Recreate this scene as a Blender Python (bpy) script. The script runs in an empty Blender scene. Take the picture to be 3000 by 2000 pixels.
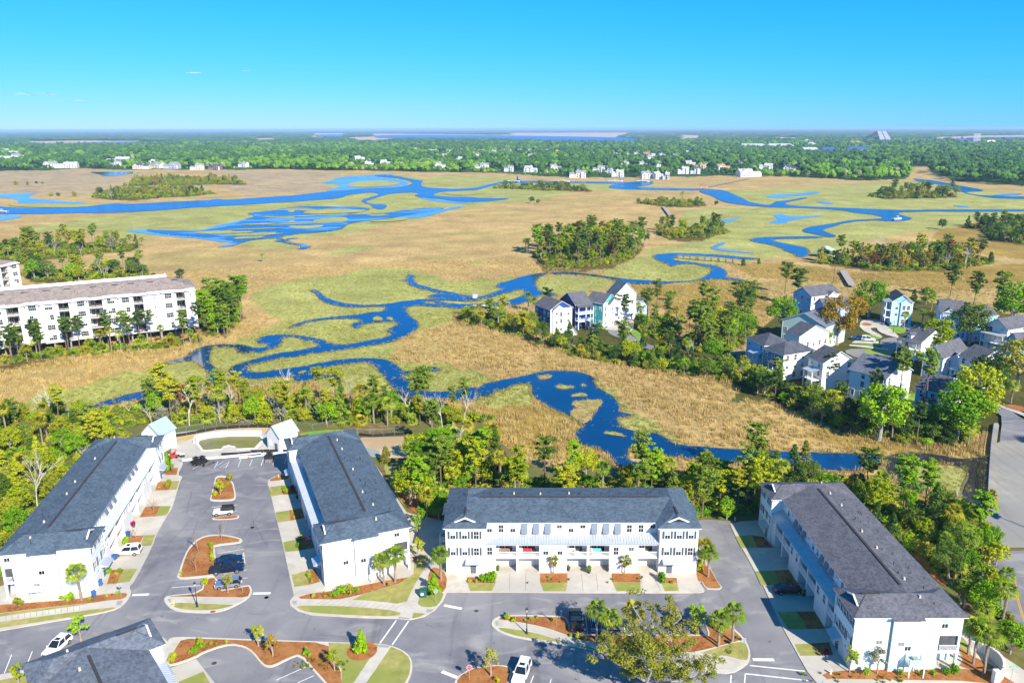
import bpy, bmesh, math, random
import numpy as np
from mathutils import Vector, Matrix
rnd = random.Random(7)
S = bpy.context.scene
COL = S.collection

# ------------------------------------------------------------------ camera, sky, sun, exposure
FOC = 2300.0                      # focal length in pixels of the 3000 px wide photograph
CAMZ = 76.0
HAZE_D = 0.00007
PITCH = math.atan(623 / FOC)
ROLL = -0.003
cam_d = bpy.data.cameras.new('camera'); cam = bpy.data.objects.new('camera', cam_d); COL.objects.link(cam)
cam_d.sensor_width = 36.0; cam_d.lens = 36.0 * FOC / 3000.0
cam_d.clip_start = 1.0; cam_d.clip_end = 120000.0
CM = (Matrix.Rotation(math.pi / 2 - PITCH, 3,'X') @ Matrix.Rotation(ROLL, 3,'Z'))
cam.matrix_world = Matrix.Translation((0,0,CAMZ)) @ CM.to_4x4()
S.camera = cam

SUN_AZ, SUN_EL = 148.0,34.5      # compass-like: azimuth from +Y towards +X
world = bpy.data.worlds.new('World'); S.world = world; world.use_nodes = True
wn = world.node_tree; wn.nodes.clear()
sky = wn.nodes.new('ShaderNodeTexSky'); sky.sky_type = 'NISHITA'; sky.sun_disc = False
sky.sun_elevation = math.radians(SUN_EL); sky.sun_rotation = math.radians(SUN_AZ)
sky.altitude = 0; sky.air_density = 1.0; sky.dust_density = 0.0; sky.ozone_density = 4.0
sp_ = wn.nodes.new('ShaderNodeSeparateColor'); hsv = wn.nodes.new('ShaderNodeCombineColor')
for ch_, (pw_, k_) in enumerate(((2.0,.030),(.7,1.22),(1.0,1.55))):      # deep clear-air blue: red falls off faster, green slower
    a_ = wn.nodes.new('ShaderNodeMath'); a_.operation = 'POWER'; a_.inputs[1].default_value = pw_; b_ = wn.nodes.new('ShaderNodeMath'); b_.operation = 'MULTIPLY'; b_.inputs[1].default_value = k_
    wn.links.new(sp_.outputs[ch_], a_.inputs[0]); wn.links.new(a_.outputs[0], b_.inputs[0]); wn.links.new(b_.outputs[0], hsv.inputs[ch_])
bg = wn.nodes.new('ShaderNodeBackground'); bg.inputs['Strength'].default_value = 0.066
wo = wn.nodes.new('ShaderNodeOutputWorld')
wn.links.new(sky.outputs[0], sp_.inputs[0]); wn.links.new(hsv.outputs[0], bg.inputs[0]); wn.links.new(bg.outputs[0], wo.inputs[0])

sun_d = bpy.data.lights.new('sun','SUN'); sun = bpy.data.objects.new('sun',sun_d); COL.objects.link(sun)
sun_d.energy = 4.6; sun_d.angle = math.radians(0.53); sun_d.color = (1.0,0.93,0.82)
az, el = math.radians(SUN_AZ),math.radians(SUN_EL)
sdir = Vector((math.sin(az) * math.cos(el),math.cos(az) * math.cos(el),math.sin(el)))
sun.rotation_euler = sdir.to_track_quat('Z', 'Y').to_euler(); sun.location = (0,0,200)

S.view_settings.view_transform = 'Standard'; S.view_settings.look = 'None'
S.view_settings.exposure = 1.05; S.view_settings.gamma = 1.0; S.view_settings.use_curve_mapping = False
cy = S.cycles
cy.max_bounces = 6; cy.diffuse_bounces = 3; cy.glossy_bounces = 3; cy.transmission_bounces = 4
cy.volume_bounces = 0; cy.transparent_max_bounces = 40; cy.use_denoising = True
cy.caustics_reflective = False; cy.caustics_refractive = False

# ------------------------------------------------------------------ pixels of the photograph -> points of the place
ZK = {'s': (0,0,1),'f': (0,0,1.2755),
      'z1': (0,1150,.3507),'z2': (0,1500,.3401),'z3': (700,1150,.3507),'z4': (700,1500,.3401),'z5': (1250,1350,.3614),
      'z6': (1400,1650,.3401),'z7': (2100,1350,.4146),'z8': (2400,1000,.4464),
      'w1': (0,700,.3507),'w2': (600,750,.3507),'w3': (1200,900,.3507),'w4': (1350,700,.3827),'w5': (2100,700,.3827),
      'w6': (0,360,.4252),'w7': (1000,360,.4252),'w8': (2000,360,.4252),
      'v1': (0,440,.4252),'v2': (800,440,.4677),'v3': (1800,440,.5102),'v4': (2100,850,.2551),'v5': (2600,850,.319),
      'v6': (1540,800,.2679),'v7': (0,740,.4762),'v8': (2400,360,.4464)}
MZ = -0.5                          # level of the marsh; built-up land is at 0


def px(k, x, y):
    o = ZK[k]; return (o[0] + x * o[2], o[1] + y * o[2])


def at(k, x, y, z=0.0):
    """the point at height z seen at that place of the photograph"""
    u, v = px(k, x, y)
    d = CM @ Vector(((u - 1500) / FOC, -(v - 1000) / FOC, -1.0))
    t = (z - CAMZ) / d.z
    return Vector((d.x * t, d.y * t, z))


def proj(X, Y, Zv):
    """world arrays -> photograph pixels"""
    M = np.array(CM).T
    P = np.stack([X, Y, Zv - CAMZ]); c = M @ P
    w = np.where(c[2] < -1e-3,-c[2], 1e-3)
    return 1500 + FOC * c[0] / w, 1000 - FOC * c[1] / w


def seg(*a):
    """('z1',(x,y),(x,y),'z2',(x,y)...) -> photograph pixel list"""
    k = 's'; out = []
    for e in a:
        if isinstance(e, str): k = e
        else: out.append(px(k, *e))
    return out


def inpoly(U, V, poly):
    res = np.zeros(U.shape, bool)
    xs = [p[0] for p in poly]; ys = [p[1] for p in poly]
    box = (U >= min(xs)) & (U <= max(xs)) & (V >= min(ys)) & (V <= max(ys))
    if not box.any(): return res
    u, v = U[box], V[box]; r = np.zeros(u.shape, bool); n = len(poly)
    for i in range(n):
        x1,y1 = poly[i]; x2,y2 = poly[(i + 1) % n]
        if y1 == y2: continue
        c = ((y1 > v) != (y2 > v)) & (u < (x2 - x1) * (v - y1) / (y2 - y1) + x1)
        r ^= c
    res[box] = r
    return res


def vnoise(x, y, seed=0):
    xi = np.floor(x).astype(np.int64); yi = np.floor(y).astype(np.int64); fx = x - xi; fy = y - yi
    fx = fx * fx * (3 - 2 * fx); fy = fy * fy * (3 - 2 * fy)

    def h(a, b):
        n = (a * 374761393 + b * 668265263 + seed * 1442695) & 0x7fffffff
        n = ((n ^ (n >> 13)) * 1274126177) & 0x7fffffff
        return ((n ^ (n >> 16)) & 0xffff) / 65535.0
    return (h(xi, yi) * (1 - fx) + h(xi + 1,yi) * fx) * (1 - fy) + (h(xi, yi + 1) * (1 - fx) + h(xi + 1,yi + 1) * fx) * fy


def fbm(x, y, oct=4,seed=0):
    s = np.zeros(np.shape(x)); a = .5; t = 0
    for o in range(oct):
        s = s + a * vnoise(x * 2 ** o, y * 2 ** o, seed + o * 17); t += a; a *= .5
    return s / t


def chaikin(p, n=2):
    for _ in range(n):
        q = []
        for i in range(len(p)):
            a, b = p[i], p[(i + 1) % len(p)]
            q.append(a * .75 + b * .25); q.append(a * .25 + b * .75)
        p = q
    return p


# ------------------------------------------------------------------ materials
MATS = {}


def nodes_of(name):
    m = bpy.data.materials.new(name); m.use_nodes = True
    nt = m.node_tree; b = nt.nodes['Principled BSDF']
    return m, nt, b


def mat(name, col, rough=.8,var=.15,scale=1.0,bump=0.0,bscale=None, spec=.3,metal=0.0,stretch=None, coord='Object', var2=None, objvar=0.0):
    """plain painted / mineral surface: base colour broken by two noises, fine relief"""
    if name in MATS: return MATS[name]
    m, nt, b = nodes_of(name); N, Lk = nt.nodes, nt.links
    b.inputs['Roughness'].default_value = rough; b.inputs['Metallic'].default_value = metal
    b.inputs['Specular IOR Level'].default_value = spec
    tc = N.new('ShaderNodeTexCoord'); src = tc.outputs[coord]
    if coord == 'World':
        pass
    mp = N.new('ShaderNodeMapping'); Lk.new(src, mp.inputs[0])
    if stretch: mp.inputs['Scale'].default_value = stretch
    n1 = N.new('ShaderNodeTexNoise'); n1.inputs['Scale'].default_value = scale; n1.inputs['Detail'].default_value = 5
    Lk.new(mp.outputs[0], n1.inputs[0])
    rp = N.new('ShaderNodeValToRGB'); c = Vector(col)
    lo = c * (1 - var); hi = c * (1 + var)
    rp.color_ramp.elements[0].position = .3; rp.color_ramp.elements[0].color = (*lo, 1)
    rp.color_ramp.elements[1].position = .7; rp.color_ramp.elements[1].color = (*hi, 1)
    Lk.new(n1.outputs[0], rp.inputs[0]); out = rp.outputs[0]
    if var2:      # a second, slower tint
        n2 = N.new('ShaderNodeTexNoise'); n2.inputs['Scale'].default_value = scale * .13; n2.inputs['Detail'].default_value = 4
        Lk.new(mp.outputs[0], n2.inputs[0])
        mr = N.new('ShaderNodeMapRange'); mr.inputs[1].default_value = .42; mr.inputs[2].default_value = .62
        Lk.new(n2.outputs[0], mr.inputs[0])
        mx = N.new('ShaderNodeMixRGB'); mx.inputs[2].default_value = (*var2,1); Lk.new(mr.outputs[0], mx.inputs[0]); Lk.new(out, mx.inputs[1]); out = mx.outputs[0]
    if objvar:
        oi = N.new('ShaderNodeObjectInfo'); hs = N.new('ShaderNodeHueSaturation')
        mr = N.new('ShaderNodeMapRange'); mr.inputs[3].default_value = 1 - objvar; mr.inputs[4].default_value = 1 + objvar
        Lk.new(oi.outputs['Random'], mr.inputs[0]); Lk.new(mr.outputs[0], hs.inputs['Value']); Lk.new(out, hs.inputs['Color']); out = hs.outputs[0]
    Lk.new(out, b.inputs['Base Color'])
    if bump:
        nb = N.new('ShaderNodeTexNoise'); nb.inputs['Scale'].default_value = bscale or scale * 6; nb.inputs['Detail'].default_value = 3
        Lk.new(mp.outputs[0], nb.inputs[0])
        bp = N.new('ShaderNodeBump'); bp.inputs['Strength'].default_value = bump; bp.inputs['Distance'].default_value = .1
        Lk.new(nb.outputs[0], bp.inputs['Height']); Lk.new(bp.outputs[0], b.inputs['Normal'])
    MATS[name] = m
    return m


def leafmat(name, col, col2,trans=.25,nscale=.35):
    """foliage: two greens mixed by place and by tree, some light through the leaf"""
    if name in MATS: return MATS[name]
    m = bpy.data.materials.new(name); m.use_nodes = True; nt = m.node_tree; N, Lk = nt.nodes, nt.links; N.clear()
    g = N.new('ShaderNodeNewGeometry'); n = N.new('ShaderNodeTexNoise'); n.inputs['Scale'].default_value = nscale; n.inputs['Detail'].default_value = 3
    Lk.new(g.outputs['Position'], n.inputs[0])
    oi = N.new('ShaderNodeObjectInfo')
    ad = N.new('ShaderNodeMath'); ad.operation = 'ADD'; Lk.new(n.outputs[0], ad.inputs[0])
    ml = N.new('ShaderNodeMath'); ml.operation = 'MULTIPLY_ADD'; ml.inputs[1].default_value = .5; ml.inputs[2].default_value = -.25
    Lk.new(oi.outputs['Random'], ml.inputs[0]); Lk.new(ml.outputs[0], ad.inputs[1])
    rp = N.new('ShaderNodeValToRGB'); rp.color_ramp.elements[0].position = .3; rp.color_ramp.elements[1].position = .75
    rp.color_ramp.elements[0].color = (*col, 1); rp.color_ramp.elements[1].color = (*col2,1)
    Lk.new(ad.outputs[0], rp.inputs[0])
    d = N.new('ShaderNodeBsdfDiffuse'); t = N.new('ShaderNodeBsdfTranslucent'); mx = N.new('ShaderNodeMixShader'); mx.inputs[0].default_value = trans
    o = N.new('ShaderNodeOutputMaterial')
    for s in (d, t): Lk.new(rp.outputs[0], s.inputs[0])
    Lk.new(d.outputs[0], mx.inputs[1]); Lk.new(t.outputs[0], mx.inputs[2]); Lk.new(mx.outputs[0], o.inputs[0])
    MATS[name] = m
    return m


# ------------------------------------------------------------------ mesh building
class MB:
    def __init__(s): s.v = []; s.f = []; s.m = []

    def quad(s, *p, m=0):
        n = len(s.v); s.v += [tuple(q) for q in p]; s.f.append(tuple(range(n, n + len(p)))); s.m.append(m)

    def box(s, x0,x1,y0,y1,z0,z1,m=0):
        n = len(s.v)
        s.v += [(x0,y0,z0),(x1,y0,z0),(x1,y1,z0),(x0,y1,z0),(x0,y0,z1),(x1,y0,z1),(x1,y1,z1),(x0,y1,z1)]
        for f in ((0,3,2,1),(4,5,6,7),(0,1,5,4),(1,2,6,5),(2,3,7,6),(3,0,4,7)):
            s.f.append(tuple(n + i for i in f)); s.m.append(m)
        return s

    def prism(s, pts, z0,z1,m=0,mtop=None):
        """closed outline (x,y) counter-clockwise or not, extruded"""
        a = sum(pts[i][0] * pts[(i + 1) % len(pts)][1] - pts[(i + 1) % len(pts)][0] * pts[i][1] for i in range(len(pts)))
        if a < 0: pts = pts[::-1]
        n = len(s.v); k = len(pts)
        s.v += [(p[0], p[1], z0) for p in pts] + [(p[0], p[1], z1) for p in pts]
        s.f.append(tuple(range(n + k, n + 2 * k))); s.m.append(m if mtop is None else mtop)
        for i in range(k):
            j = (i + 1) % k
            s.f.append((n + i, n + j, n + k + j, n + k + i)); s.m.append(m)
        return s

    def lathe(s, prof, c=(0,0),n=10,m=0):
        b = len(s.v)
        for r, z in prof:
            for i in range(n):
                a = 2 * math.pi * i / n; s.v.append((c[0] + r * math.cos(a),c[1] + r * math.sin(a),z))
        for j in range(len(prof) - 1):
            for i in range(n):
                k = (i + 1) % n
                s.f.append((b + j * n + i, b + j * n + k, b + (j + 1) * n + k, b + (j + 1) * n + i)); s.m.append(m)
        s.f.append(tuple(b + (len(prof) - 1) * n + i for i in range(n))); s.m.append(m)
        return s

    def tube(s, p, q, r0,r1=None, n=6,m=0):
        p, q = Vector(p),Vector(q); r1 = r0 if r1 is None else r1
        d = (q - p).normalized(); u = d.orthogonal().normalized(); w = d.cross(u)
        b = len(s.v)
        for c, r in ((p, r0),(q, r1)):
            for i in range(n):
                a = 2 * math.pi * i / n; s.v.append(tuple(c + u * math.cos(a) * r + w * math.sin(a) * r))
        for i in range(n):
            j = (i + 1) % n; s.f.append((b + i, b + j, b + n + j, b + n + i)); s.m.append(m)
        s.f.append(tuple(b + n + i for i in range(n))); s.m.append(m)
        s.f.append(tuple(b + i for i in range(n - 1,-1,-1))); s.m.append(m)
        return s

    def mesh(s, name, mats, smooth=False):
        me = bpy.data.meshes.new(name); me.from_pydata(s.v, [], s.f)
        if not isinstance(mats, (list, tuple)): mats = [mats]
        for x in mats: me.materials.append(x)
        if len(mats) > 1: me.polygons.foreach_set('material_index', s.m)
        if smooth: me.polygons.foreach_set('use_smooth', [True] * len(s.f))
        me.update()
        return me

    def obj(s, name, mats, parent=None, smooth=False, **kw):
        return ob(name, s.mesh(name, mats, smooth),parent, **kw)


def ob(name, me, parent=None, loc=(0,0,0),rz=0.0,sc=None, rot=None):
    o = bpy.data.objects.new(name, me); COL.objects.link(o)
    if parent is not None: o.parent = parent
    o.location = loc
    o.rotation_euler = rot if rot else (0,0,rz)
    if sc is not None: o.scale = sc if isinstance(sc, (tuple, list)) else (sc, sc, sc)
    return o


def tag(o, label, cat, group=None):
    o['label'] = label; o['category'] = cat
    if group: o['group'] = group
    return o


def thing(name, label, cat, loc=(0,0,0),rz=0.0,group=None):
    o = bpy.data.objects.new(name, None); COL.objects.link(o); o.empty_display_size = .3
    o.location = loc; o.rotation_euler = (0,0,rz)
    return tag(o, label, cat, group)


def struct(o): o['kind'] = 'structure'; return o
def stuff(o): o['kind'] = 'stuff'; return o


def copy_tree(o, parent=None):
    c = o.copy(); COL.objects.link(c)
    if parent is not None: c.parent = parent
    for ch in o.children: copy_tree(ch, c)
    return c


def npmesh(name, V, F, mats, mi=None, smooth=False):
    """V (n,3),F (m,k) arrays -> mesh, fast"""
    me = bpy.data.meshes.new(name); k = F.shape[1]
    me.vertices.add(len(V)); me.vertices.foreach_set('co',np.asarray(V, np.float32).ravel())
    me.loops.add(F.size); me.loops.foreach_set('vertex_index', F.astype(np.int32).ravel())
    me.polygons.add(len(F)); me.polygons.foreach_set('loop_start', np.arange(0,F.size, k, dtype=np.int32))
    me.polygons.foreach_set('loop_total', np.full(len(F),k, np.int32))
    for x in (mats if isinstance(mats, (list, tuple)) else [mats]): me.materials.append(x)
    if mi is not None: me.polygons.foreach_set('material_index', np.asarray(mi, np.int32))
    if smooth: me.polygons.foreach_set('use_smooth', np.ones(len(F),bool))
    me.update(calc_edges=True)
    return me


ONES = 'zeroth first second third fourth fifth sixth seventh eighth ninth tenth eleventh twelfth thirteenth fourteenth fifteenth sixteenth seventeenth eighteenth nineteenth'.split()
TENS = {2: ('twentieth', 'twenty'),3: ('thirtieth', 'thirty'),4: ('fortieth', 'forty'),5: ('fiftieth', 'fifty'),6: ('sixtieth', 'sixty'),7: ('seventieth', 'seventy'),8: ('eightieth', 'eighty')}


def ordinal(n):
    if n < 20: return ONES[n]
    return TENS[n // 10][0] if n % 10 == 0 else TENS[n // 10][1] + '-' + ONES[n % 10]
# ------------------------------------------------------------------ surfaces
ASPH = mat('asphalt', (.165,.16,.175),.9,.16,.45,.25,9,var2=(.24,.232,.232),spec=.2)
ASPH2 = mat('old_asphalt', (.19,.185,.18),.9,.14,.3,.2,9,var2=(.24,.23,.215))
CONC = mat('concrete', (.50,.455,.38),.85,.1,.5,.12,8,var2=(.42,.385,.33))
CONC2 = mat('bridge_concrete', (.31,.285,.235),.9,.14,.25,.2,7,var2=(.25,.235,.21))
KERB = mat('kerb_concrete', (.52,.48,.40),.85,.08,.8)
MULCH = mat('pine_straw', (.285,.10,.024),.95,.45,2.6,.6,9,var2=(.36,.155,.045))
LAWN = mat('spring_lawn', (.32,.285,.085),.95,.2,.9,.4,14,var2=(.23,.255,.05))
LAWN2 = mat('green_lawn', (.15,.27,.025),.95,.25,.8,.4,14,var2=(.21,.29,.04))
SAND = mat('sand', (.46,.35,.22),.95,.15,.4,.3,6,var2=(.38,.27,.15))
FLOOR = mat('woodland_floor', (.16,.115,.04),1,.4,.5,.6,5,var2=(.10,.12,.022))
PAINT = mat('road_paint', (.78,.77,.72),.7,.06,2)
PAINTY = mat('yellow_road_paint', (.62,.33,.02),.7,.06,2)
BRICKP = mat('ramp_brick', (.30,.075,.025),.9,.1,3)
TACT = mat('tactile_paving', (.30,.29,.27),.9,.1,3)
WHITE = mat('white_paint', (.80,.80,.78),.6,.03,1)

def weather(m, spots):
    """worn paving: pale scuffs, tyre-polished streaks, oil spots"""
    nt = m.node_tree; N, Lk = nt.nodes, nt.links; b = N['Principled BSDF']; src = b.inputs['Base Color'].links[0].from_socket; g = N.new('ShaderNodeNewGeometry')
    for sc, lo, hi, colr, amt, dist in spots:
        mp = N.new('ShaderNodeMapping'); mp.inputs['Scale'].default_value = sc; Lk.new(g.outputs['Position'], mp.inputs[0]); n = N.new('ShaderNodeTexNoise'); n.inputs['Scale'].default_value = 1; n.inputs['Detail'].default_value = 6; n.inputs['Distortion'].default_value = dist; Lk.new(mp.outputs[0], n.inputs[0])
        mr = N.new('ShaderNodeMapRange'); mr.inputs[1].default_value = lo; mr.inputs[2].default_value = hi; mr.inputs[4].default_value = amt; Lk.new(n.outputs[0], mr.inputs[0]); mx = N.new('ShaderNodeMixRGB'); mx.inputs[2].default_value = (*colr, 1); Lk.new(mr.outputs[0], mx.inputs[0]); Lk.new(src, mx.inputs[1]); src = mx.outputs[0]
    Lk.new(src, b.inputs['Base Color'])


weather(ASPH, [((.09,.22,1),.54,.72,(.34,.325,.30),.75,1.5),((1.1,1.1,1),.68,.74,(.05,.05,.052),.8,.3),((.5,.03,1),.6,.75,(.10,.10,.11),.5,.6)])
weather(CONC, [((.25,.25,1),.52,.75,(.33,.29,.23),.6,.8),((1.4,1.4,1),.68,.75,(.20,.18,.15),.5,.3)])
weather(CONC2,[((.6,.05,1),.52,.72,(.17,.16,.145),.6,.5),((1.2,1.2,1),.68,.75,(.12,.115,.11),.6,.3)])
weather(MULCH, [((1.3,1.3,1),.56,.7,(.13,.055,.02),.7,.6),((.4,.4,1),.58,.75,(.42,.25,.11),.5,.8)])
weather(LAWN, [((.35,.35,1),.52,.7,(.17,.20,.035),.6,.8),((.9,.9,1),.62,.75,(.38,.30,.13),.6,.5)])

# ------------------------------------------------------------------ tree zones (photograph pixels of where trunks stand)
TZ = {
    'isle': seg('v2',(1640,660),(1720,735),(1900,738),(2100,720),(2250,675),(2310,610),(2200,565),(1900,562),(1700,580)),
    'islet': seg('v3',(240,480),(300,505),(500,507),(660,475),(600,440),(400,450),(260,460)),
    'hammock': seg('v3',(1450,260),(1550,278),(1800,277),(1970,267),(1900,245),(1600,240)),
    'point': seg('v3',(1160,650),(1300,660),(1500,690),(1800,690),(2000,680),(2180,650),(2100,620),(1800,600),(1500,610),(1250,620)),
    'east': seg('v3',(1980,445),(2100,450),(2170,520),(2400,540),(2400,425),(2150,430)),
    'west': seg('v1',(-60,745),(200,770),(350,735),(600,720),(900,690),(960,668),(800,650),(500,660),(-60,650)),
    'west2': seg('v1',(140,850),(250,900),(500,905),(850,880),(1090,860),(900,838),(500,842),(250,830)),
    'oldisle': seg('v1',(630,330),(900,335),(1200,326),(1480,300),(1300,262),(900,268),(700,290)),
    'oldisle2': seg('v1',(850,240),(1300,240),(1700,228),(1500,195),(1000,195)),
    'clump': seg('w1',(1650,730),(1740,800),(1880,815),(2000,690),(2040,655),(1900,640)),
    'apt': seg('w1',(-20,1020),(300,965),(650,930),(1000,905),(1500,875),(1660,850),(1680,875),(1300,925),(900,955),(500,990),(-20,1060)),
    'pen1': seg((1350,920),(1480,935),(1570,958),(1580,1005),(1470,975),(1350,945)),
    'pen2': seg((1590,1004),(1700,1022),(1800,1030),(1950,1052),(2100,1066),(2200,1100),(2215,1145),(2100,1110),(1936,1088),(1796,1065),(1690,1044),(1580,1012)),
    'pen3': seg((1870,935),(1950,930),(2000,955),(1950,1000),(1885,985)),
    'pen4': seg((1990,1000),(2100,955),(2180,920),(2215,945),(2190,1000),(2130,1040),(2000,1030)),
    'pen5': seg((2215,1110),(2330,1170),(2430,1208),(2560,1248),(2680,1262),(2840,1262),(2840,1310),(2655,1300),(2520,1275),(2425,1245),(2330,1210),(2215,1150)),
    'mid1': seg('v2',(1380,240),(1580,246),(1800,250),(1980,256),(1980,246),(1800,235),(1500,225)),
    'mid2': seg('v3',(130,306),(300,322),(520,316),(500,300),(300,292)),
}
FORA = seg('f',(-700,396),(0,393),(200,388),(400,391),(600,388),(900,393),(1100,396),(1300,406),(1420,408),(1600,404),(1800,406),(2000,414),(2080,412),
           (2090,396),(2060,385),(2150,383),(2130,395),(2200,417),(2352,428),(3100,445),(3100,325),(2100,322),(2000,325),(1600,324),(1490,330),(1400,332),(1000,333),
           (850,332),(700,331),(350,336),(0,338),(-700,339))

# ------------------------------------------------------------------ water outlines
BIG = seg('w2',(2300,1215),(2000,1190),(1800,1190),(1660,1160),(1600,1125),(1550,1080),(1500,1020),(1450,950),(1400,895),(1340,888),(1200,895),
          (1000,925),(895,962),(880,993),(1000,988),(1100,995),(1142,1030),(1110,1048),(1040,1012),(960,1012),(850,1035),(820,1062),(745,1035),(735,1000),(560,1015),
          (400,1025),(250,1005),(205,985),(192,950),(225,917),(350,880),(550,822),(750,790),(900,765),(955,750),(930,725),(860,705),(735,668),(650,685),(655,720),
          (590,768),(470,802),(380,812),'w1',(2060,957),(1960,950),(1990,920),(1900,900),(1770,905),(1745,990),(1760,1050),(1830,1090),(1865,1140),(1830,1180),(1700,1230),
          (1560,1280),(1300,1325),(1050,1352),(900,1385),(720,1432),(500,1470),(350,1490),(170,1497),(230,1470),(420,1460),(560,1440),(690,1400),(790,1395),(830,1362),
          (960,1330),(1090,1288),(1260,1262),(1400,1270),(1560,1268),(1650,1222),(1720,1180),(1752,1150),(1740,1110),(1690,1080),(1660,1040),(1600,1010),(1430,1040),
          (1335,1045),(1400,1025),(1530,1000),(1590,950),(1640,912),(1750,888),(1900,878),(2030,885),(2110,905),(2210,905),(2240,890),(2170,870),(2140,850),(2170,820),
          (2260,803),'w2',(640,655),(760,655),(900,677),(1000,703),(1080,742),(1200,737),(1350,712),(1500,682),(1580,652),(1510,625),(1560,592),(1620,572),(1600,548),
          (1450,552),(1315,572),(1300,600),(1228,605),(1212,562),(1290,548),(1300,530),(1180,520),(1000,530),(850,552),(720,597),(680,602),(745,565),(900,525),(1100,505),
          (1300,487),(1385,470),(1470,465),(1510,440),(1500,420),(1250,430),(1100,415),(990,382),(940,330),(930,305),(870,290),(900,275),(950,290),(1000,340),(1080,375),
          (1200,402),(1350,412),(1500,403),(1640,378),(1800,360),(2000,352),(2290,365),(2290,378),(2000,366),(1790,382),(1900,400),(2230,402),(2290,395),(2290,435),(2170,430),(1900,418),(1750,412),(1678,428),(1685,465),
          (1720,505),(1775,540),(1785,600),(1720,650),(1600,700),(1450,740),(1200,775),(1000,800),(750,835),(520,875),(400,900),(350,930),(352,950),(385,972),(600,955),
          (800,920),(1000,885),(1200,855),(1350,855),(1500,862),(1590,900),(1645,950),(1660,968),(1790,942),(1900,914),(1985,952),(1830,965),(1750,992),(1645,988),(1660,1010),(1700,1040),(1760,1085),(1790,1130),(1950,1135),(2100,1120),(2300,1082))
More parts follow.
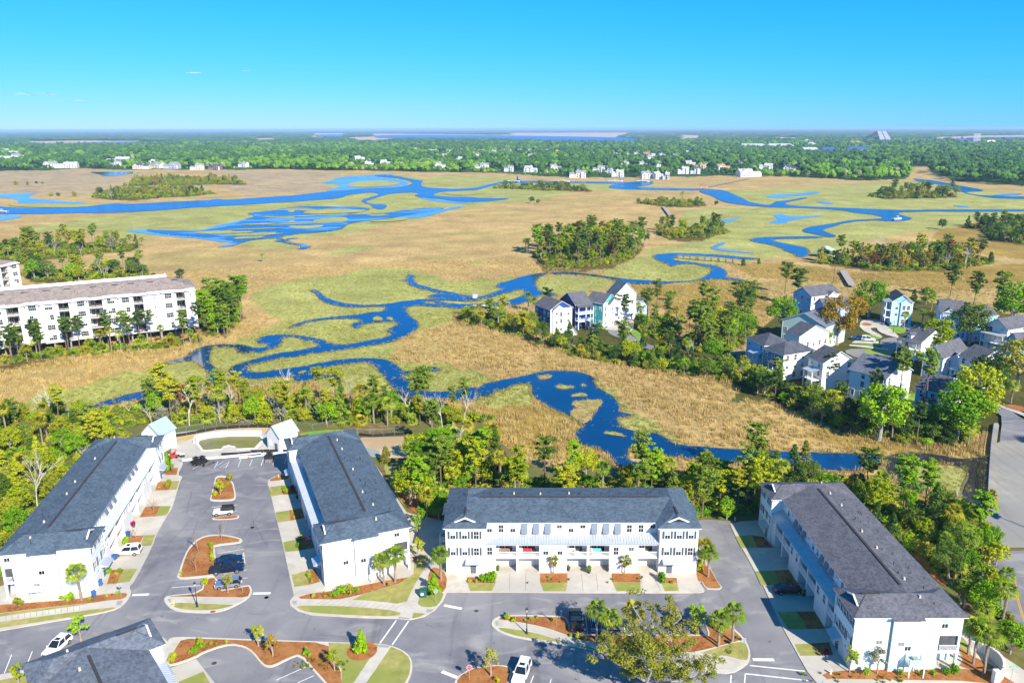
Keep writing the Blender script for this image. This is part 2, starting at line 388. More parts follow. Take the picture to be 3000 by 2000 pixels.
WATERS = [
    ('creek', BIG, 'deep'),
    ('creek', seg('w4',(-230,425),(-100,420),(0,425),(60,440),(140,445),(230,425),(270,400),(350,378),(250,370),(300,340),(400,310),(500,278),(600,260),(680,258),
                  (600,290),(567,340),(580,370),(615,400),(700,410),(745,440),(690,435),(620,420),(560,455),(470,495),(380,505),(300,500),(230,520),(120,515),(30,530),
                  (-60,530),(-230,480),(-150,480),(0,500),(120,505),(300,485),(480,440),(490,395),(440,385),(330,420),(200,455),(100,470),(0,470),(-120,455),(-230,455)),'deep'),
    ('creek', seg('v2',(800,815),(835,812),(840,795),(830,780),(865,778),(895,785),(872,803),(900,838),(950,850),(1010,870),(1110,890),(1250,915),(1345,925),(1300,934),
                  (1200,922),(1060,900),(950,872),(910,860),(850,845),(852,822)),'deep'),
    ('creek', seg('w4',(642,262),(760,250),(900,258),(1080,280),(1200,300),(1330,312),(1500,324),(1700,325),(1800,318),(1880,283),(1920,253),(1930,230),(1880,210),(1780,190),
                  (1640,195),(1612,217),(1588,190),(1540,175),(1470,145),(1480,120),(1600,107),(1800,111),(2000,124),(2200,140),(2290,150),(2250,158),(2100,150),(1900,131),
                  (1720,126),(1650,135),(1612,150),(1640,165),(1800,180),(1950,205),(2030,240),(2047,270),(2022,296),(2100,301),(2180,313),(2262,345),(2230,352),(2150,322),
                  (2000,306),(1850,312),(1750,327),(1600,337),(1450,347),(1250,342),(1150,302),(1000,281),(850,272),(700,270)),'deep'),
    ('river', seg('v3',(485,222),(560,226),(640,230),(700,264),(780,298),(850,312),(900,315),(935,292),(1000,288),(1110,268),(1090,280),(970,300),(1000,318),(1200,327),(1400,334),
                  (1600,344),(1900,341),(2420,339),(2420,350),(2000,353),(1800,351),(1600,356),(1660,378),(1705,390),(1690,401),(1600,411),(1500,401),(1400,406),(1300,420),
                  (1250,440),(1182,455),(1222,474),(1275,489),(1240,502),(1150,482),(1078,467),(1085,450),(1150,435),(1230,425),(1350,400),(1480,395),(1562,390),(1500,371),
                  (1350,356),(1330,346),(1150,333),(960,329),(850,326),(700,311),(620,296),(560,262),(490,244)),'deep'),
    ('river', seg('v3',(770,515),(830,500),(1000,494),(1150,494),(1205,499),(1150,507),(950,507),(878,515),(950,530),(1050,549),(1105,560),(1120,600),(1050,617),(1040,592),
                  (980,580),(960,560),(880,540),(800,526)),'deep'),
    ('river', seg('v3',(-30,198),(60,194),(140,186),(240,186),(190,204),(100,211),(300,219),(500,221),(500,234),(250,229),(-30,224)),'deep'),
    ('river', seg('v3',(1700,160),(1800,170),(1900,185),(1990,206),(2150,234),(2000,240),(2060,256),(2200,264),(2420,268),(2420,282),(2150,276),(2000,246),(1900,201),(1760,186)),'deep'),
    ('pond', seg('v3',(870,266),(900,255),(1050,250),(1150,235),(1195,245),(1050,263),(900,276)),'shoal'),
    ('pond', seg('v3',(870,415),(950,400),(900,370),(960,364),(1000,380),(1120,378),(1240,368),(1100,392),(1010,400),(980,423)),'shoal'),
    ('pond', seg('v3',(520,412),(580,410),(560,396),(640,400),(720,384),(700,398),(650,417)),'shoal'),
    ('pond', seg('v3',(1920,315),(2050,319),(2010,331)),'shoal'),
    ('pond', seg('v3',(1150,292),(1230,296),(1270,312),(1200,312)),'shoal'),
    ('pond', seg('v3',(2150,262),(2250,250),(2360,246),(2300,262)),'shoal'),
    ('pond', seg('v3',(580,545),(650,524),(640,545),(580,560),(700,575),(830,592),(690,585),(540,565)),'shoal'),
    ('river', seg('v1',(-60,378),(50,395),(300,400),(600,390),(700,375),(800,365),(900,372),(1200,355),(1450,344),(1500,334),(1560,344),(1800,324),(2000,320),(2380,297),
                  (2380,330),(2100,350),(1700,376),(1400,391),(1100,416),(800,431),(400,437),(100,442),(-60,442)),'deep'),
    ('river', seg('v2',(-30,292),(150,283),(300,262),(420,255),(600,240),(760,235),(850,222),(878,205),(850,190),(780,178),(600,160),(700,153),(800,165),(900,188),(950,192),
                  (925,210),(940,232),(1050,240),(1180,243),(1280,235),(1330,220),(1400,202),(1460,194),(1600,192),(1900,195),(2100,199),(2200,202),(2380,194),(2380,204),
                  (2200,213),(2100,209),(1900,206),(1600,204),(1400,213),(1330,236),(1280,251),(1150,256),(1040,263),(1000,285),(1100,292),(1250,292),(1300,302),(1500,300),
                  (1450,311),(1250,326),(1130,319),(1050,306),(860,290),(930,265),(760,268),(700,282),(600,312),(565,322),(610,340),(700,340),(724,350),(690,372),(630,366),
                  (615,346),(540,322),(580,300),(680,276),(600,262),(420,290),(300,312),(-30,326)),'deep'),
    ('shoal', seg('v2',(270,205),(380,190),(400,170),(520,160),(700,150),(790,153),(640,165),(760,180),(840,196),(860,212),(780,230),(600,238),(430,252),(310,262),(400,235),(440,215)),'shoal'),
    ('lagoon', seg('v1',(1000,545),(1100,552),(1350,560),(1500,540),(1600,520),(1700,470),(1780,455),(1690,435),(1850,420),(1950,400),(2100,393),(2250,408),(2352,398),'v2',(0,372),(200,350),
                   (280,352),(500,354),(625,364),(560,386),(430,405),(700,398),(850,370),(1000,358),(1092,362),(1000,381),(880,401),(700,432),(600,441),(475,456),(440,492),(340,512),(180,520),(30,540),(60,565),(140,580),(240,600),(210,617),
                   (150,622),(190,600),(100,585),(20,572),(0,568),'v1',(2100,603),(1950,606),(1995,632),(2100,650),(1960,632),(1900,602),(1700,622),(1600,662),(1480,676),(1560,650),(1650,630),(1400,602),(1250,592),(1100,577),(1000,560)),'deep'),
    ('shoal', seg('v1',(820,552),(1000,542),(1350,565),(1450,530),(1600,495),(1750,462),(1900,470),(1750,560),(1850,600),(1600,645),(1400,612),(1180,596)),'shoal'),
    ('shoal', seg('v1',(-40,300),(280,293),(210,312),(200,330),(350,345),(640,365),(520,368),(300,365),(120,366),(150,345),(20,325),(-40,330)),'shoal'),
    ('shoal', seg('v1',(-40,445),(180,445),(100,475),(-40,490)),'shoal'),
    ('shoal', seg('v2',(720,430),(860,400),(1090,365),(1150,352),(1220,350),(1080,380),(930,425),(820,425)),'shoal'),
    ('shoal', seg('v2',(860,285),(1060,312),(1140,325),(1300,322),(1530,305),(1200,332),(1050,330)),'shoal'),
    ('pond', seg('v1',(600,150),(700,150),(980,148),(900,165),(720,182),(690,168)),'deep'),
    ('pond', seg('w3',(560,655),(720,620),(850,600),(960,578),(1050,550),(1200,530),(1400,535),(1510,570),(1550,600),(1530,640),(1600,690),(1700,750),(1760,830),(1740,880),
                 (1870,900),(1820,920),(1720,920),(1760,1000),(1850,1035),(2000,1045),(2100,1070),(2150,1110),(2281,1170),'z8',(300,745),(420,738),(420,800),(330,850),(150,850),'w3',(2050,1240),(1960,1200),(1900,1165),(1830,1165),(1812,1240),(1830,1290),(2040,1310),(2060,1330),(1740,1340),(1690,1250),(1600,1180),(1450,1150),(1370,1090),(1400,1020),
                 (1470,1000),(1420,950),(1330,900),(1240,870),(1150,820),(1100,795),(1060,760),(1030,720),(1040,650),(980,630),(850,650),(800,690),(680,700),(700,740),(570,740),(560,790)),'deep'),
    ('pond', seg('z8',(415,742),(700,738),(1000,778),(1125,745),(1110,830),(1095,1215),(1050,1150),(980,1090),(940,1000),(1000,900),(990,830),(850,800),(700,800),(560,820),
                 (590,880),(730,950),(730,1000),(600,990),(500,900),(430,800)),'murky'),
    ('bay',seg('w7',(210,88),(500,82),(900,85),(1400,92),(1900,100),(2085,112),(2000,128),(1600,126),(1300,116),(1000,108),(600,105),(400,108),(250,105),(230,95)),'deep'),
    ('bay',seg('w6',(2180,82),(2380,80),(2380,96),(2190,95)),'deep'),
    ('bay',seg('w6',(170,144),(450,141),(640,135),(860,132),(960,128),(1240,128),(1250,133),(900,140),(440,148)),'deep'),
    ('bay',seg('w8',(2040,104),(2200,98),(2420,96),(2420,117),(2100,113)),'deep'),
    ('bay',seg('w8',(-60,116),(180,116),(150,131),(-60,130)),'deep'),
]
FLATS = [seg('w7',(20,100),(200,95),(190,74),(700,79),(1200,84),(1130,70),(2000,67),(1960,80),(1880,101),(1400,94),(900,86),(500,83),(210,90),(250,106),(420,109),(200,122),(100,118)),
         seg('w6',(160,148),(160,127),(440,124),(960,124),(960,146)),seg('w6',(1700,110),(1850,104),(1960,118),(1780,120)),seg('w6',(2150,74),(2380,72),(2380,82),(2150,82),(2120,100),(2300,102),(2300,98),(2180,97)),
         seg('w8',(-30,84),(150,86),(120,104),(-30,108)),seg('w8',(580,98),(830,103),(830,120),(600,110)),seg('w8',(900,112),(1400,112),(1400,126),(920,122)),
         seg('w8',(1610,112),(1800,97),(2100,88),(2420,84),(2420,99),(2080,100),(1900,116),(1720,126))]
GREENS = [
    seg('w2',(380,300),(520,250),(740,212),(960,172),(1200,140),(1500,98),(1720,105),(1900,150),(2040,215),(2290,195),'w4',(180,300),(260,330),(330,290),(430,310),(560,275),(600,290),(1000,272),(1150,302),(1100,372),
        (850,412),(740,425),(560,440),(450,490),(300,500),(230,522),(0,580),'w2',(2200,560),(2050,540),(1900,575),(1790,610),(1670,690),(1630,750),(1610,810),(1500,850),(1620,900),(1850,905),(2050,925),(2290,980),(2290,1100),
        (1900,1160),(1800,1210),(1560,1130),(1150,1130),(840,1060),(400,1060),(60,1090),(-100,1080),(-150,1000),(-120,900),(0,760),(200,740),(400,640),(650,540),(550,500),(480,430),(400,380)),
    seg('w1',(-60,1370),(230,1350),(350,1280),(600,1230),(850,1170),(1050,1110),(1250,1080),(1350,1040),(1600,1000),(1750,1030),(1760,1150),(1600,1250),(1300,1290),(1000,1330),(700,1420),(500,1450),(450,1490),(100,1560),(-60,1575)),
    seg('w4',(1000,222),(1280,170),(1420,120),(1500,100),(1700,105),(2352,130),(2352,165),(1700,190),(1900,215),(1932,250),(1800,322),(1500,325),(1200,296)),
    seg('v3',(640,230),(900,230),(1400,190),(1700,180),(2420,270),(2420,360),(1950,400),(1800,440),(1400,520),(1250,600),(1100,615),(900,620),(700,640),(500,680),(300,760),(-50,760),(-50,690),(150,640),(200,560),
        (500,520),(900,480),(700,430),(560,410),(200,415),(560,390),(900,340),(1250,345),(830,312),(720,280)),
    seg('v2',(-50,310),(300,280),(400,240),(300,200),(420,165),(700,148),(900,165),(940,185),(1000,160),(1500,170),(1500,200),(1900,200),(2400,215),(2400,250),(1900,255),(1700,310),(1400,340),(1150,370),(900,430),(650,480),(560,520),(300,525),(-50,560)),
    seg('v1',(150,520),(500,485),(850,440),(1100,402),(1700,362),(2400,300),(2400,570),(1950,625),(2080,700),(1600,640),(1300,600),(900,590),(600,570),(300,560)),
    seg('w3',(-30,470),(250,450),(450,500),(650,580),(760,600),(600,650),(400,690),(100,700),(-30,650)),seg('w3',(560,760),(700,690),(800,650),(1050,620),(1050,700),(1100,800),(800,830),(580,800)),
    seg('w3',(1500,630),(1600,660),(1720,720),(1800,800),(1900,900),(2050,980),(2250,1060),(2300,1150),(2100,1050),(1850,1045),(1730,985),(1760,880),(1740,770),(1600,700)),
    seg('z8',(560,800),(700,795),(1010,830),(990,910),(920,1010),(740,1010),(720,940),(590,880)),seg('w8',(0,590),(1150,590),(1400,650),(1500,690),(2000,600),(2400,610),(2400,650),(1700,740),(1300,800),(900,880),(400,900),(0,880)),
    seg('v2',(1230,705),(1290,692),(1330,698),(1280,716)),seg('v2',(330,640),(500,595),(660,600),(640,625),(450,650)),seg('w4',(70,190),(150,170),(210,172),(110,198)),
]
BROWNS = [seg('w3',(540,820),(1100,800),(1250,870),(1400,960),(1400,1050),(1500,1150),(1690,1260),(1400,1300),(700,1180),(560,1000)),seg('w4',(1260,345),(1480,350),(1850,310),(2020,305),(2352,420),(2352,560),(1600,560),(1300,480)),
          seg('w5',(0,230),(100,310),(300,360),(280,420),(180,500),(0,640)),seg('w5',(60,190),(600,200),(1200,260),(1600,240),(2400,200),(2400,330),(1900,420),(1000,330),(300,310)),
          seg('w1',(-60,1100),(300,1010),(900,960),(1300,930),(1560,910),(1450,950),(1000,990),(500,1050),(-60,1110)),
          seg('z8',(-60,480),(120,580),(330,650),(650,690),(1000,740),(980,775),(700,740),(400,735),(200,720),(-60,640)),seg('w2',(60,1090),(400,1060),(820,1070),(1150,1140),(1560,1140),(1800,1215),(2300,1230),(2300,1330),(60,1300)),
          seg('z8',(560,1000),(930,1010),(960,1090),(1060,1180),(800,1200),(640,1100)),seg('v3',(1850,450),(2150,430),(2400,560),(2400,640),(2100,600),(1800,510))]
GRAYS = [seg('v1',(-60,135),(1000,150),(850,200),(900,250),(640,320),(200,300),(-60,295)),seg('v1',(1400,140),(2352,150),(2352,290),(1700,300),(1500,250),(1750,210))]

TAN, GREEN, BROWN, GRAY, WOODS, FARG, FLATC = (.455,.31,.122),(.345,.335,.10),(.32,.215,.05),(.39,.29,.16),(.14,.10,.03),(.05,.10,.025),(.55,.38,.26)


def ground_colours(X, Y):
    """which of the marsh's growths covers each place"""
    U, V = proj(X, Y, np.full(X.shape, MZ))
    D = np.hypot(X, Y)
    amp = np.clip(16 * (250 / D) ** .7,1.0,26)
    f = 9.0 * np.clip(D / 250,1,30)
    U2 = U + amp * 3 * (fbm(X / f, Y / f, 4,1) - .5) * 2; V2 = V + amp * (fbm(X / f, Y / f, 4,9) - .5) * 2
    C = np.tile(np.array(TAN),(len(X),1))

    def put(polys, col, noise=True):
        for p in polys:
            k = inpoly(U2 if noise else U, V2 if noise else V, p); C[k] = col
    put(GRAYS, GRAY); put(GREENS, GREEN); put(BROWNS, BROWN)
    C[(V < 400) & (D > 3500)] = FARG; put([FORA], FARG); C[(V < 428) & (D > 2400)] = FARG
    put(FLATS, FLATC)
    for k, p in TZ.items():
        cx = sum(q[0] for q in p) / len(p); cyy = sum(q[1] for q in p) / len(p)
        put([[(cx + (q[0] - cx) * 1.04,cyy + (q[1] - cyy) * 1.25) for q in p]], WOODS)
    put([seg((2150,1180),(2200,1000),(2300,900),(2500,870),(2800,890),(3100,950),(3100,1250),(2850,1270),(2700,1240),(2500,1230),(2330,1180)),seg((1590,1000),(1720,930),(1880,930),(1950,1010),(2150,1040),(2150,1080),(1850,1055))], (.085,.085,.02))
    # blotches: thick and thin growth
    g = fbm(X / 14,Y / 9,4,5); h = fbm(X / 90,Y / 45,3,6)
    C = C * (.74 + .42 * g + .22 * (h - .5))[:, None]
    mixg = np.clip((fbm(X / 40,Y / 24,4,31) - .56) * 5,0,.55)[:, None]
    isT = (np.abs(C[:, :1] / np.maximum(C[:, 2:], 1e-4) - TAN[0] / TAN[2]) < .2)
    C = np.where(isT, C * (1 - mixg) + np.array((.33,.27,.085)) * mixg, C)
    return C


# ------------------------------------------------------------------ marsh and country out to the horizon, one sheet
azs = np.concatenate([np.radians(np.linspace(-78,-38,24)[:-1]),np.radians(np.linspace(-38,38,620)),np.radians(np.linspace(38,78,24)[1:])])
rs = np.geomspace(70,48000,640)
A_, R_ = np.meshgrid(azs, rs)
gx, gy = (R_ * np.sin(A_)).ravel(),(R_ * np.cos(A_)).ravel()
gz = MZ + np.where(R_.ravel() < 700,(fbm(gx / 3.1,gy / 3.1,3,3) - .5) * .16,0) - np.where(R_.ravel() > 3000,0.0,0)
gc = ground_colours(gx, gy)
nc, nr = len(azs),len(rs)
ii = np.arange(nr - 1)[:, None] * nc + np.arange(nc - 1)[None]
gF = np.stack([ii, ii + 1,ii + nc + 1,ii + nc], -1).reshape(-1,4)[:, ::-1]
GM, nt, bb = nodes_of('marsh_growth')
N, Lk = nt.nodes, nt.links
bb.inputs['Roughness'].default_value = 1; bb.inputs['Specular IOR Level'].default_value = .05
at_ = N.new('ShaderNodeAttribute'); at_.attribute_name = 'growth'
gp = N.new('ShaderNodeNewGeometry')
mp = N.new('ShaderNodeMapping'); mp.inputs['Scale'].default_value = (.9,.32,1); Lk.new(gp.outputs['Position'], mp.inputs[0])
n1 = N.new('ShaderNodeTexNoise'); n1.inputs['Scale'].default_value = .9; n1.inputs['Detail'].default_value = 6; n1.inputs['Roughness'].default_value = .65; Lk.new(mp.outputs[0], n1.inputs[0])
n2 = N.new('ShaderNodeTexNoise'); n2.inputs['Scale'].default_value = .035; n2.inputs['Detail'].default_value = 7; n2.inputs['Roughness'].default_value = .6; Lk.new(gp.outputs['Position'], n2.inputs[0])
r1 = N.new('ShaderNodeMapRange'); r1.inputs[1].default_value = .3; r1.inputs[2].default_value = .7; r1.inputs[3].default_value = .72; r1.inputs[4].default_value = 1.22; Lk.new(n1.outputs[0], r1.inputs[0])
r2 = N.new('ShaderNodeMapRange'); r2.inputs[1].default_value = .3; r2.inputs[2].default_value = .7; r2.inputs[3].default_value = .8; r2.inputs[4].default_value = 1.2; Lk.new(n2.outputs[0], r2.inputs[0])
mm = N.new('ShaderNodeMath'); mm.operation = 'MULTIPLY'; Lk.new(r1.outputs[0], mm.inputs[0]); Lk.new(r2.outputs[0], mm.inputs[1])
vm = N.new('ShaderNodeVectorMath'); vm.operation = 'SCALE'; Lk.new(at_.outputs['Color'], vm.inputs[0]); Lk.new(mm.outputs[0], vm.inputs['Scale'])
Lk.new(vm.outputs[0], bb.inputs['Base Color'])
bp = N.new('ShaderNodeBump'); bp.inputs['Strength'].default_value = .7; bp.inputs['Distance'].default_value = .6; Lk.new(n1.outputs[0], bp.inputs['Height']); Lk.new(bp.outputs[0], bb.inputs['Normal'])
gm = npmesh('marsh_ground', np.stack([gx, gy, gz], 1),gF, GM, smooth=True)
ca = gm.attributes.new('growth', 'FLOAT_COLOR', 'POINT'); ca.data.foreach_set('color', np.concatenate([gc, np.ones((len(gc),1))], 1).astype(np.float32).ravel())
struct(ob('marsh_ground', gm))


# ------------------------------------------------------------------ water
def watermat(name, col, rough, bump, shoal=0):
    m, nt, b = nodes_of(name); N, Lk = nt.nodes, nt.links
    b.inputs['Roughness'].default_value = rough; b.inputs['Specular IOR Level'].default_value = .5 if rough < .2 else .25; b.inputs['IOR'].default_value = 1.33
    g = N.new('ShaderNodeNewGeometry')
    n = N.new('ShaderNodeTexNoise'); n.inputs['Scale'].default_value = .9; n.inputs['Detail'].default_value = 4; Lk.new(g.outputs['Position'], n.inputs[0])
    k = N.new('ShaderNodeTexNoise'); k.inputs['Scale'].default_value = .02; k.inputs['Detail'].default_value = 4; Lk.new(g.outputs['Position'], k.inputs[0])
    rp = N.new('ShaderNodeValToRGB'); c = Vector(col); rp.color_ramp.elements[0].position = .35; rp.color_ramp.elements[1].position = .65
    rp.color_ramp.elements[0].color = (*(c * .8),1); rp.color_ramp.elements[1].color = (*(c * 1.2),1); Lk.new(k.outputs[0], rp.inputs[0]); cc = rp.outputs[0]
    if shoal:      # shallow streaks with the sky sheen put into a pale blue
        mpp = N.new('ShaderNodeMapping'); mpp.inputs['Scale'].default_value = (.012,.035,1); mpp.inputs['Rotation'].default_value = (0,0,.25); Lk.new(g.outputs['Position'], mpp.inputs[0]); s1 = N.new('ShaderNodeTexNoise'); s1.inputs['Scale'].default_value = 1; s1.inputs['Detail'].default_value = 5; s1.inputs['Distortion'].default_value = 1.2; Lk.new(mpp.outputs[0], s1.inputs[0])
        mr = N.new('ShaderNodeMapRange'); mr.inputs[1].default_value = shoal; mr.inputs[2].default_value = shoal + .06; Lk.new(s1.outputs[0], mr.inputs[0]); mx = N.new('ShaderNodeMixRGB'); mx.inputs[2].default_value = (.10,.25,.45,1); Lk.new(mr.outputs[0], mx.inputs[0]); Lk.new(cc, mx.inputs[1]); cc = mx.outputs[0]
    Lk.new(cc, b.inputs['Base Color'])
    bp = N.new('ShaderNodeBump'); bp.inputs['Strength'].default_value = bump; bp.inputs['Distance'].default_value = .15; Lk.new(n.outputs[0], bp.inputs['Height']); Lk.new(bp.outputs[0], b.inputs['Normal'])
    MATS[name] = m
    return m


WM = {'bay': watermat('bay_water', (.004,.12,.42),.5,.05),'river': watermat('river_water', (.003,.068,.19),.22,.3),'lagoon': watermat('lagoon_water', (.003,.068,.19),.22,.25,.52),'deep': watermat('deep_water', (.002,.040,.125),.08,.25),'shoal': watermat('shoal_sheen_water', (.10,.25,.45),.2,.1),'murky': watermat('murky_water', (.035,.03,.038),.04,.08)}  # shoal blue holds the sky sheen over wet mud in its colour


def outline(p, z, jit=.0022,step=.007,rounds=2,seed=0):
    """photograph outline -> natural bank line on the ground"""
    w = chaikin([at('s',a, b, z).xy for a, b in p], rounds)
    out = []
    for i in range(len(w)):
        a, b = w[i], w[(i + 1) % len(w)]; d = max(a.length, 60); k = max(1,int((b - a).length / (d * step)))
        for j in range(k): out.append(a.lerp(b, j / k))
    P_ = np.array(out); D = np.hypot(P_[:, 0], P_[:, 1])
    a = D * jit; f = np.maximum(D * .012,1.2)
    P_[:, 0] += a * 2 * (fbm(P_[:, 0] / f, P_[:, 1] / f, 3,41 + seed) - .5); P_[:, 1] += a * 3 * (fbm(P_[:, 0] / f, P_[:, 1] / f, 3,57 + seed) - .5)
    return P_


def sheet(name, P_, z, m, parent=None):
    me = bpy.data.meshes.new(name)
    bm = bmesh.new(); vs = [bm.verts.new((a, b, z)) for a, b in P_]
    es = [bm.edges.new((vs[i], vs[(i + 1) % len(vs)])) for i in range(len(vs))]
    bmesh.ops.triangle_fill(bm, edges=es, use_beauty=True, normal=(0,0,1))
    for f in bm.faces:
        if f.normal.z < 0: f.normal_flip()
    bm.to_mesh(me); bm.free(); me.materials.append(m)
    return ob(name, me, parent)


WOUT = []
MUD = mat('tidal_mud', (.15,.115,.06),.6,.3,.5,.3,4,var2=(.22,.17,.09))
for i, (nm, p, k) in enumerate(WATERS):
    far = nm == 'bay'
    P_ = outline(p, MZ + .2,jit=.006 if k == 'murky' else .0022 if not far else .001,step=.006 if not far else .004,seed=i)
    WOUT.append(P_)
    if P_[:, 1].min() < 620 and k != 'shoal':      # bare mud at the foot of the banks
        T_ = np.roll(P_, -1,0) - np.roll(P_, 1,0); T_ /= np.maximum(np.linalg.norm(T_, axis=1,keepdims=True),1e-6); sg = 1 if np.sum(P_[:, 0] * np.roll(P_[:, 1], -1) - np.roll(P_[:, 0], -1) * P_[:, 1]) > 0 else -1
        off = (.35 + 1.5 * np.clip(fbm(P_[:, 0] / 9,P_[:, 1] / 9,3,77) - .3,0,1))[:, None] * (1 + np.hypot(P_[:, 0], P_[:, 1])[:, None] / 900); struct(sheet('mud_bank', P_ + sg * np.stack([T_[:, 1], -T_[:, 0]], 1) * off, MZ + .11 + i * .001,MUD))
    z = MZ + .16 + i * .004 + (0 if k != 'deep' else .14)
    if far: z += 1.0
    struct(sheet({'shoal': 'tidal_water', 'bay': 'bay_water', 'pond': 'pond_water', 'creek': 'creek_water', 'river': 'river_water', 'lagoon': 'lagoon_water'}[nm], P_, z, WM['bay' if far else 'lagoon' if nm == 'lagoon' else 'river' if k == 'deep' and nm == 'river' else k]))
ISLES = [seg('v1',(1800,456),(2050,457),(2010,470),(1850,466)),seg('v1',(1950,522),(2100,522),(2240,514),(2200,536),(2050,541)),seg('v1',(2120,492),(2250,470),(2400,458),(2400,500)),seg('v1',(1975,492),(2045,480),(2020,506)),
         seg('v2',(80,381),(150,374),(130,391)),seg('v2',(160,391),(300,366),(600,373),(560,388),(300,402)),seg('v2',(220,451),(400,430),(450,440),(300,460)),seg('v2',(60,482),(330,470),(250,492)),
         seg('v2',(1060,262),(1180,256),(1300,262),(1350,272),(1200,285),(1090,278)),seg('v2',(430,215),(600,190),(760,196),(820,210),(700,228),(520,234)),
         seg('w2',(1400,520),(1430,502),(1475,520),(1470,538),(1420,540)),seg('w2',(1522,530),(1545,510),(1575,528),(1560,540)),seg('w2',(790,970),(850,956),(855,968),(800,980)),
         seg('w3',(1070,590),(1150,570),(1195,580),(1120,615)),seg('w3',(1210,660),(1240,645),(1330,660),(1400,665),(1340,682),(1230,680)),seg('w3',(1330,740),(1420,720),(1490,740),(1440,756)),
         seg('w3',(1335,810),(1480,770),(1600,775),(1615,820),(1540,860),(1500,950),(1430,980),(1330,880),(1420,850)),seg('w3',(1600,1052),(1720,1040),(1820,1080),(1700,1072)),seg('w3',(1420,640),(1470,650),(1460,665)),
         seg('v1',(40,366),(200,380),(500,372),(690,374),(600,392),(300,398),(80,388)),seg('v2',(860,430),(800,420),(700,436),(600,442),(640,452),(800,446))]
IOUT = [outline(p, MZ + .3,.003,.006,2,90 + i) for i, p in enumerate(ISLES)]
for P_ in [w for w, q in zip(WOUT, WATERS) if q[0] == 'lagoon']:
    for _ in range(60):
        c = P_[rnd.randrange(len(P_))] * rnd.random(); j = P_[rnd.randrange(len(P_))]; i_ = P_[rnd.randrange(len(P_))]; t_ = rnd.random(); c = i_ * t_ + j * (1 - t_)
        if not inpoly(np.array([c[0]]),np.array([c[1]]),[tuple(q) for q in P_])[0]: continue
        l, w_ = rnd.uniform(5,26),rnd.uniform(2.5,9); a = np.linspace(0,2 * np.pi, 26)[:-1]; q = np.stack([c[0] + np.cos(a) * l, c[1] + np.sin(a) * w_ + np.cos(a) * l * .25], 1)
        q += (fbm(q[:, :1] / 5,q[:, 1:] / 5,3,_) - .5) * np.array([[l * .7,w_ * 1.4]])
        if inpoly(q[:, 0], q[:, 1], [tuple(u) for u in P_]).all(): IOUT.append(q)
for i, P_ in enumerate(IOUT):
    o = sheet('marsh_islet', P_, MZ + .46 + i * .004,GM); struct(o)
    c_ = o.data.attributes.new('growth', 'FLOAT_COLOR', 'POINT')
    c_.data.foreach_set('color', np.tile(np.array((*(GREEN if i not in (16,13) else (.42,.33,.16)),1),np.float32),len(o.data.vertices)))


def in_water(X, Y):
    w = np.zeros(X.shape, bool)
    for P_ in WOUT: w |= inpoly(X, Y, [tuple(q) for q in P_])
    for P_ in IOUT: w &= ~inpoly(X, Y, [tuple(q) for q in P_])
    return w
# ------------------------------------------------------------------ built-up land, roads, lots
def wpts(p, z=0.0): return [at('s',a, b, z).xy for a, b in p]


def flat(name, p, z, m, rounds=0,world=False):
    w = [Vector(q) for q in p] if world else wpts(p)
    if rounds: w = chaikin(w, rounds)
    return struct(sheet(name, np.array([tuple(q) for q in w]),z, m))


def slab(name, p, z0,z1,m, rounds=1,world=False):
    """raised area with its own edge"""
    w = [Vector(q) for q in p] if world else wpts(p)
    if rounds: w = chaikin(w, rounds)
    me = bpy.data.meshes.new(name); bm = bmesh.new()
    top = [bm.verts.new((q.x, q.y, z1)) for q in w]; bot = [bm.verts.new((q.x, q.y, z0)) for q in w]; n = len(w)
    a = sum(w[i].x * w[(i + 1) % n].y - w[(i + 1) % n].x * w[i].y for i in range(n))
    es = [bm.edges.new((top[i], top[(i + 1) % n])) for i in range(n)]
    bmesh.ops.triangle_fill(bm, edges=es, use_beauty=True, normal=(0,0,1))
    for f in bm.faces:
        if f.normal.z < 0: f.normal_flip()
    for i in range(n):
        j = (i + 1) % n; q = (bot[i], bot[j], top[j], top[i])
        bm.faces.new(q if a > 0 else q[::-1])
    bm.to_mesh(me); bm.free(); me.materials.append(m)
    return struct(ob(name, me))


def line(name, pts, w, z, m):
    """a painted line along world points"""
    b = MB(); P_ = [Vector(q) for q in pts]
    L, R = [], []
    for i, q in enumerate(P_):
        d = (P_[min(i + 1,len(P_) - 1)] - P_[max(i - 1,0)]).normalized(); n = Vector((-d.y, d.x)) * w / 2
        L.append(q + n); R.append(q - n)
    for i in range(len(P_) - 1): b.quad((*R[i], z),(*R[i + 1], z),(*L[i + 1], z),(*L[i], z))
    return struct(b.obj(name, m))


LAND = [(-240,196),(-170,203),(-120,206),(-95,210),(-60,215),(-30,211),(-10,204),(-3,184),(6,166),(18,168),(30,164),(47,163),(56,168),(68,165),(80,157),(92,146),(96,137),(97,128),(150,110),(150,40),(-240,40)]
_l = chaikin([Vector(q) for q in LAND], 2); _l2 = []
for i in range(len(_l)):
    a, b = _l[i], _l[(i + 1) % len(_l)]; k = max(1,int((b - a).length / 1.5))
    for j in range(k): _l2.append(a.lerp(b, j / k))
LP = np.array([tuple(q) for q in _l2]); LP[:, 1] += 5 * (fbm(LP[:, 0] / 6,LP[:, 1] / 6,4,3) - .5)
slab('upland_ground', [tuple(q) for q in LP], -1.2,0.0,FLOOR, 0,True)

flat('asphalt_road', [(-140,40),(72,40),(76,104),(47.5,104),(47.5,142),(36.5,143.5),(33.0,140),(33.5,120),(-13,120),(-16,112),(-32,116),(-49,163),(-50,182),(-54,182),(-80,182),(-83,182),(-82,166),(-74,116),(-140,113)], .012,ASPH, 1,True)

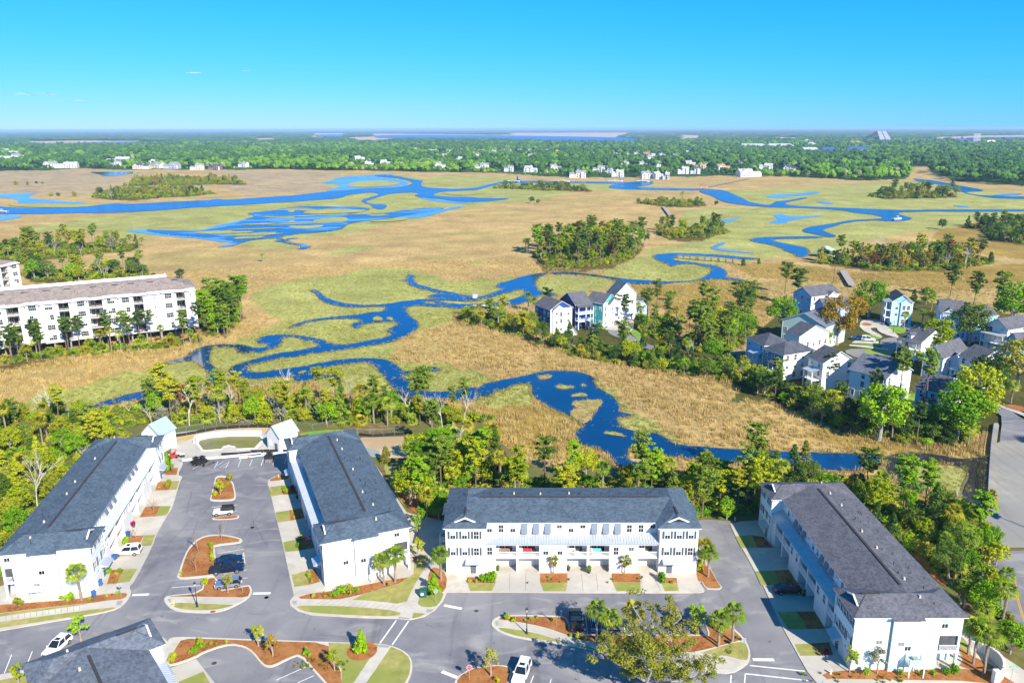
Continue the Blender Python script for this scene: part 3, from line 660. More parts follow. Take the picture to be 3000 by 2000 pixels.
# raised yards: concrete edge and drives, with beds, lawns and paths laid on top
YT = .12
ya = seg('z1',(1375,560),(1525,575),(1530,600),(1482,688),(1528,703),(1503,742),(1444,958),(1396,1028),(1302,1195),(1282,1270),(1130,1568),'z2',(1112,640),(1135,700),(1092,772),(1022,832),(870,873),(700,902),(0,1024),(-500,1110),(-500,820),(400,500),(900,100))
slab('kerbed_yard', ya, 0,YT, CONC, 1)
yb = seg('z3',(445,590),(400,682),(290,705),(242,735),(240,765),(252,800),(300,1000),(368,1280),(430,1568),'z4',(472,722),(437,768),(442,806),(505,852),(620,885),(1000,908),(1380,918),(1480,928),(1600,898),(1690,842),(1760,762),(1790,690),(2340,691),
         'z6',(800,255),(1560,256),(1900,254),(1945,247),(1952,232),(1920,185),(1905,165),(1925,155),(1950,205),(1975,224),(2080,228),(2104,208),(2060,150),(1995,20),'z5',(2205,700),(2180,480),(2100,470),(2000,650),(1000,700),(60,470),(-60,440),'z3',(1560,1080),(1500,1030),(1400,1000),(1100,540),(900,420),(700,480))
slab('kerbed_yard', yb, 0,YT, CONC, 0)
yd = seg('z7',(92,447),(133,535),(335,900),(455,1160),(572,1370),(640,1490),(705,1568),'z7',(800,1700),(2200,1800),(2200,1500),(1900,1300),(1600,950),(1000,300),(300,420),(160,430))
slab('kerbed_yard', yd, 0,YT, CONC, 0)
B1,B2 = YT + .006,YT + .012
for k_, items in {
    'mulch_bed': (seg('z1',(1378,630),(1488,630),(1476,688),(1378,690)),seg('z1',(1322,745),(1440,740),(1415,815),(1297,820)),seg('z1',(1215,955),(1340,950),(1300,1036),(1165,1043)),seg('z1',(1080,1200),(1205,1194),(1168,1262),(1040,1255)),
                  seg('z2',(960,500),(1070,493),(1010,615),(920,624)),seg('z2',(-300,835),(0,800),(130,792),(320,778),(700,750),(860,712),(1000,702),(1108,697),(1075,750),(930,762),(770,788),(600,800),(0,872),(-300,920)),
                  seg('z3',(246,740),(290,708),(410,684),(430,718),(300,740)),seg('z3',(350,778),(470,790),(490,850),(366,854)),seg('z3',(415,985),(530,965),(548,1050),(430,1072)),seg('z3',(485,1225),(600,1198),(640,1295),(500,1322)),seg('z4',(575,508),(660,492),(700,602),(600,630)),
                  seg('z4',(472,745),(650,695),(760,690),(1500,550),(1503,582),(920,752),(700,754)),seg('z4',(1640,500),(1700,470),(1795,540),(1780,690),(1690,692),(1620,650)),seg('z4',(1500,390),(1585,385),(1590,430),(1505,435)),
                  seg('z5',(330,945),(560,945),(558,992),(326,992)),seg('z5',(919,914),(1140,914),(1141,989),(919,989)),seg('z5',(1498,914),(1728,914),(1734,987),(1503,987)),seg('z5',(1885,950),(2025,950),(2032,993),(1903,993)),
                  seg('z6',(1885,0),(1990,25),(2055,150),(2095,205),(2075,218),(1980,215),(1955,195),(1930,150),(1900,165),(1880,90)),
                  seg('z7',(245,524),(330,540),(400,614),(285,616)),seg('z7',(400,776),(520,772),(575,878),(450,880)),seg('z7',(560,1066),(690,1064),(765,1188),(640,1190)),seg('z7',(660,1292),(795,1284),(820,1372),(735,1377)),
                  seg('z7',(725,1500),(960,1478),(1690,1468),(1960,1480),(2150,1600),(2150,1700),(800,1560)),seg('z7',(1700,1300),(1780,1370),(1960,1450),(1960,1480),(1700,1466),(1745,1400)),seg('z7',(1180,495),(1240,520),(1420,700),(1560,860),(1640,900),(1500,640),(1330,520),(1200,470)),
                  seg('z3',(1300,760),(1400,765),(1510,900),(1510,1020),(1460,1000),(1370,920),(1310,830))),
    'lawn': (seg('z1',(1440,740),(1500,740),(1474,814),(1416,814)),seg('z1',(1340,950),(1428,950),(1395,1024),(1302,1036)),seg('z1',(1206,1194),(1298,1191),(1264,1278),(1168,1284)),seg('z2',(1071,493),(1185,489),(1116,600),(1012,614)),
             seg('z2',(-300,925),(0,875),(600,802),(780,790),(735,798),(0,902),(-300,945)),seg('z2',(-300,1000),(0,948),(820,838),(1015,818),(955,845),(860,868),(0,1000),(-300,1050)),
             seg('z3',(255,790),(349,780),(365,852),(263,870)),seg('z3',(305,1003),(414,986),(429,1072),(322,1086)),seg('z3',(371,1252),(484,1228),(499,1322),(386,1333)),seg('z4',(452,545),(574,511),(599,630),(478,646)),
             seg('z4',(920,754),(1503,584),(1512,400),(1600,370),(1636,372),(1610,470),(1555,555),(1480,690),(1436,800),(1150,766)),seg('z4',(492,812),(600,806),(1000,816),(1398,856),(1378,902),(1000,892),(620,868),(522,842)),
             seg('z4',(1492,918),(1502,870),(1606,876),(1556,904)),seg('z4',(1532,812),(1562,722),(1690,694),(1770,692),(1740,768),(1688,824)),seg('z4',(-300,-300),(-300,-301),(-299,-300)),
             seg('z5',(332,993),(557,993),(530,1056),(352,1056)),seg('z5',(920,990),(1141,990),(1130,1058),(946,1058)),seg('z5',(1506,988),(1734,988),(1735,1058),(1540,1058)),seg('z5',(1904,994),(2032,994),(2045,1056),(1930,1058)),
             seg('z7',(130,535),(244,524),(284,616),(172,619)),seg('z7',(268,782),(399,777),(449,880),(312,881)),seg('z7',(428,1068),(559,1066),(639,1190),(503,1191)),seg('z7',(547,1297),(659,1292),(734,1377),(590,1379)),
             seg('z7',(1215,540),(1240,530),(1415,705),(1560,870),(1560,900),(1500,880)),seg('z7',(1720,1230),(1780,1300),(1800,1380),(1750,1470),(1700,1300)),
             seg('z3',(1200,600),(1290,590),(1360,720),(1300,758),(1310,830),(1370,920),(1400,960),(1350,920),(1240,720))),
}.items():
    for p in items:
        if p[0] == p[1] or abs(p[0][0] - p[1][0]) + abs(p[0][1] - p[1][1]) < 1: continue
        flat(k_, p, B1 + rnd.random() * .003,MULCH if k_ == 'mulch_bed' else LAWN, 1 if len(p) > 4 else 0)
for i, p in enumerate((seg('z2',(-300,950),(0,905),(740,801),(950,766),(1085,748),(1062,800),(930,814),(740,842),(0,944),(-300,998)),
          seg('z4',(442,756),(700,755),(1150,772),(1450,806),(1620,836),(1686,846),(1610,870),(1480,862),(1400,852),(1000,811),(600,801),(474,803)),
          seg('z4',(1638,372),(1692,382),(1652,480),(1602,620),(1522,800),(1492,868),(1466,914),(1384,908),(1440,800),(1480,702),(1560,562),(1612,470)),
          seg('z3',(1590,1365),(1600,1250),(1565,1185),(1532,1160),(1540,1130),(1590,1100),(1650,1125),(1655,1150),(1615,1185),(1655,1260),(1642,1370)),
          seg('z7',(1560,1370),(1640,1375),(1640,1466),(1560,1466)),seg('z7',(740,1540),(1000,1545),(1960,1560),(1960,1640),(760,1600)))):
    flat('pavement', p, B2 + .004 * (i + 1),CONC, 1)
for p in (seg('z4',(455,768),(500,766),(495,798),(470,796)),seg('z4',(1620,840),(1684,842),(1650,864),(1612,866)),seg('z2',(1010,770),(1062,764),(1040,800),(1000,806)),seg('z4',(1376,906),(1466,914),(1470,928),(1372,918))):
    flat('tactile_ramp', p, B2 + .032,TACT)

# car park islands
def island(outer, tops, rounds=1):
    slab('kerb_island', outer, 0,YT, KERB, rounds)
    for i, (nm, p, m) in enumerate(tops): flat(nm, p, B1 + .004 * i, m, 1)


def inset(p, k):
    cx = sum(q[0] for q in p) / len(p); cyy = sum(q[1] for q in p) / len(p)
    return [(cx + (q[0] - cx) * k, cyy + (q[1] - cyy) * (k - .02)) for q in p]


o1 = seg('z1',(1797,700),(1870,690),(1945,728),(1976,870),(1960,900),(1870,909),(1757,907),(1754,888),(1790,760)); island(o1,[('mulch_bed', inset(o1,.88),MULCH)])
o2 = seg('z1',(1768,1046),(1990,1024),(2003,1038),(1978,1054),(1780,1064)); island(o2,[('mulch_bed', inset(o2,.86),MULCH)])
o3 = seg('z2',(1522,560),(1532,540),(1590,370),(1640,288),(1720,218),(1830,193),(1960,198),(2080,228),(2091,250),(2062,270),(1852,292),(1847,312),(1872,470),(1872,546),(1760,562),(1560,580))
island(o3,[('mulch_bed', seg('z2',(1548,552),(1603,372),(1650,300),(1725,230),(1830,205),(1955,209),(2062,234),(2066,248),(2050,258),(1842,280),(1832,312),(1856,470),(1856,534),(1750,548),(1565,566)),MULCH)])
o4 = seg('z2',(1762,566),(1870,553),(1882,678),(2020,652),(2140,627),(2162,640),(2175,690),(2142,742),(2060,792),(1930,852),(1800,871),(1600,864),(1480,842),(1420,782),(1411,745),(1450,718),(1735,694))
island(o4,[('mulch_bed', seg('z2',(1774,578),(1862,566),(1876,688),(2020,664),(2136,640),(2148,648),(2156,690),(2128,738),(1980,735),(1560,728),(1450,732),(1480,724),(1742,704)),MULCH),
            ('pavement', seg('z2',(1430,742),(1560,731),(1980,738),(2122,746),(2062,784),(1960,796),(1560,776),(1462,786)),CONC),('lawn', seg('z2',(1470,792),(1560,780),(1960,799),(2030,800),(1900,838),(1750,850),(1580,842),(1492,818)),LAWN),
            ('tactile_ramp', seg('z2',(1440,750),(1468,748),(1476,780),(1460,782)),TACT),('brick_drain', seg('z2',(1815,852),(1860,850),(1855,868),(1806,870)),BRICKP)])
o5 = seg('z2',(1408,1240),(1420,1165),(1440,1115),(1472,1082),(1560,1076),(1800,1082),(2200,1098),'z4',(300,1103),(750,1118),(1212,1134),(1302,1148),(1402,1184),(1474,1240),(1497,1310),(1486,1400),(1440,1490),(1380,1640),(900,1660),(742,1480),(636,1362),(520,1232),(430,1267),(300,1334),(230,1336),(176,1292),(118,1212),(40,1162),(-30,1150),
         'z2',(2030,1146),(1930,1152),(1750,1216),(1690,1256),(1470,1335),(1440,1300))
slab('kerb_island', o5,0,YT, KERB, 1)
flat('mulch_bed', seg('z2',(1520,1160),(1570,1092),(1800,1094),(2200,1110),'z4',(300,1114),(770,1126),(785,1250),(878,1350),(880,1470),(940,1520),(940,1620),(900,1640),(760,1470),(660,1362),(535,1218),(425,1254),(295,1320),(236,1322),(190,1284),(130,1204),(46,1150),(-30,1140),'z2',(2030,1136),(1925,1141),(1742,1205),(1680,1245),(1470,1318),(1450,1295)),B1,MULCH, 1)
flat('pavement', seg('z2',(1425,1230),(1440,1130),(1478,1096),(1562,1092),(1515,1160),(1452,1290)),B1 + .004,CONC, 0)
flat('lawn', seg('z4',(772,1127),(1208,1142),(1168,1200),(985,1480),(900,1620),(950,1520),(884,1470),(884,1350),(790,1250)),B1 + .008,LAWN, 0)
flat('lawn', seg('z4',(1312,1162),(1400,1197),(1462,1250),(1480,1310),(1468,1400),(1424,1486),(1360,1620),(1000,1630),(1092,1480)),B1 + .012,LAWN, 0)
flat('pavement', seg('z4',(1214,1142),(1300,1152),(1090,1480),(1000,1630),(892,1630),(984,1478),(1170,1200)),B1 + .016,CONC, 0)
flat('mulch_bed', [at('z4',1060,1198).xy + Vector((math.cos(a) * 2.3,math.sin(a) * 2.3)) for a in np.linspace(0,6.28,20)[:-1]], B1 + .02,MULCH, 0,True)
flat('tactile_ramp', seg('z4',(1214,1142),(1300,1152),(1286,1172),(1200,1164)),B1 + .024,TACT)
flat('driveway', seg('z2',(1470,1340),(1690,1262),(1860,1480),(1900,1560),(1560,1600)),.02,CONC, 0)
slab('kerbed_yard', seg('z2',(1540,1462),(1752,1374),(1812,1480),(1850,1600),(1600,1640)),0,.1,LAWN, 0)
o6 = seg('z6',(-200,990),(-60,905),(20,890),(150,876),(250,881),(300,912),(290,960),(268,1060),(0,1120),(-200,1100)); island(o6,[('mulch_bed', inset(o6,.92),MULCH)])
o7 = seg('z6',(116,520),(128,485),(200,448),(420,446),(720,453),(772,475),(790,530),(804,602),(950,614),(1500,617),(1940,613),(1995,625),(1938,490),(1962,468),(2050,478),(2160,518),(2290,638),(2342,730),(2348,820),(2312,882),(2180,955),(2000,935),(1600,875),(1100,770),(700,695),(350,648),(180,594),(122,545))
island(o7,[('mulch_bed', seg('z6',(170,486),(215,460),(420,458),(715,465),(758,482),(776,530),(792,616),(950,626),(1500,629),(1940,625),(2010,632),(1956,492),(1970,482),(2045,491),(2150,530),(2275,645),(2280,660),(1960,745),(1800,775),(1450,752),(1100,702),(850,652),(640,572),(470,528),(240,490)),MULCH),
            ('pavement', seg('z6',(146,488),(240,494),(470,534),(640,578),(850,658),(1100,708),(1450,758),(1800,782),(2140,802),(2290,855),(2170,940),(1900,852),(1450,806),(1080,752),(850,712),(600,622),(440,582),(240,552),(146,545)),CONC),
            ('lawn', seg('z6',(170,556),(240,560),(440,590),(600,630),(850,718),(1080,760),(1450,815),(1880,860),(1980,905),(1600,860),(1100,752),(700,680),(350,634),(200,584)),LAWN),
            ('lawn', seg('z6',(1900,780),(1970,758),(2284,662),(2328,732),(2330,815),(2305,845),(2140,797)),LAWN),('tactile_ramp', seg('z6',(150,498),(172,498),(176,536),(152,540)),TACT)])
slab('kerb_island', seg('z2',(-300,1440),(0,1400),(260,1352),(300,1480),(-300,1700)),0,YT, CONC, 0)
flat('lawn', seg('z2',(-300,1500),(0,1450),(262,1400),(300,1520),(-300,1700)),B1,LAWN, 0)
slab('kerb_island', seg('z2',(1180,1045),(1400,1075),(1440,1110),(1420,1240),(1450,1310),(1560,1600),(1000,1700),(300,1700),(300,1350),(700,1200)),0,.1,CONC, 0)

# painted markings
ZL = .02
for a, b, w in ((('z1',2040,1305),('z1',1815,1342),.11),(('z2',2125,495),('z2',1925,532),.11),(('z2',2135,563),('z2',2085,571),.11),(('z2',1480,648),('z2',1728,630),.11),(('z2',2096,345),('z2',2112,440),.1),(('z1',1985,935),('z1',1770,955),.11),(('z1',1980,985),('z1',1900,992),.11),
                (('z1',1915,575),('z1',1885,630),.1),(('z1',1820,575),('z1',1792,630),.1),(('z1',2012,558),('z1',1990,618),.1),(('z1',2108,555),('z1',2086,612),.1),(('z1',2200,555),('z1',2182,608),.1),(('z3',112,555),('z3',90,612),.1),(('z3',205,555),('z3',184,607),.1),(('z3',300,555),('z3',282,602),.1),(('z3',392,550),('z3',380,595),.1),(('z1',1690,590),('z1',1605,640),.1),
                (('z1',1835,625),('z1',1905,580),.08),(('z1',1860,628),('z1',1905,600),.08),(('z1',1810,612),('z1',1865,575),.08),
                (('z2',1140,712),('z2',1283,706),.6),(('z2',2180,699),('z2',2330,696),.6),(('z4',1768,800),('z4',1920,830),.6),(('z4',1748,1370),('z4',1908,1432),.6),(('z7',255,1401),('z7',405,1403),.6),
                (('z7',234,1443),('z7',622,1483),.22),(('z7',204,1501),('z7',662,1551),.22),(('z7',202,1500),('z7',194,1590),.16),(('z7',101,1512),('z7',97,1590),.16),(('z4',1355,930),('z4',1215,1126),.22),(('z4',1463,935),('z4',1320,1141),.22),
                (('z2',100,1225),('z2',38,1385),.11),(('z2',279,1195),('z2',214,1356),.11),(('z4',575,1330),('z4',320,1445),.11),(('z4',645,1405),('z4',500,1470),.11),
                (('z6',928,460),('z6',945,608),.11),(('z6',1085,470),('z6',1092,610),.11),(('z6',1260,540),('z6',1270,612),.11),(('z6',1370,530),('z6',1388,612),.11),(('z6',1500,480),('z6',1520,612),.11),(('z6',1800,520),('z6',1822,608),.11),(('z6',1650,500),('z6',1672,610),.11),(('z6',480,965),('z6',440,1060),.11),(('z6',632,995),('z6',610,1060),.11)):
    line('painted_line', [at(*a).xy, at(*b).xy], w, ZL + rnd.random() * .002,PAINT)
for k, x, y in (('z2',2295,733),('z4',2045,848),('z4',237,733),('z4',115,130),('z2',1845,1298),('z2',2175,130),('z1',2105,1125)):
    c = at(k, x, y).xy; flat('manhole_cover', [c + Vector((math.cos(a) * .38,math.sin(a) * .38)) for a in np.linspace(0,6.28,13)[:-1]], .017,mat('cast_iron', (.06,.058,.058),.6,.1,5),0,True)
for k, x0,y0,x1,y1 in (('z1',1790,900,1700,1010),('z1',1600,820,1560,1010),('z1',1660,1070,1560,1290),('z4',100,40,250,300),('z4',1600,958,1690,990),('z4',60,872,200,877)):
    a, b = at(k, x0,y0).xy, at(k, x1,y1).xy; n = 8
    line('tar_seam', [a.lerp(b, i / n) + Vector((rnd.uniform(-.2,.2),rnd.uniform(-.2,.2))) for i in range(n + 1)], .06,.0165,mat('tar',(.04,.04,.045),.6,.1,3))

# the road bridge along the creek, its walk and approach roads
slab('bridge_deck', seg('z8',(1118,690),(1085,1240),(1078,1350),(1700,1350),(1560,640),(1190,655)),-.6,.03,CONC2,0)
road_s = seg('z7',(1970,640),(1945,800),(1950,920),(1985,1060),(2060,1180),(2200,1330),(2600,1500),(2800,900),(2600,610)); flat('asphalt_road', road_s, .05,ASPH, 0)
road_n = seg('z8',(1185,655),(1198,540),(1195,490),(1130,430),(1030,375),(1010,362),(1100,380),(1250,450),(1360,525),(1700,640),(1700,655)); flat('asphalt_road', road_n, .05,ASPH, 0)
slab('bridge_walk', seg('z8',(1143,540),(1172,538),(1180,555),(1160,700),(1150,900),(1136,1200),(1130,1420),(1120,1560),(1076,1560),(1080,1420),(1090,1180),(1112,800),(1122,700),(1138,570)),-.3,.2,CONC2,0)
slab('bridge_walk', seg('z7',(1865,730),(1940,745),(1925,800),(1955,1000),(1990,1085),(1955,1115),(1915,1080),(1890,960),(1868,800)),0,.16,CONC, 1)
slab('pavement', seg('z8',(1035,380),(1200,435),(1344,490),(1600,600),(1600,580),(1344,470),(1200,420),(1050,368)),0,.1,CONC, 1)
for s in (-.12,.12):
    line('painted_line', [at('z7',x, y).xy + Vector((s, 0)) for x, y in ((2105,812),(2108,860),(2114,920),(2130,990),(2155,1080),(2180,1140),(2230,1230))], .12,.058,PAINTY)
line('painted_line', [at('z7',1985,800).xy, at('z7',2400,830).xy], .1,.058,CONC2)

for x0,y0,x1,y1 in ((275,95,275,240),(412,90,412,240),(893,92,905,242),(1018,90,1035,240),(1500,100,1575,235),(1400,95,1420,240)): line('drive_joint', [at('z6',x0,y0).xy, at('z6',x1,y1).xy], .07,YT + .004,mat('joint', (.20,.18,.15),.9,.1,3))
for q in range(1,14):      # joints across the street pavements
    for (k, ax, ay, bx, by, cx, cy2,dx, dy) in (('z4',700,755,1450,806,600,801,1400,852),('z2',0,905,740,801,0,944,740,842)):
        t = q / 14; line('pavement_joint', [at(k, ax + (bx - ax) * t, ay + (by - ay) * t).xy, at(k, cx + (dx - cx) * t, cy2 + (dy - cy2) * t).xy], .05,YT + .05,MATS['joint'])
# ------------------------------------------------------------------ shared building pieces
def sidemat(name, col, gap=.18,var=.03):
    """boarded wall: fine shadow line between boards"""
    if name in MATS: return MATS[name]
    m, nt, b = nodes_of(name); N, Lk = nt.nodes, nt.links
    b.inputs['Roughness'].default_value = .6; b.inputs['Specular IOR Level'].default_value = .25
    tc = N.new('ShaderNodeTexCoord'); w = N.new('ShaderNodeTexWave'); w.wave_type = 'BANDS'; w.bands_direction = 'Z'; w.wave_profile = 'SAW'
    w.inputs['Scale'].default_value = 1 / gap / 6.28 * 6.28 / 20 * 3.1; Lk.new(tc.outputs['Object'], w.inputs[0])
    n = N.new('ShaderNodeTexNoise'); n.inputs['Scale'].default_value = .6; n.inputs['Detail'].default_value = 5; Lk.new(tc.outputs['Object'], n.inputs[0])
    rp = N.new('ShaderNodeValToRGB'); c = Vector(col); rp.color_ramp.elements[0].position = .3; rp.color_ramp.elements[1].position = .7
    rp.color_ramp.elements[0].color = (*(c * (1 - var)),1); rp.color_ramp.elements[1].color = (*(c * (1 + var)),1)
    Lk.new(n.outputs[0], rp.inputs[0]); Lk.new(rp.outputs[0], b.inputs['Base Color'])
    bp = N.new('ShaderNodeBump'); bp.inputs['Strength'].default_value = .3; bp.inputs['Distance'].default_value = .02; Lk.new(w.outputs[0], bp.inputs['Height']); Lk.new(bp.outputs[0], b.inputs['Normal'])
    MATS[name] = m
    return m


def shingle(name, col):
    """asphalt shingles: courses and random tabs"""
    if name in MATS: return MATS[name]
    m, nt, b = nodes_of(name); N, Lk = nt.nodes, nt.links
    b.inputs['Roughness'].default_value = .9; b.inputs['Specular IOR Level'].default_value = .2
    tc = N.new('ShaderNodeTexCoord')
    mp = N.new('ShaderNodeMapping'); Lk.new(tc.outputs['Object'], mp.inputs[0]); mp.inputs['Scale'].default_value = (1,1,3)
    v = N.new('ShaderNodeTexVoronoi'); v.inputs['Scale'].default_value = 2.6; Lk.new(mp.outputs[0], v.inputs[0])
    n = N.new('ShaderNodeTexNoise'); n.inputs['Scale'].default_value = .5; n.inputs['Detail'].default_value = 6; n.inputs['Roughness'].default_value = .7; Lk.new(tc.outputs['Object'], n.inputs[0])
    a = N.new('ShaderNodeMath'); a.operation = 'MULTIPLY_ADD'; a.inputs[1].default_value = .4; sp = N.new('ShaderNodeSeparateColor'); Lk.new(v.outputs['Color'], sp.inputs[0]); Lk.new(sp.outputs[0], a.inputs[0]); Lk.new(n.outputs[0], a.inputs[2])
    rp = N.new('ShaderNodeValToRGB'); c = Vector(col); rp.color_ramp.elements[0].position = .45; rp.color_ramp.elements[1].position = .95
    rp.color_ramp.elements[0].color = (*(c * .72),1); rp.color_ramp.elements[1].color = (*(c * 1.35),1)
    Lk.new(a.outputs[0], rp.inputs[0]); Lk.new(rp.outputs[0], b.inputs['Base Color'])
    bp = N.new('ShaderNodeBump'); bp.inputs['Strength'].default_value = .5; bp.inputs['Distance'].default_value = .05; Lk.new(sp.outputs[0], bp.inputs['Height']); Lk.new(bp.outputs[0], b.inputs['Normal'])
    MATS[name] = m
    return m


SLATE = shingle('slate_shingle', (.070,.098,.128)); PLUM = shingle('plum_shingle', (.098,.098,.112)); TAUPE = shingle('taupe_shingle', (.255,.205,.175)); DARKSH = shingle('dark_shingle', (.068,.074,.09)); GRAYSH = shingle('gray_shingle', (.115,.13,.155))
WALLW = sidemat('white_siding', (.72,.71,.685)); AQUA = sidemat('aqua_siding', (.62,.76,.74)); PALEB = sidemat('pale_blue_siding', (.66,.76,.84))
GLASS = mat('dark_glass', (.02,.028,.032),.08,.2,.8,spec=.7); BLIND = mat('blind_behind_glass', (.34,.44,.41),.15,.12,1.5,spec=.6)
SHUT = mat('shutter_gray', (.075,.09,.105),.6,.06,2); SHUTB = mat('awning_shutter_gray', (.17,.205,.25),.6,.06,2); METAL = mat('galvanised_roof', (.52,.55,.57),.35,.06,.8,metal=.35,spec=.5); DARKM = mat('dark_metal', (.03,.03,.032),.5,.1,3); RIDGE = mat('ridge_cap', (.045,.04,.042),.9,.15,2)
DOORG = mat('gray_door', (.10,.125,.15),.5,.06,1); GAR = mat('garage_door_white', (.66,.66,.64),.55,.03,1); BEIGE = mat('vent_beige', (.55,.5,.42),.6,.05,2); BROWNM = mat('bronze_metal', (.10,.075,.06),.5,.1,2)


def window_meshes(w, h, t=.09,fm=None, key=''):
    """frame standing on its sill centre, and its two panes"""
    b = MB()
    b.box(-w / 2 - t, -w / 2,-.07,0,-t, h + t).box(w / 2,w / 2 + t, -.07,0,-t, h + t).box(-w / 2,w / 2,-.07,0,h, h + t).box(-w / 2,w / 2,-.09,0,-t, 0)
    b.box(-w / 2,w / 2,-.05,0,h / 2 - .03,h / 2 + .03).box(-.02,.02,-.045,0,0,h / 2 - .03).box(-.02,.02,-.045,0,h / 2 + .03,h)
    fr = b.mesh('window' + key, fm or WHITE)
    p = MB(); p.quad((-w / 2,-.02,h / 2 + .03),(w / 2,-.02,h / 2 + .03),(w / 2,-.02,h),(-w / 2,-.02,h)); up = p.mesh('pane' + key, BLIND)
    p = MB(); p.quad((-w / 2,-.02,0),(w / 2,-.02,0),(w / 2,-.02,h / 2 - .03),(-w / 2,-.02,h / 2 - .03)); lo = p.mesh('pane' + key, GLASS)
    p = MB(); p.quad((-w / 2,-.02,h / 2 + .03),(w / 2,-.02,h / 2 + .03),(w / 2,-.02,h),(-w / 2,-.02,h)); ud = p.mesh('pane' + key, GLASS)
    return fr, up, lo, ud


WIN = window_meshes(.86,1.42)
WINS = window_meshes(.6,.9,.08)


def window(parent, x, y, z, rz=0.0,W=None, blind=None):
    fr, up, lo, ud = W or WIN
    f = ob('window', fr, parent, (x, y, z),rz)
    bl = rnd.random() < .6 if blind is None else blind
    ob('pane', up if bl else ud, f); ob('pane', up if (bl and rnd.random() < .25) else lo, f)
    return f


_s = MB().box(-.17,.17,-.05,0,0,1.5)
for i in range(9): _s.box(-.12,.12,-.062,-.052,.12 + i * .15,.2 + i * .15)
SHUTM = _s.mesh('shutter', SHUT)
_s = MB(); _s.quad((-.55,-.55,0),(.55,-.55,0),(.55,-.04,1.62),(-.55,-.04,1.62)); _s.quad((-.55,-.5,0),(-.55,0.01,1.62),(.55,0.01,1.62),(.55,-.5,0))
for s in (-1,1): _s.quad((s * .55,-.55,0),(s * .55,-.5,0),(s * .55,0.01,1.62),(s * .55,-.04,1.62))
_s.quad((-.55,-.55,0),(-.55,-.5,0),(.55,-.5,0),(.55,-.55,0))
for i in range(14): _s.quad((-.48,-.56 + .5 * i / 15 + .01,.08 + i * .105),(.48,-.56 + .5 * i / 15 + .01,.08 + i * .105),(.48,-.56 + .5 * i / 15 + .035,.08 + i * .105 + .06),(-.48,-.56 + .5 * i / 15 + .035,.08 + i * .105 + .06))
BAHAMA = _s.mesh('awning_shutter', SHUTB)


def rail_mesh(w, m, h=1.0,sp=.16):
    b = MB().box(-w / 2,w / 2,-.04,.04,h - .07,h).box(-w / 2,w / 2,-.03,.03,.08,.14)
    n = int(w / sp)
    for i in range(n): x = -w / 2 + (i + .5) * w / n; b.box(x - .025,x + .025,-.025,.025,.14,h - .07)
    return b.mesh('railing', m)


_g = MB().box(-1.25,1.25,-.05,0,0,2.15)
for i in range(4):
    for j in range(4): _g.box(-1.2 + j * .6,-.65 + j * .6,-.075,-.052,.06 + i * .53,.5 + i * .53)
GARM = _g.mesh('garage_door', GAR)
_g = MB().box(-.5,.5,-.06,0,0,2.1); _g.box(-.35,.35,-.08,-.062,.15,.95).box(-.35,.35,-.08,-.062,1.1,1.95)
DOORM = _g.mesh('entry_door', DOORG)
_g = MB().box(-.6,.6,-.05,0,0,2.05); GDOOR = _g.mesh('glass_door', GLASS)
_g = MB().tube((0,0,-.3),(0,0,.55),.07,n=8); VENTD = _g.mesh('vent_pipe', DARKM)
_g = MB().box(-.16,.16,-.16,.16,-.2,.22).tube((0,0,.2),(0,0,.45),.16,.16,8); VENTB = _g.mesh('roof_vent', BEIGE)
_g = MB().tube((0,0,0),(0,0,.3),.03,n=5); _g.box(-.1,.1,-.06,.06,.3,.36); LAMPW = _g.mesh('wall_lamp', DARKM)
_g = MB().box(-.06,.06,-.06,.06,0,8.0); DOWNP = _g.mesh('downpipe', mat('downpipe_gray', (.35,.36,.36),.5,.05,2)); DOWNPW = MB().box(-.05,.05,-.05,.05,0,8.0).mesh('downpipe', WHITE)


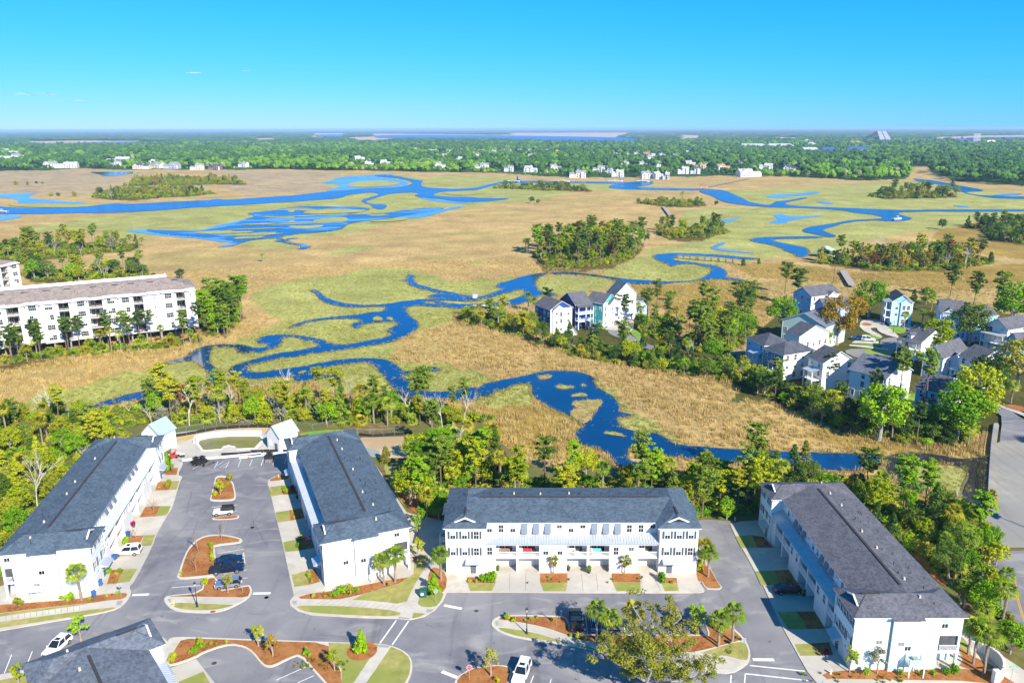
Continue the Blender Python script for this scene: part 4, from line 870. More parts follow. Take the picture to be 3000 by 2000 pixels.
def townhouse(label, origin, xdir, L=44.0,W=15.2,H=8.8,shing=SLATE, wall=WALLW, bay=WALLW, front=True, rise=1.5,ends=(1,1)):
    """row of townhouses: two projecting end bays, set-back top floor with shed roof, recessed balconies over drives"""
    rz = math.atan2(xdir[1], xdir[0])
    t = thing('townhouse_row', label, 'townhouse row', (origin[0], origin[1], .1),rz, 'three storey townhouse rows')
    EB = 6.7; SB = 1.8; RC = 2.2; rb = 12.6
    k = L / 44.0
    bal = [(8.7,12.3),(12.75,16.35),(21.2,24.75),(25.15,28.7),(33.7,37.2)]
    bal = [(a * k, b_ * k) for a, b_ in bal]
    # walls
    b = MB(); b.box(EB, L - EB, RC, W, 0,H - .004)
    xs = [EB] + [q for p in bal for q in p] + [L - EB]
    for i in range(0,len(xs),2):
        if xs[i + 1] - xs[i] > .2: b.box(xs[i], xs[i + 1], 0,RC - .001,0,5.55)
    b.box(EB, L - EB, SB, RC - .001,5.55,H - .002)
    for a, c in bal: b.box(a, c, .02,RC - .002,5.2,5.549); b.box(a, c, .02,RC - .002,2.62,2.95)
    b.box(EB, L - EB, 0,SB - .001,5.551,5.7)
    b.obj('wall', wall, t)
    for x0,x1,e in ((0,EB, 0),(L - EB, L, 1)):
        b = MB()
        b.box(x0,x1,-.35,rb - .6,0,H - .006)
        b.box(x0,x1,rb - .6,W, 5.6,H - .006)
        i0,i1 = (x0 + 2.2,x1) if e == 0 else (x0,x1 - 2.2)
        b.box(i0,i1,rb - .6,W, 0,5.6)
        ox0,ox1 = (x0,x0 + 2.2) if e == 0 else (x1 - 2.2,x1)
        b.box(ox0,ox1,rb - .6,W, 2.7,2.95)
        px_ = x0 + .02 if e == 0 else x1 - .37
        for py in (W - .35,): b.box(px_, px_ + .35,py, py + .33,0,2.7); b.box(px_, px_ + .35,py, py + .33,2.95,5.6)
        ix = x0 + 1.87 if e == 0 else x1 - 2.2
        b.box(ix, ix + .3,W - .34,W - .02,0,5.6)
        b.obj('end_bay', bay, t)
        MB().box(ox0 + (.3 if e == 0 else .02),ox1 - (.02 if e == 0 else .3),rb - .58,W - .36,2.96,5.58).obj('shaded_porch_screen', mat('shaded_porch_screen', (.07,.072,.075),.7,.25,1.2),t)  # solid dark box: screening with the recess shade in its colour
        # side balcony rail
        rx = x0 + .12 if e == 0 else x1 - .12
        ob('railing', rail_mesh(W - rb + .1,WHITE),t, (rx, (W + rb) / 2 - .3,2.95),math.pi / 2)
        # bump on the end wall
        b = MB(); bx = (x0 - .45,x0 - .002) if e == 0 else (x1 + .002,x1 + .45)
        b.box(bx[0], bx[1], 5.0,8.8,0,H - .3)
        b.obj('chimney_bay', AQUA if bay is AQUA else wall, t)
    # floor bands
    for x0,x1 in ((0,EB),(L - EB, L)):
        for za, zb in ((5.62,5.82),(2.72,2.92)): MB().box(x0 - .03,x1 + .03,-.39,-.352,za, zb).obj('floor_band', WHITE, t)
        for xx in (x0 - .02,x1 - .10): MB().box(xx, xx + .12,-.38,-.353,0,H - .1).obj('corner_board', WHITE, t)
    # eaves
    b = MB(); b.box(-.42,EB + .42,-.8,W + .42,H - .02,H + .14); b.box(L - EB - .42,L + .42,-.8,W + .42,H - .021,H + .139); b.box(EB + .42,L - EB - .42,SB - .45,W + .42,H - .019,H + .138)
    b.obj('eaves_board', WHITE, t)
    # roofs
    z0 = H + .145; R = rise
    b = MB(); m0 = (SB + W) / 2
    b.quad((3.4,SB - .5,z0),(L - 3.4,SB - .5,z0),(L - 3.4,m0,z0 + R),(3.4,m0,z0 + R))
    b.quad((3.4,m0,z0 + R),(L - 3.4,m0,z0 + R),(L - 3.4,W + .5,z0),(3.4,W + .5,z0))
    for e in (0,1):
        x0,x1 = (-.5,EB + .5) if e == 0 else (L - EB - .5,L + .5); mx = (x0 + x1) / 2; y0,y1 = -.85,W + .5
        A, B_, C, D = (x0,y0,z0),(x1,y0,z0),(x1,y1,z0),(x0,y1,z0); P1,P2 = (mx, y0 + 3.3,z0 + R + .02),(mx, y1 - 3.4,z0 + R + .02)
        b.quad(A, B_, P1); b.quad(B_, C, P2,P1); b.quad(C, D, P2); b.quad(D, A, P1,P2)
        g = y0 + 1.35; gz = z0 + R * .41; tz = z0 + R - .1    # small gablet over the front hip
        b.quad((mx, g - .1,tz),(mx, g + 2.4,tz),(mx - 1.75,g - .1,gz)); b.quad((mx, g - .1,tz),(mx + 1.75,g - .1,gz),(mx, g + 2.4,tz))
        ex = (x0 - .55,x0 + 2.5) if e == 0 else (x1 - 2.5,x1 + .55)
        s = -1 if e == 0 else 1; xe = x0 if e == 0 else x1      # little hip over the end bump
        q = [(xe + s * .5,4.6,z0 - .2),(xe + s * .5,9.2,z0 - .2),(xe - s * 1.9,6.9,z0 + R * .52),(xe - s * .1,4.6,z0 + .03),(xe - s * .1,9.2,z0 + .03)]
        b.quad(q[0], q[1], q[2]) if e else b.quad(q[1], q[0], q[2])
        b.quad(q[0], q[2], q[3]) if e else b.quad(q[0], q[3], q[2])
        b.quad(q[1], q[4], q[2]) if e else b.quad(q[1], q[2], q[4])
    roof = b.obj('roof', shing, t)
    for e in (0,1):
        mx = EB / 2 if e == 0 else L - EB / 2; g = -.85 + 1.35; gz = z0 + R * .41; tz = z0 + R - .1
        c = MB(); c.quad((mx - 1.62,g - .08,gz - .02),(mx + 1.62,g - .08,gz - .02),(mx, g - .08,tz - .08)); c.obj('gable_vent', DARKM, roof)
        c = MB()
        for s in (-1,1):
            c.quad((mx, g - .12,tz + .06),(mx + s * 1.85,g - .12,gz + .02),(mx + s * 1.85,g - .12,gz - .2),(mx, g - .12,tz - .16)) if s > 0 else c.quad((mx, g - .12,tz - .16),(mx + s * 1.85,g - .12,gz - .2),(mx + s * 1.85,g - .12,gz + .02),(mx, g - .12,tz + .06))
            c.quad((mx, g - .12,tz + .07),(mx, g + .1,tz + .07),(mx + s * 1.85,g + .1,gz + .03),(mx + s * 1.85,g - .12,gz + .03))
        c.obj('barge_board', WHITE, roof)
        # ridge caps
        yy = (-.85 + 3.2,W + .5 - 3.4); c = MB().box(mx - .16,mx + .16,yy[0] - .6,yy[0] + 2.0,z0 + R - .02,z0 + R + .09); c.obj('ridge_vent', RIDGE, roof)
    MB().box(5.6,L - 5.6,m0 - .2,m0 + .2,z0 + R - .02,z0 + R + .09).obj('ridge_vent', RIDGE, roof)
    for i in range(26):
        x = rnd.uniform(1,L - 1); y = rnd.uniform(m0 + 1,W - 1)
        zz = z0 + R * (1 - (y - m0) / (W + .5 - m0)); ob('vent_pipe', VENTD, roof, (x, y, zz),0,(.7,.7,rnd.uniform(.5,1)))
    for i in range(9):
        x = 2.5 + (L - 5) * i / 8 + rnd.uniform(-.4,.4); y = m0 + rnd.uniform(1.2,2.2); zz = z0 + R * (1 - (y - m0) / (W + .5 - m0)); ob('roof_vent', VENTB if rnd.random() < .7 else VENTD, roof, (x, y, zz),0,.9)
    # shed roof over the second floor, with standing seams
    b = MB(); a0,a1 = EB - .1,L - EB + .1; zA, zB = 6.62,5.75; n = int((a1 - a0) / .48)
    b.quad((a0,-.4,zB),(a1,-.4,zB),(a1,SB - .003,zA),(a0,SB - .003,zA)); b.quad((a0,-.4,zB - .12),(a1,-.4,zB - .12),(a1,-.4,zB),(a0,-.4,zB))
    for i in range(n + 1):
        x = a0 + (a1 - a0) * i / n
        b.quad((x - .03,-.42,zB + .07),(x + .03,-.42,zB + .07),(x + .03,SB - .003,zA + .07),(x - .03,SB - .003,zA + .07)); b.quad((x - .03,-.42,zB),(x - .03,-.42,zB + .07),(x - .03,SB, zA + .07),(x - .03,SB, zA)); b.quad((x + .03,-.42,zB),(x + .03,SB, zA),(x + .03,SB, zA + .07),(x + .03,-.42,zB + .07))
    b.obj('porch_roof', METAL, t)
    # third floor openings
    for i in range(15):
        x = (7.45 + i * 1.985 + (.0 if i < 3 else .0)) * k if False else EB + .9 + i * (L - 2 * EB - 1.8) / 14
        if (i // 3) % 2 == 0: window(t, x, SB, 6.86)
        else: ob('awning_shutter', BAHAMA, t, (x, SB, 6.8))
    # end bays: windows with shutters
    for e in (0,1):
        cx = [1.25,3.3,5.35] if e == 0 else [L - 5.35,L - 3.3,L - 1.25]
        for z in (6.75,3.55):
            for x in cx:
                window(t, x, -.352,z)
                for s in (-1,1): ob('shutter', SHUTM, t, (x + s * .74,-.352,z - .04))
        gx, dx = (1.9,4.75) if e == 0 else (L - 1.9,L - 4.75)
        ob('garage_door', GARM, t, (gx, -.352,.02)); ob('entry_door', DOORM, t, (dx, -.352,.05))
        c = MB(); c.quad((-1.35,-1.3,2.45),(1.35,-1.3,2.45),(1.35,0,2.95),(-1.35,0,2.95)); c.quad((-1.35,-1.3,2.33),(1.35,-1.3,2.33),(1.35,-1.3,2.45),(-1.35,-1.3,2.45)); c.quad((-1.35,-1.3,2.33),(-1.35,0,2.33),(1.35,0,2.33),(1.35,-1.3,2.33))
        for s in (-1,1): c.quad((s * 1.35,-1.3,2.33),(s * 1.35,-1.3,2.45),(s * 1.35,0,2.95),(s * 1.35,0,2.33)); c.tube((s * 1.2,-1.1,2.35),(s * 1.2,-.02,1.6),.05,n=4)
        for i in range(8): x = -1.3 + i * 2.6 / 7; c.quad((x - .03,-1.31,2.5),(x + .03,-1.31,2.5),(x + .03,0,3.0),(x - .03,0,3.0))
        c.obj('door_canopy', METAL, t, loc=(dx, -.352,0)); ob('wall_lamp', LAMPW, t, (dx - 1.0,-.4,1.9)); ob('wall_lamp', LAMPW, t, (gx, -.4,2.35))
        ob('downpipe', DOWNPW, t, (EB - .1 if e == 0 else L - EB + .1,-.42,.1))
    # balconies and drives
    for j, (a, c) in enumerate(bal):
        m = (a + c) / 2
        ob('railing', rail_mesh(c - a - .1,WHITE),t, (m, .08,2.95))
        window(t, m - .75,RC, 3.45,blind=False); ob('glass_door', GDOOR, t, (m + .5,RC, 2.96)); ob('garage_door', GARM, t, (m - .1,RC, .02))
    for a, c in ((EB, bal[0][0]),(bal[1][1], bal[2][0]),(bal[3][1], bal[4][0])):
        if c - a > 3: window(t, a + 1.15,0,3.45); window(t, c - 1.2,0,3.45)
        else: window(t, (a + c) / 2 - .05,0,3.45)
    # end walls
    for e in (0,1):
        X = 0 if e == 0 else L; r = -math.pi / 2 if e == 0 else math.pi / 2
        s = -1 if e == 0 else 1
        window(t, X, 3.4,3.5,r, blind=True); window(t, X + s * .452,6.35,3.5,r, blind=True); window(t, X + s * .452,7.4,3.5,r, blind=True); window(t, X, 12.5,6.9,r, blind=True)
        ob('downpipe', DOWNP, t, (X + s * .08,4.9,.4))
        c = MB()
        for px_ in (.1,1.4):
            for py in (7.3,9.4): c.box(px_ - .07,px_ + .07,py - .07,py + .07,0,3.0)
        c.box(0,1.5,7.2,9.5,1.9,2.05)
        for q in range(13): c.box(1.46,1.5,7.2 + q * .18,7.29 + q * .18,2.05,3.0)
        for q in range(8): c.box(.05 + q * .18,.14 + q * .18,7.2,7.24,2.05,3.0); c.box(.05 + q * .18,.14 + q * .18,9.46,9.5,2.05,3.0)
        if e == 0: c.v = [(-x_, y_, z_) for x_, y_, z_ in c.v]; c.f = [f[::-1] for f in c.f]
        pf = c.obj('service_platform', bay if bay is AQUA else WHITE, t, loc=(X + s * .455,0,0)); MB().box(-.4,.4,-.4,.4,0,.8).obj('condenser', mat('condenser_gray', (.25,.26,.26),.6,.1,4),pf, loc=(s * .75,8.3,2.06))
    return t


def local(t, x, y, z=0.0):
    return t.matrix_basis @ Vector((x, y, z))


townC = townhouse('white townhouse row under slate roof facing its own apron of concrete drives', (-11.7,123.9),(1,-.0045),44.1,14.8,8.8,SLATE)
townD = townhouse('townhouse row with pale aqua end and plum gray roof beside the long right-hand drive', (49.2,141.0),(0,-1),43.4,15.1,8.7,PLUM, WALLW, AQUA)
vB = (Vector((-32.0,119.5)) - Vector((-50.9,165.6))).normalized()
townB = townhouse('white townhouse row with dark ridge strip, between parking court and winding pavement', (-50.8,165.5),vB, 49.8,14.7,8.3,SLATE)
vA = (Vector((-80.6,167.8)) - Vector((-71.6,118.2))).normalized()
townA = townhouse('white townhouse row on the woodland side of the parking court, lit front facing the cars', (-71.5,118.4),vA, 50.2,13.6,8.2,SLATE, WALLW, PALEB)
dE = Vector((.63,-.776)).normalized()
aE = Vector((-52.0,98.4)) + dE * .5 + Vector((-dE.y, dE.x)) * -.9
LE = 44.0
townE = townhouse('townhouse row seen from behind its gray roof, cut by the bottom edge', tuple(aE + dE * LE),tuple(-dE),LE, 14.6,8.3,GRAYSH)
# ------------------------------------------------------------------ plants
BARK = mat('pine_bark', (.17,.125,.09),.95,.3,3,.5,9,stretch=(1,1,.25)); BARKG = mat('grey_bark', (.30,.28,.25),.95,.2,3,.4,9); BARKW = mat('bleached_wood', (.50,.47,.42),.9,.15,3); PALMB = mat('palm_trunk_bark', (.27,.215,.16),.95,.25,4,.6,12)
LP_ = {'green': leafmat('pine_needles', (0.088,0.150,0.018),(0.250,0.338,0.037)),'yellow': leafmat('yellow_pine_needles', (0.213,0.250,0.015),(0.450,0.438,0.025)),'dark': leafmat('dark_needles', (0.044,0.094,0.022),(0.119,0.200,0.030)),'rust': leafmat('dying_needles', (.20,.085,.025),(.34,.17,.05)),
       'bright': leafmat('spring_leaves', (0.125,0.275,0.010),(0.288,0.463,0.018)),'lime': leafmat('lime_leaves', (0.237,0.312,0.010),(0.450,0.475,0.020)),'olive': leafmat('olive_leaves', (0.213,0.225,0.025),(0.400,0.375,0.050)),'gold': leafmat('gold_leaves', (.26,.17,.014),(.42,.30,.03)),'gray': leafmat('lichen_leaves', (.22,.23,.13),(.38,.38,.25)),'pink': leafmat('azalea_bloom', (.30,.01,.10),(.5,.04,.2)),'straw': leafmat('dead_frond', (.32,.19,.045),(.46,.31,.09)),
       'palm': leafmat('palm_fronds', (0.150,0.237,0.019),(0.362,0.425,0.044)),'palmy': leafmat('yellow_palm_fronds', (.24,.24,.014),(.42,.38,.03))}
R = np.random.default_rng(11)


def leaf_cards(C, Rad, n, size, up=.35,elong=1.5,shell=.45):
    """leaf sprays spread through ellipsoid clumps: C (k,3),Rad (k,3),n per clump"""
    k = len(C)
    d = R.normal(size=(k, n, 3)); d /= np.linalg.norm(d, axis=2,keepdims=True)
    r = R.random((k, n, 1)) ** shell
    P_ = C[:, None] + d * r * Rad[:, None]
    nrm = d * .7 + R.normal(size=(k, n, 3)) * .55 + np.array((0,0,up)); nrm /= np.linalg.norm(nrm, axis=2,keepdims=True)
    t = np.cross(nrm, R.normal(size=(k, n, 3))); t /= np.linalg.norm(t, axis=2,keepdims=True); b = np.cross(nrm, t)
    s = size * (.6 + .8 * R.random((k, n, 1)))
    a, c = t * s * elong * .5,b * s * .5
    V = np.stack([P_ - a, P_ + c * .9,P_ + a, P_ - c * .9], 2).reshape(-1,3)
    return V, np.arange(len(V)).reshape(-1,4)


def limb(b, p, q, r0,r1,n=5,bend=.12,m=0,segs=3):
    p, q = Vector(p),Vector(q); L = (q - p).length; pts = [p]
    for i in range(1,segs): pts.append(p.lerp(q, i / segs) + Vector((rnd.uniform(-1,1),rnd.uniform(-1,1),rnd.uniform(-.5,.5))) * L * bend)
    pts.append(q)
    for i in range(segs): b.tube(pts[i], pts[i + 1], r0 + (r1 - r0) * i / segs, r0 + (r1 - r0) * (i + 1) / segs, n, m)
    return pts


def make_pine(h, crown=.5,spread=2.6,dens=1.0,nb=26):
    b = MB(); lean = Vector((rnd.uniform(-.05,.05) * h, rnd.uniform(-.05,.05) * h, 0)); top = Vector((0,0,h)) + lean
    pts = limb(b, (0,0,-.3),top, .02 * h * .8,.03,7,.012,segs=5)
    C, Q = [], []
    for i in range(nb):
        u = (i + rnd.random()) / nb; z = h * (1 - crown * u ** 1.0); a = i * 2.4 + rnd.uniform(-.6,.6)
        prof = (.25 + .95 * math.sin(math.pi * min(1,.12 + .8 * u) ** .8)) * (rnd.uniform(.55,1.15))
        l = spread * prof; o = lean * (z / h) + Vector((0,0,z)); e = o + Vector((math.cos(a) * l, math.sin(a) * l, l * rnd.uniform(-.05,.35)))
        b.tube(o, e, .05 + .008 * l * 2,.02,4)
        for j in range(1 + int(l > spread * .5) + int(rnd.random() < .5)):
            c = o.lerp(e, 1 - j * .38) + Vector((rnd.uniform(-.3,.3),rnd.uniform(-.3,.3),.15))
            C.append(c); s = rnd.uniform(.65,1.15) * (.45 + .16 * spread); Q.append((s, s, s * .48))
    for i in range(4): b.tube(lean * .4 + Vector((0,0,h * rnd.uniform(.25,1 - crown))),Vector((rnd.uniform(-1.3,1.3),rnd.uniform(-1.3,1.3),h * rnd.uniform(.35,.55))),.04,.015,4)
    C.append(top); Q.append((.5,.5,.6))
    V, F = leaf_cards(np.array([tuple(c) for c in C]),np.array(Q),int(62 * dens),.34,.5)
    return b.mesh('trunk', BARK),npmesh('crown', V, F, LP_['green'])


def make_broad(h, w, dens=1.0,low=.25,nclump=34,leaf=.36,flat=.75,bark=BARKG):
    b = MB(); th = h * (low + .12)
    limb(b, (0,0,-.3),(0,0,th),.035 * h, .022 * h, 7,.03)
    C, Q = [], []
    for i in range(nclump):
        a = rnd.uniform(0,6.28); v = rnd.uniform(-.7,1); rr = math.sqrt(max(.05,1 - v * v * .8)) * rnd.uniform(.45,1.0) * w / 2
        z = h * low + (h * (1 - low)) * (.5 + .42 * v); c = Vector((math.cos(a) * rr, math.sin(a) * rr, z))
        s = rnd.uniform(.13,.22) * w; C.append(tuple(c)); Q.append((s, s, s * flat))
        if i % 3 == 0: limb(b, (0,0,th * rnd.uniform(.6,1)),c, .012 * h, .02,4,.1)
    V, F = leaf_cards(np.array(C),np.array(Q),int(70 * dens),leaf, .35)
    return b.mesh('trunk', bark),npmesh('crown', V, F, LP_['bright'])


def make_cedar(h, w):
    b = MB(); limb(b, (0,0,-.3),(0,0,h * .95),.02 * h, .02,6,.01)
    C, Q = [], []
    for i in range(46):
        u = rnd.random() ** .8; z = h * (.06 + .92 * u); rr = (1 - u) ** .75 * w / 2 * rnd.uniform(.5,1.05); a = rnd.uniform(0,6.28)
        s = .22 * w * (1.15 - .8 * u); C.append((math.cos(a) * rr, math.sin(a) * rr, z)); Q.append((s, s, s * .8))
    V, F = leaf_cards(np.array(C),np.array(Q),52,.32,.3)
    return b.mesh('trunk', BARK),npmesh('crown', V, F, LP_['dark'])


def make_palm(h, rad=1.7,nf=24,skirt=7):
    b = MB(); lean = (rnd.uniform(-.3,.3),rnd.uniform(-.3,.3)); limb(b, (0,0,-.3),(lean[0], lean[1], h),.21,.17,8,.012,segs=4)
    for i in range(14): b.lathe([(.2,h * (.45 + i * .037)),(.255,h * (.45 + i * .037) + .14)], (lean[0] * (.45 + i * .037),lean[1] * (.45 + i * .037)),8)
    V, F, MI = [], [], []
    for i in range(nf + skirt):
        dead = i >= nf; u = (i + .5) / nf if not dead else 1
        el_ = (1.35 - 1.75 * u + rnd.uniform(-.2,.2)) if not dead else rnd.uniform(-1.4,-1.0); a = i * 2.39996 + rnd.uniform(-.2,.2)
        d = np.array((math.cos(a) * math.cos(el_),math.sin(a) * math.cos(el_),math.sin(el_))); side = np.array((-math.sin(a),math.cos(a),0)); upv = np.cross(d, side) * -1
        upv = upv if upv[2] >= 0 else -upv
        o = np.array((lean[0], lean[1], h)); k = rad * (.6 if dead else rnd.uniform(.9,1.15)); e = o + d * k * .55 + np.array((0,0,-.10)); L_ = k * .72
        n = len(V); V += [o + side * .035,o - side * .035,e]; F.append((n, n + 1,n + 2,n + 2)); MI.append(1 if dead else 0)
        for j in range(9):
            t = (j - 4) / 4 * 1.25; dd = d * math.cos(t) + side * math.sin(t); dr = np.array((0,0,-.42 * L_ * (.5 + abs(t))))
            w = .075 * L_; pm = e + dd * L_ * .5 + upv * .05 * L_; pe = e + dd * L_ * rnd.uniform(.85,1.1) + dr
            sd = np.cross(dd, upv); n = len(V); V += [e, pm + sd * w, pe, pm - sd * w]; F.append((n, n + 1,n + 2,n + 3)); MI.append(1 if dead else 0)
    return b.mesh('trunk', PALMB),npmesh('crown', np.array(V),np.array(F),[LP_['palm'], LP_['straw']], MI)


def make_bare(h, w, bark=BARKW, depth=4,r=.10):
    b = MB()

    def grow(p, d, l, r, k):
        q = p + d * l
        b.tube(p, q, r, r * .68,5 if k > 2 else 3)
        if k == 0: return
        for i in range(rnd.choice((2,3)) + (k == depth)):
            nd = (d + Vector((rnd.uniform(-1,1),rnd.uniform(-1,1),rnd.uniform(-.25,.6))) * (.75 * w / h * 1.3)).normalized(); grow(p.lerp(q, rnd.uniform(.55,1)),nd, l * rnd.uniform(.6,.85),r * .62,k - 1)
    grow(Vector((0,0,-.2)),Vector((rnd.uniform(-.1,.1),rnd.uniform(-.1,.1),1)).normalized(),h * .36,r, depth)
    return b.mesh('trunk', bark)


def make_shrub(h, w, n=9,leaf=.22,dens=40):
    C, Q = [], []
    for i in range(n):
        a = rnd.uniform(0,6.28); rr = rnd.uniform(0,.33) * w; C.append((math.cos(a) * rr, math.sin(a) * rr, h * rnd.uniform(.3,.62))); Q.append((w * .22,w * .22,h * .36))
    V, F = leaf_cards(np.array(C),np.array(Q),dens, leaf, .4)
    return npmesh('shrub', V, F, LP_['bright'])


def make_tuft(n=40,h=.7,w=.5,key='green'):
    V, F = [], []
    for i in range(n):
        a = rnd.uniform(0,6.28); t = rnd.uniform(.1,.75); p = np.array((rnd.uniform(-.1,.1),rnd.uniform(-.1,.1),0)); d = np.array((math.cos(a) * math.sin(t) * w / .5,math.sin(a) * math.sin(t) * w / .5,math.cos(t))); s = np.array((-math.sin(a),math.cos(a),0)) * .03
        k = len(V); V += [p - s, p + s, p + d * h * .6 + s, p + d * h * rnd.uniform(.8,1.1) - np.array((0,0,.1))]; F.append((k, k + 1,k + 2,k + 3))
    return npmesh('grass_clump', np.array(V),np.array(F),LP_[key])


PINES = [make_pine(15,.5,2.7),make_pine(16.5,.42,3.0),make_pine(13.5,.6,2.4),make_pine(17,.36,2.5,.9,20),make_pine(12,.68,2.6,1.0,28),make_pine(15,.55,3.3,1.0,30)]
THINP = [make_pine(14,.4,1.7,.8,16),make_pine(15.5,.32,1.9,.75,15),make_pine(13,.5,1.6,.7,18)]
BROADS = [make_broad(9,8,1.0),make_broad(8,7,1.0,.2,30),make_broad(11,8.5,1.0,.3,40),make_broad(7,6,1.0,.12,26)]
CEDARS = [make_cedar(9,5),make_cedar(7.5,4.6),make_cedar(11,5.2)]
PALMS = [make_palm(5.2),make_palm(6.6,1.8),make_palm(3.6,1.8,26,9),make_palm(7.8,1.7)]
PALMLOW = [make_palm(1.2,1.8,24,3),make_palm(.7,1.6,22,0)]
BARES = [make_bare(9,7),make_bare(7.5,6),make_bare(11,6,BARKW, 4,.13),make_bare(6,6)]
TWIGS = [make_bare(4.4,2.6,mat('young_bark', (.33,.25,.18),.9,.2,4),5,.055),make_bare(4.0,2.4,MATS['young_bark'], 5,.05)]
YOUNG = [make_broad(4.4,2.2,.6,.32,14,.2,.9,MATS['young_bark']),make_broad(5.2,2.4,.55,.3,16,.2,1.0,MATS['young_bark']),make_broad(3.6,2.0,.7,.3,12,.18,.9,MATS['young_bark'])]
CONE = [make_cedar(3.8,2.1)]
SHRUBS = [make_shrub(2.2,3.2,10,.3),make_shrub(1.6,2.4,8,.28),make_shrub(3.2,3.6,12,.3)]
SMALL = [make_shrub(.9,1.1,5,.16,30),make_shrub(.6,.8,4,.13,26),make_shrub(1.3,1.5,6,.18,36)]
TUFTS = [make_tuft(),make_tuft(30,.5,.5)]
# whole-tree meshes for the distance, trunk and crown in one


def joined(tr, cr, name, m, frac=.6,grow=1.25):
    nv = len(cr.vertices); co = np.empty(nv * 3,np.float32); cr.vertices.foreach_get('co',co); co = co.reshape(-1,4,3)
    keep = R.random(len(co)) < frac; co = co[keep]; c = co.mean(1,keepdims=True); co = c + (co - c) * grow
    tv = np.array([tuple(v.co) for v in tr.vertices]); tf = [tuple(p.vertices) for p in tr.polygons]
    me = bpy.data.meshes.new(name); V = np.concatenate([tv, co.reshape(-1,3)]); nb = len(tv)
    F = tf + [tuple(nb + 4 * i + j for j in range(4)) for i in range(len(co))]
    me.from_pydata([tuple(v) for v in V], [], F); me.materials.append(tr.materials[0]); me.materials.append(m)
    me.polygons.foreach_set('material_index', [0] * len(tf) + [1] * len(co)); me.update()
    return me


TREES = []     # (zone, kind, adjective, object)
KN = {'pine': ('pine_tree', 'pine tree'),'broad': ('broadleaf_tree', 'tree'),'cedar': ('cedar_tree', 'cedar tree'),'palm': ('palm_tree', 'palm tree'),'bare': ('bare_tree', 'bare tree'),'shrub': ('shrub', 'shrub'),'tuft': ('grass_clump', 'plant'),'young': ('young_tree', 'tree'),'lowpalm': ('palmetto', 'plant')}
ADJ = {'green': 'green', 'yellow': 'yellow-green', 'dark': 'dark green', 'rust': 'rust brown', 'bright': 'bright green', 'lime': 'lime green', 'olive': 'olive green', 'gold': 'golden', 'gray': 'pale gray', 'pink': 'magenta flowering', 'straw': 'straw coloured', 'palm': 'green', 'palmy': 'yellowish'}


def plant(zone, kind, x, y, z, pool, col=None, s=1.0,parts=True, sz=None):
    nm = KN[kind][0]; pr = rnd.choice(pool); rz = rnd.uniform(0,6.28); sc = (s * rnd.uniform(.9,1.1),s * rnd.uniform(.9,1.1),s * (sz or 1) * rnd.uniform(.93,1.07))
    if isinstance(pr, tuple):
        t = bpy.data.objects.new(nm, None); COL.objects.link(t); t.empty_display_size = .3; t.location = (x, y, z); t.rotation_euler = (0,0,rz); t.scale = sc
        ob('trunk', pr[0], t); c = ob('crown', pr[1], t)
        if col: c.material_slots[0].link = 'OBJECT'; c.material_slots[0].material = LP_[col]
    else:
        t = ob(nm, pr, None, (x, y, z),rz, sc)
        if col:
            i = len(t.material_slots) - 1; t.material_slots[i].link = 'OBJECT'; t.material_slots[i].material = LP_[col]
    TREES.append((zone, kind, col, t, s * (sz or 1)))
    return t


ZTXT = {}
MASSZ = {'oldisle', 'oldisle2', 'mid1', 'mid2', 'hammock'}
MASS = []


def spread(poly, n, gap, z, world=False):
    """n scattered points inside an outline of the place"""
    w = [Vector(p) for p in poly] if world else [at('s',a, b, z).xy for a, b in poly]
    x0,x1 = min(p.x for p in w),max(p.x for p in w); y0,y1 = min(p.y for p in w),max(p.y for p in w); out = []; P_ = [tuple(p) for p in w]; tries = 0
    while len(out) < n and tries < n * 80:
        tries += 1; x, y = rnd.uniform(x0,x1),rnd.uniform(y0,y1)
        if not inpoly(np.array([x]),np.array([y]),P_)[0]: continue
        if any((x - a) ** 2 + (y - b) ** 2 < gap * gap for a, b in out): continue
        out.append((x, y))
    return out


def grove(zone, text, poly, z, mix, gap=3.0,world=False, parts=True):
    """mix: list of (count, kind, pool, colours, scale range)"""
    ZTXT[zone] = text; n = sum(m[0] for m in mix); pts = spread(poly, n, gap, z, world); rnd.shuffle(pts); i = 0
    for cnt, kind, pool, cols, (a, b) in mix:
        for _ in range(cnt):
            if i >= len(pts): return
            if zone in MASSZ and kind == 'broad': MASS.append((pts[i][0], pts[i][1], z, rnd.uniform(a, b),rnd.choice(cols))); i += 1; continue
            plant(zone, kind, pts[i][0], pts[i][1], z, pool, rnd.choice(cols) if cols else None, rnd.uniform(a, b),parts); i += 1


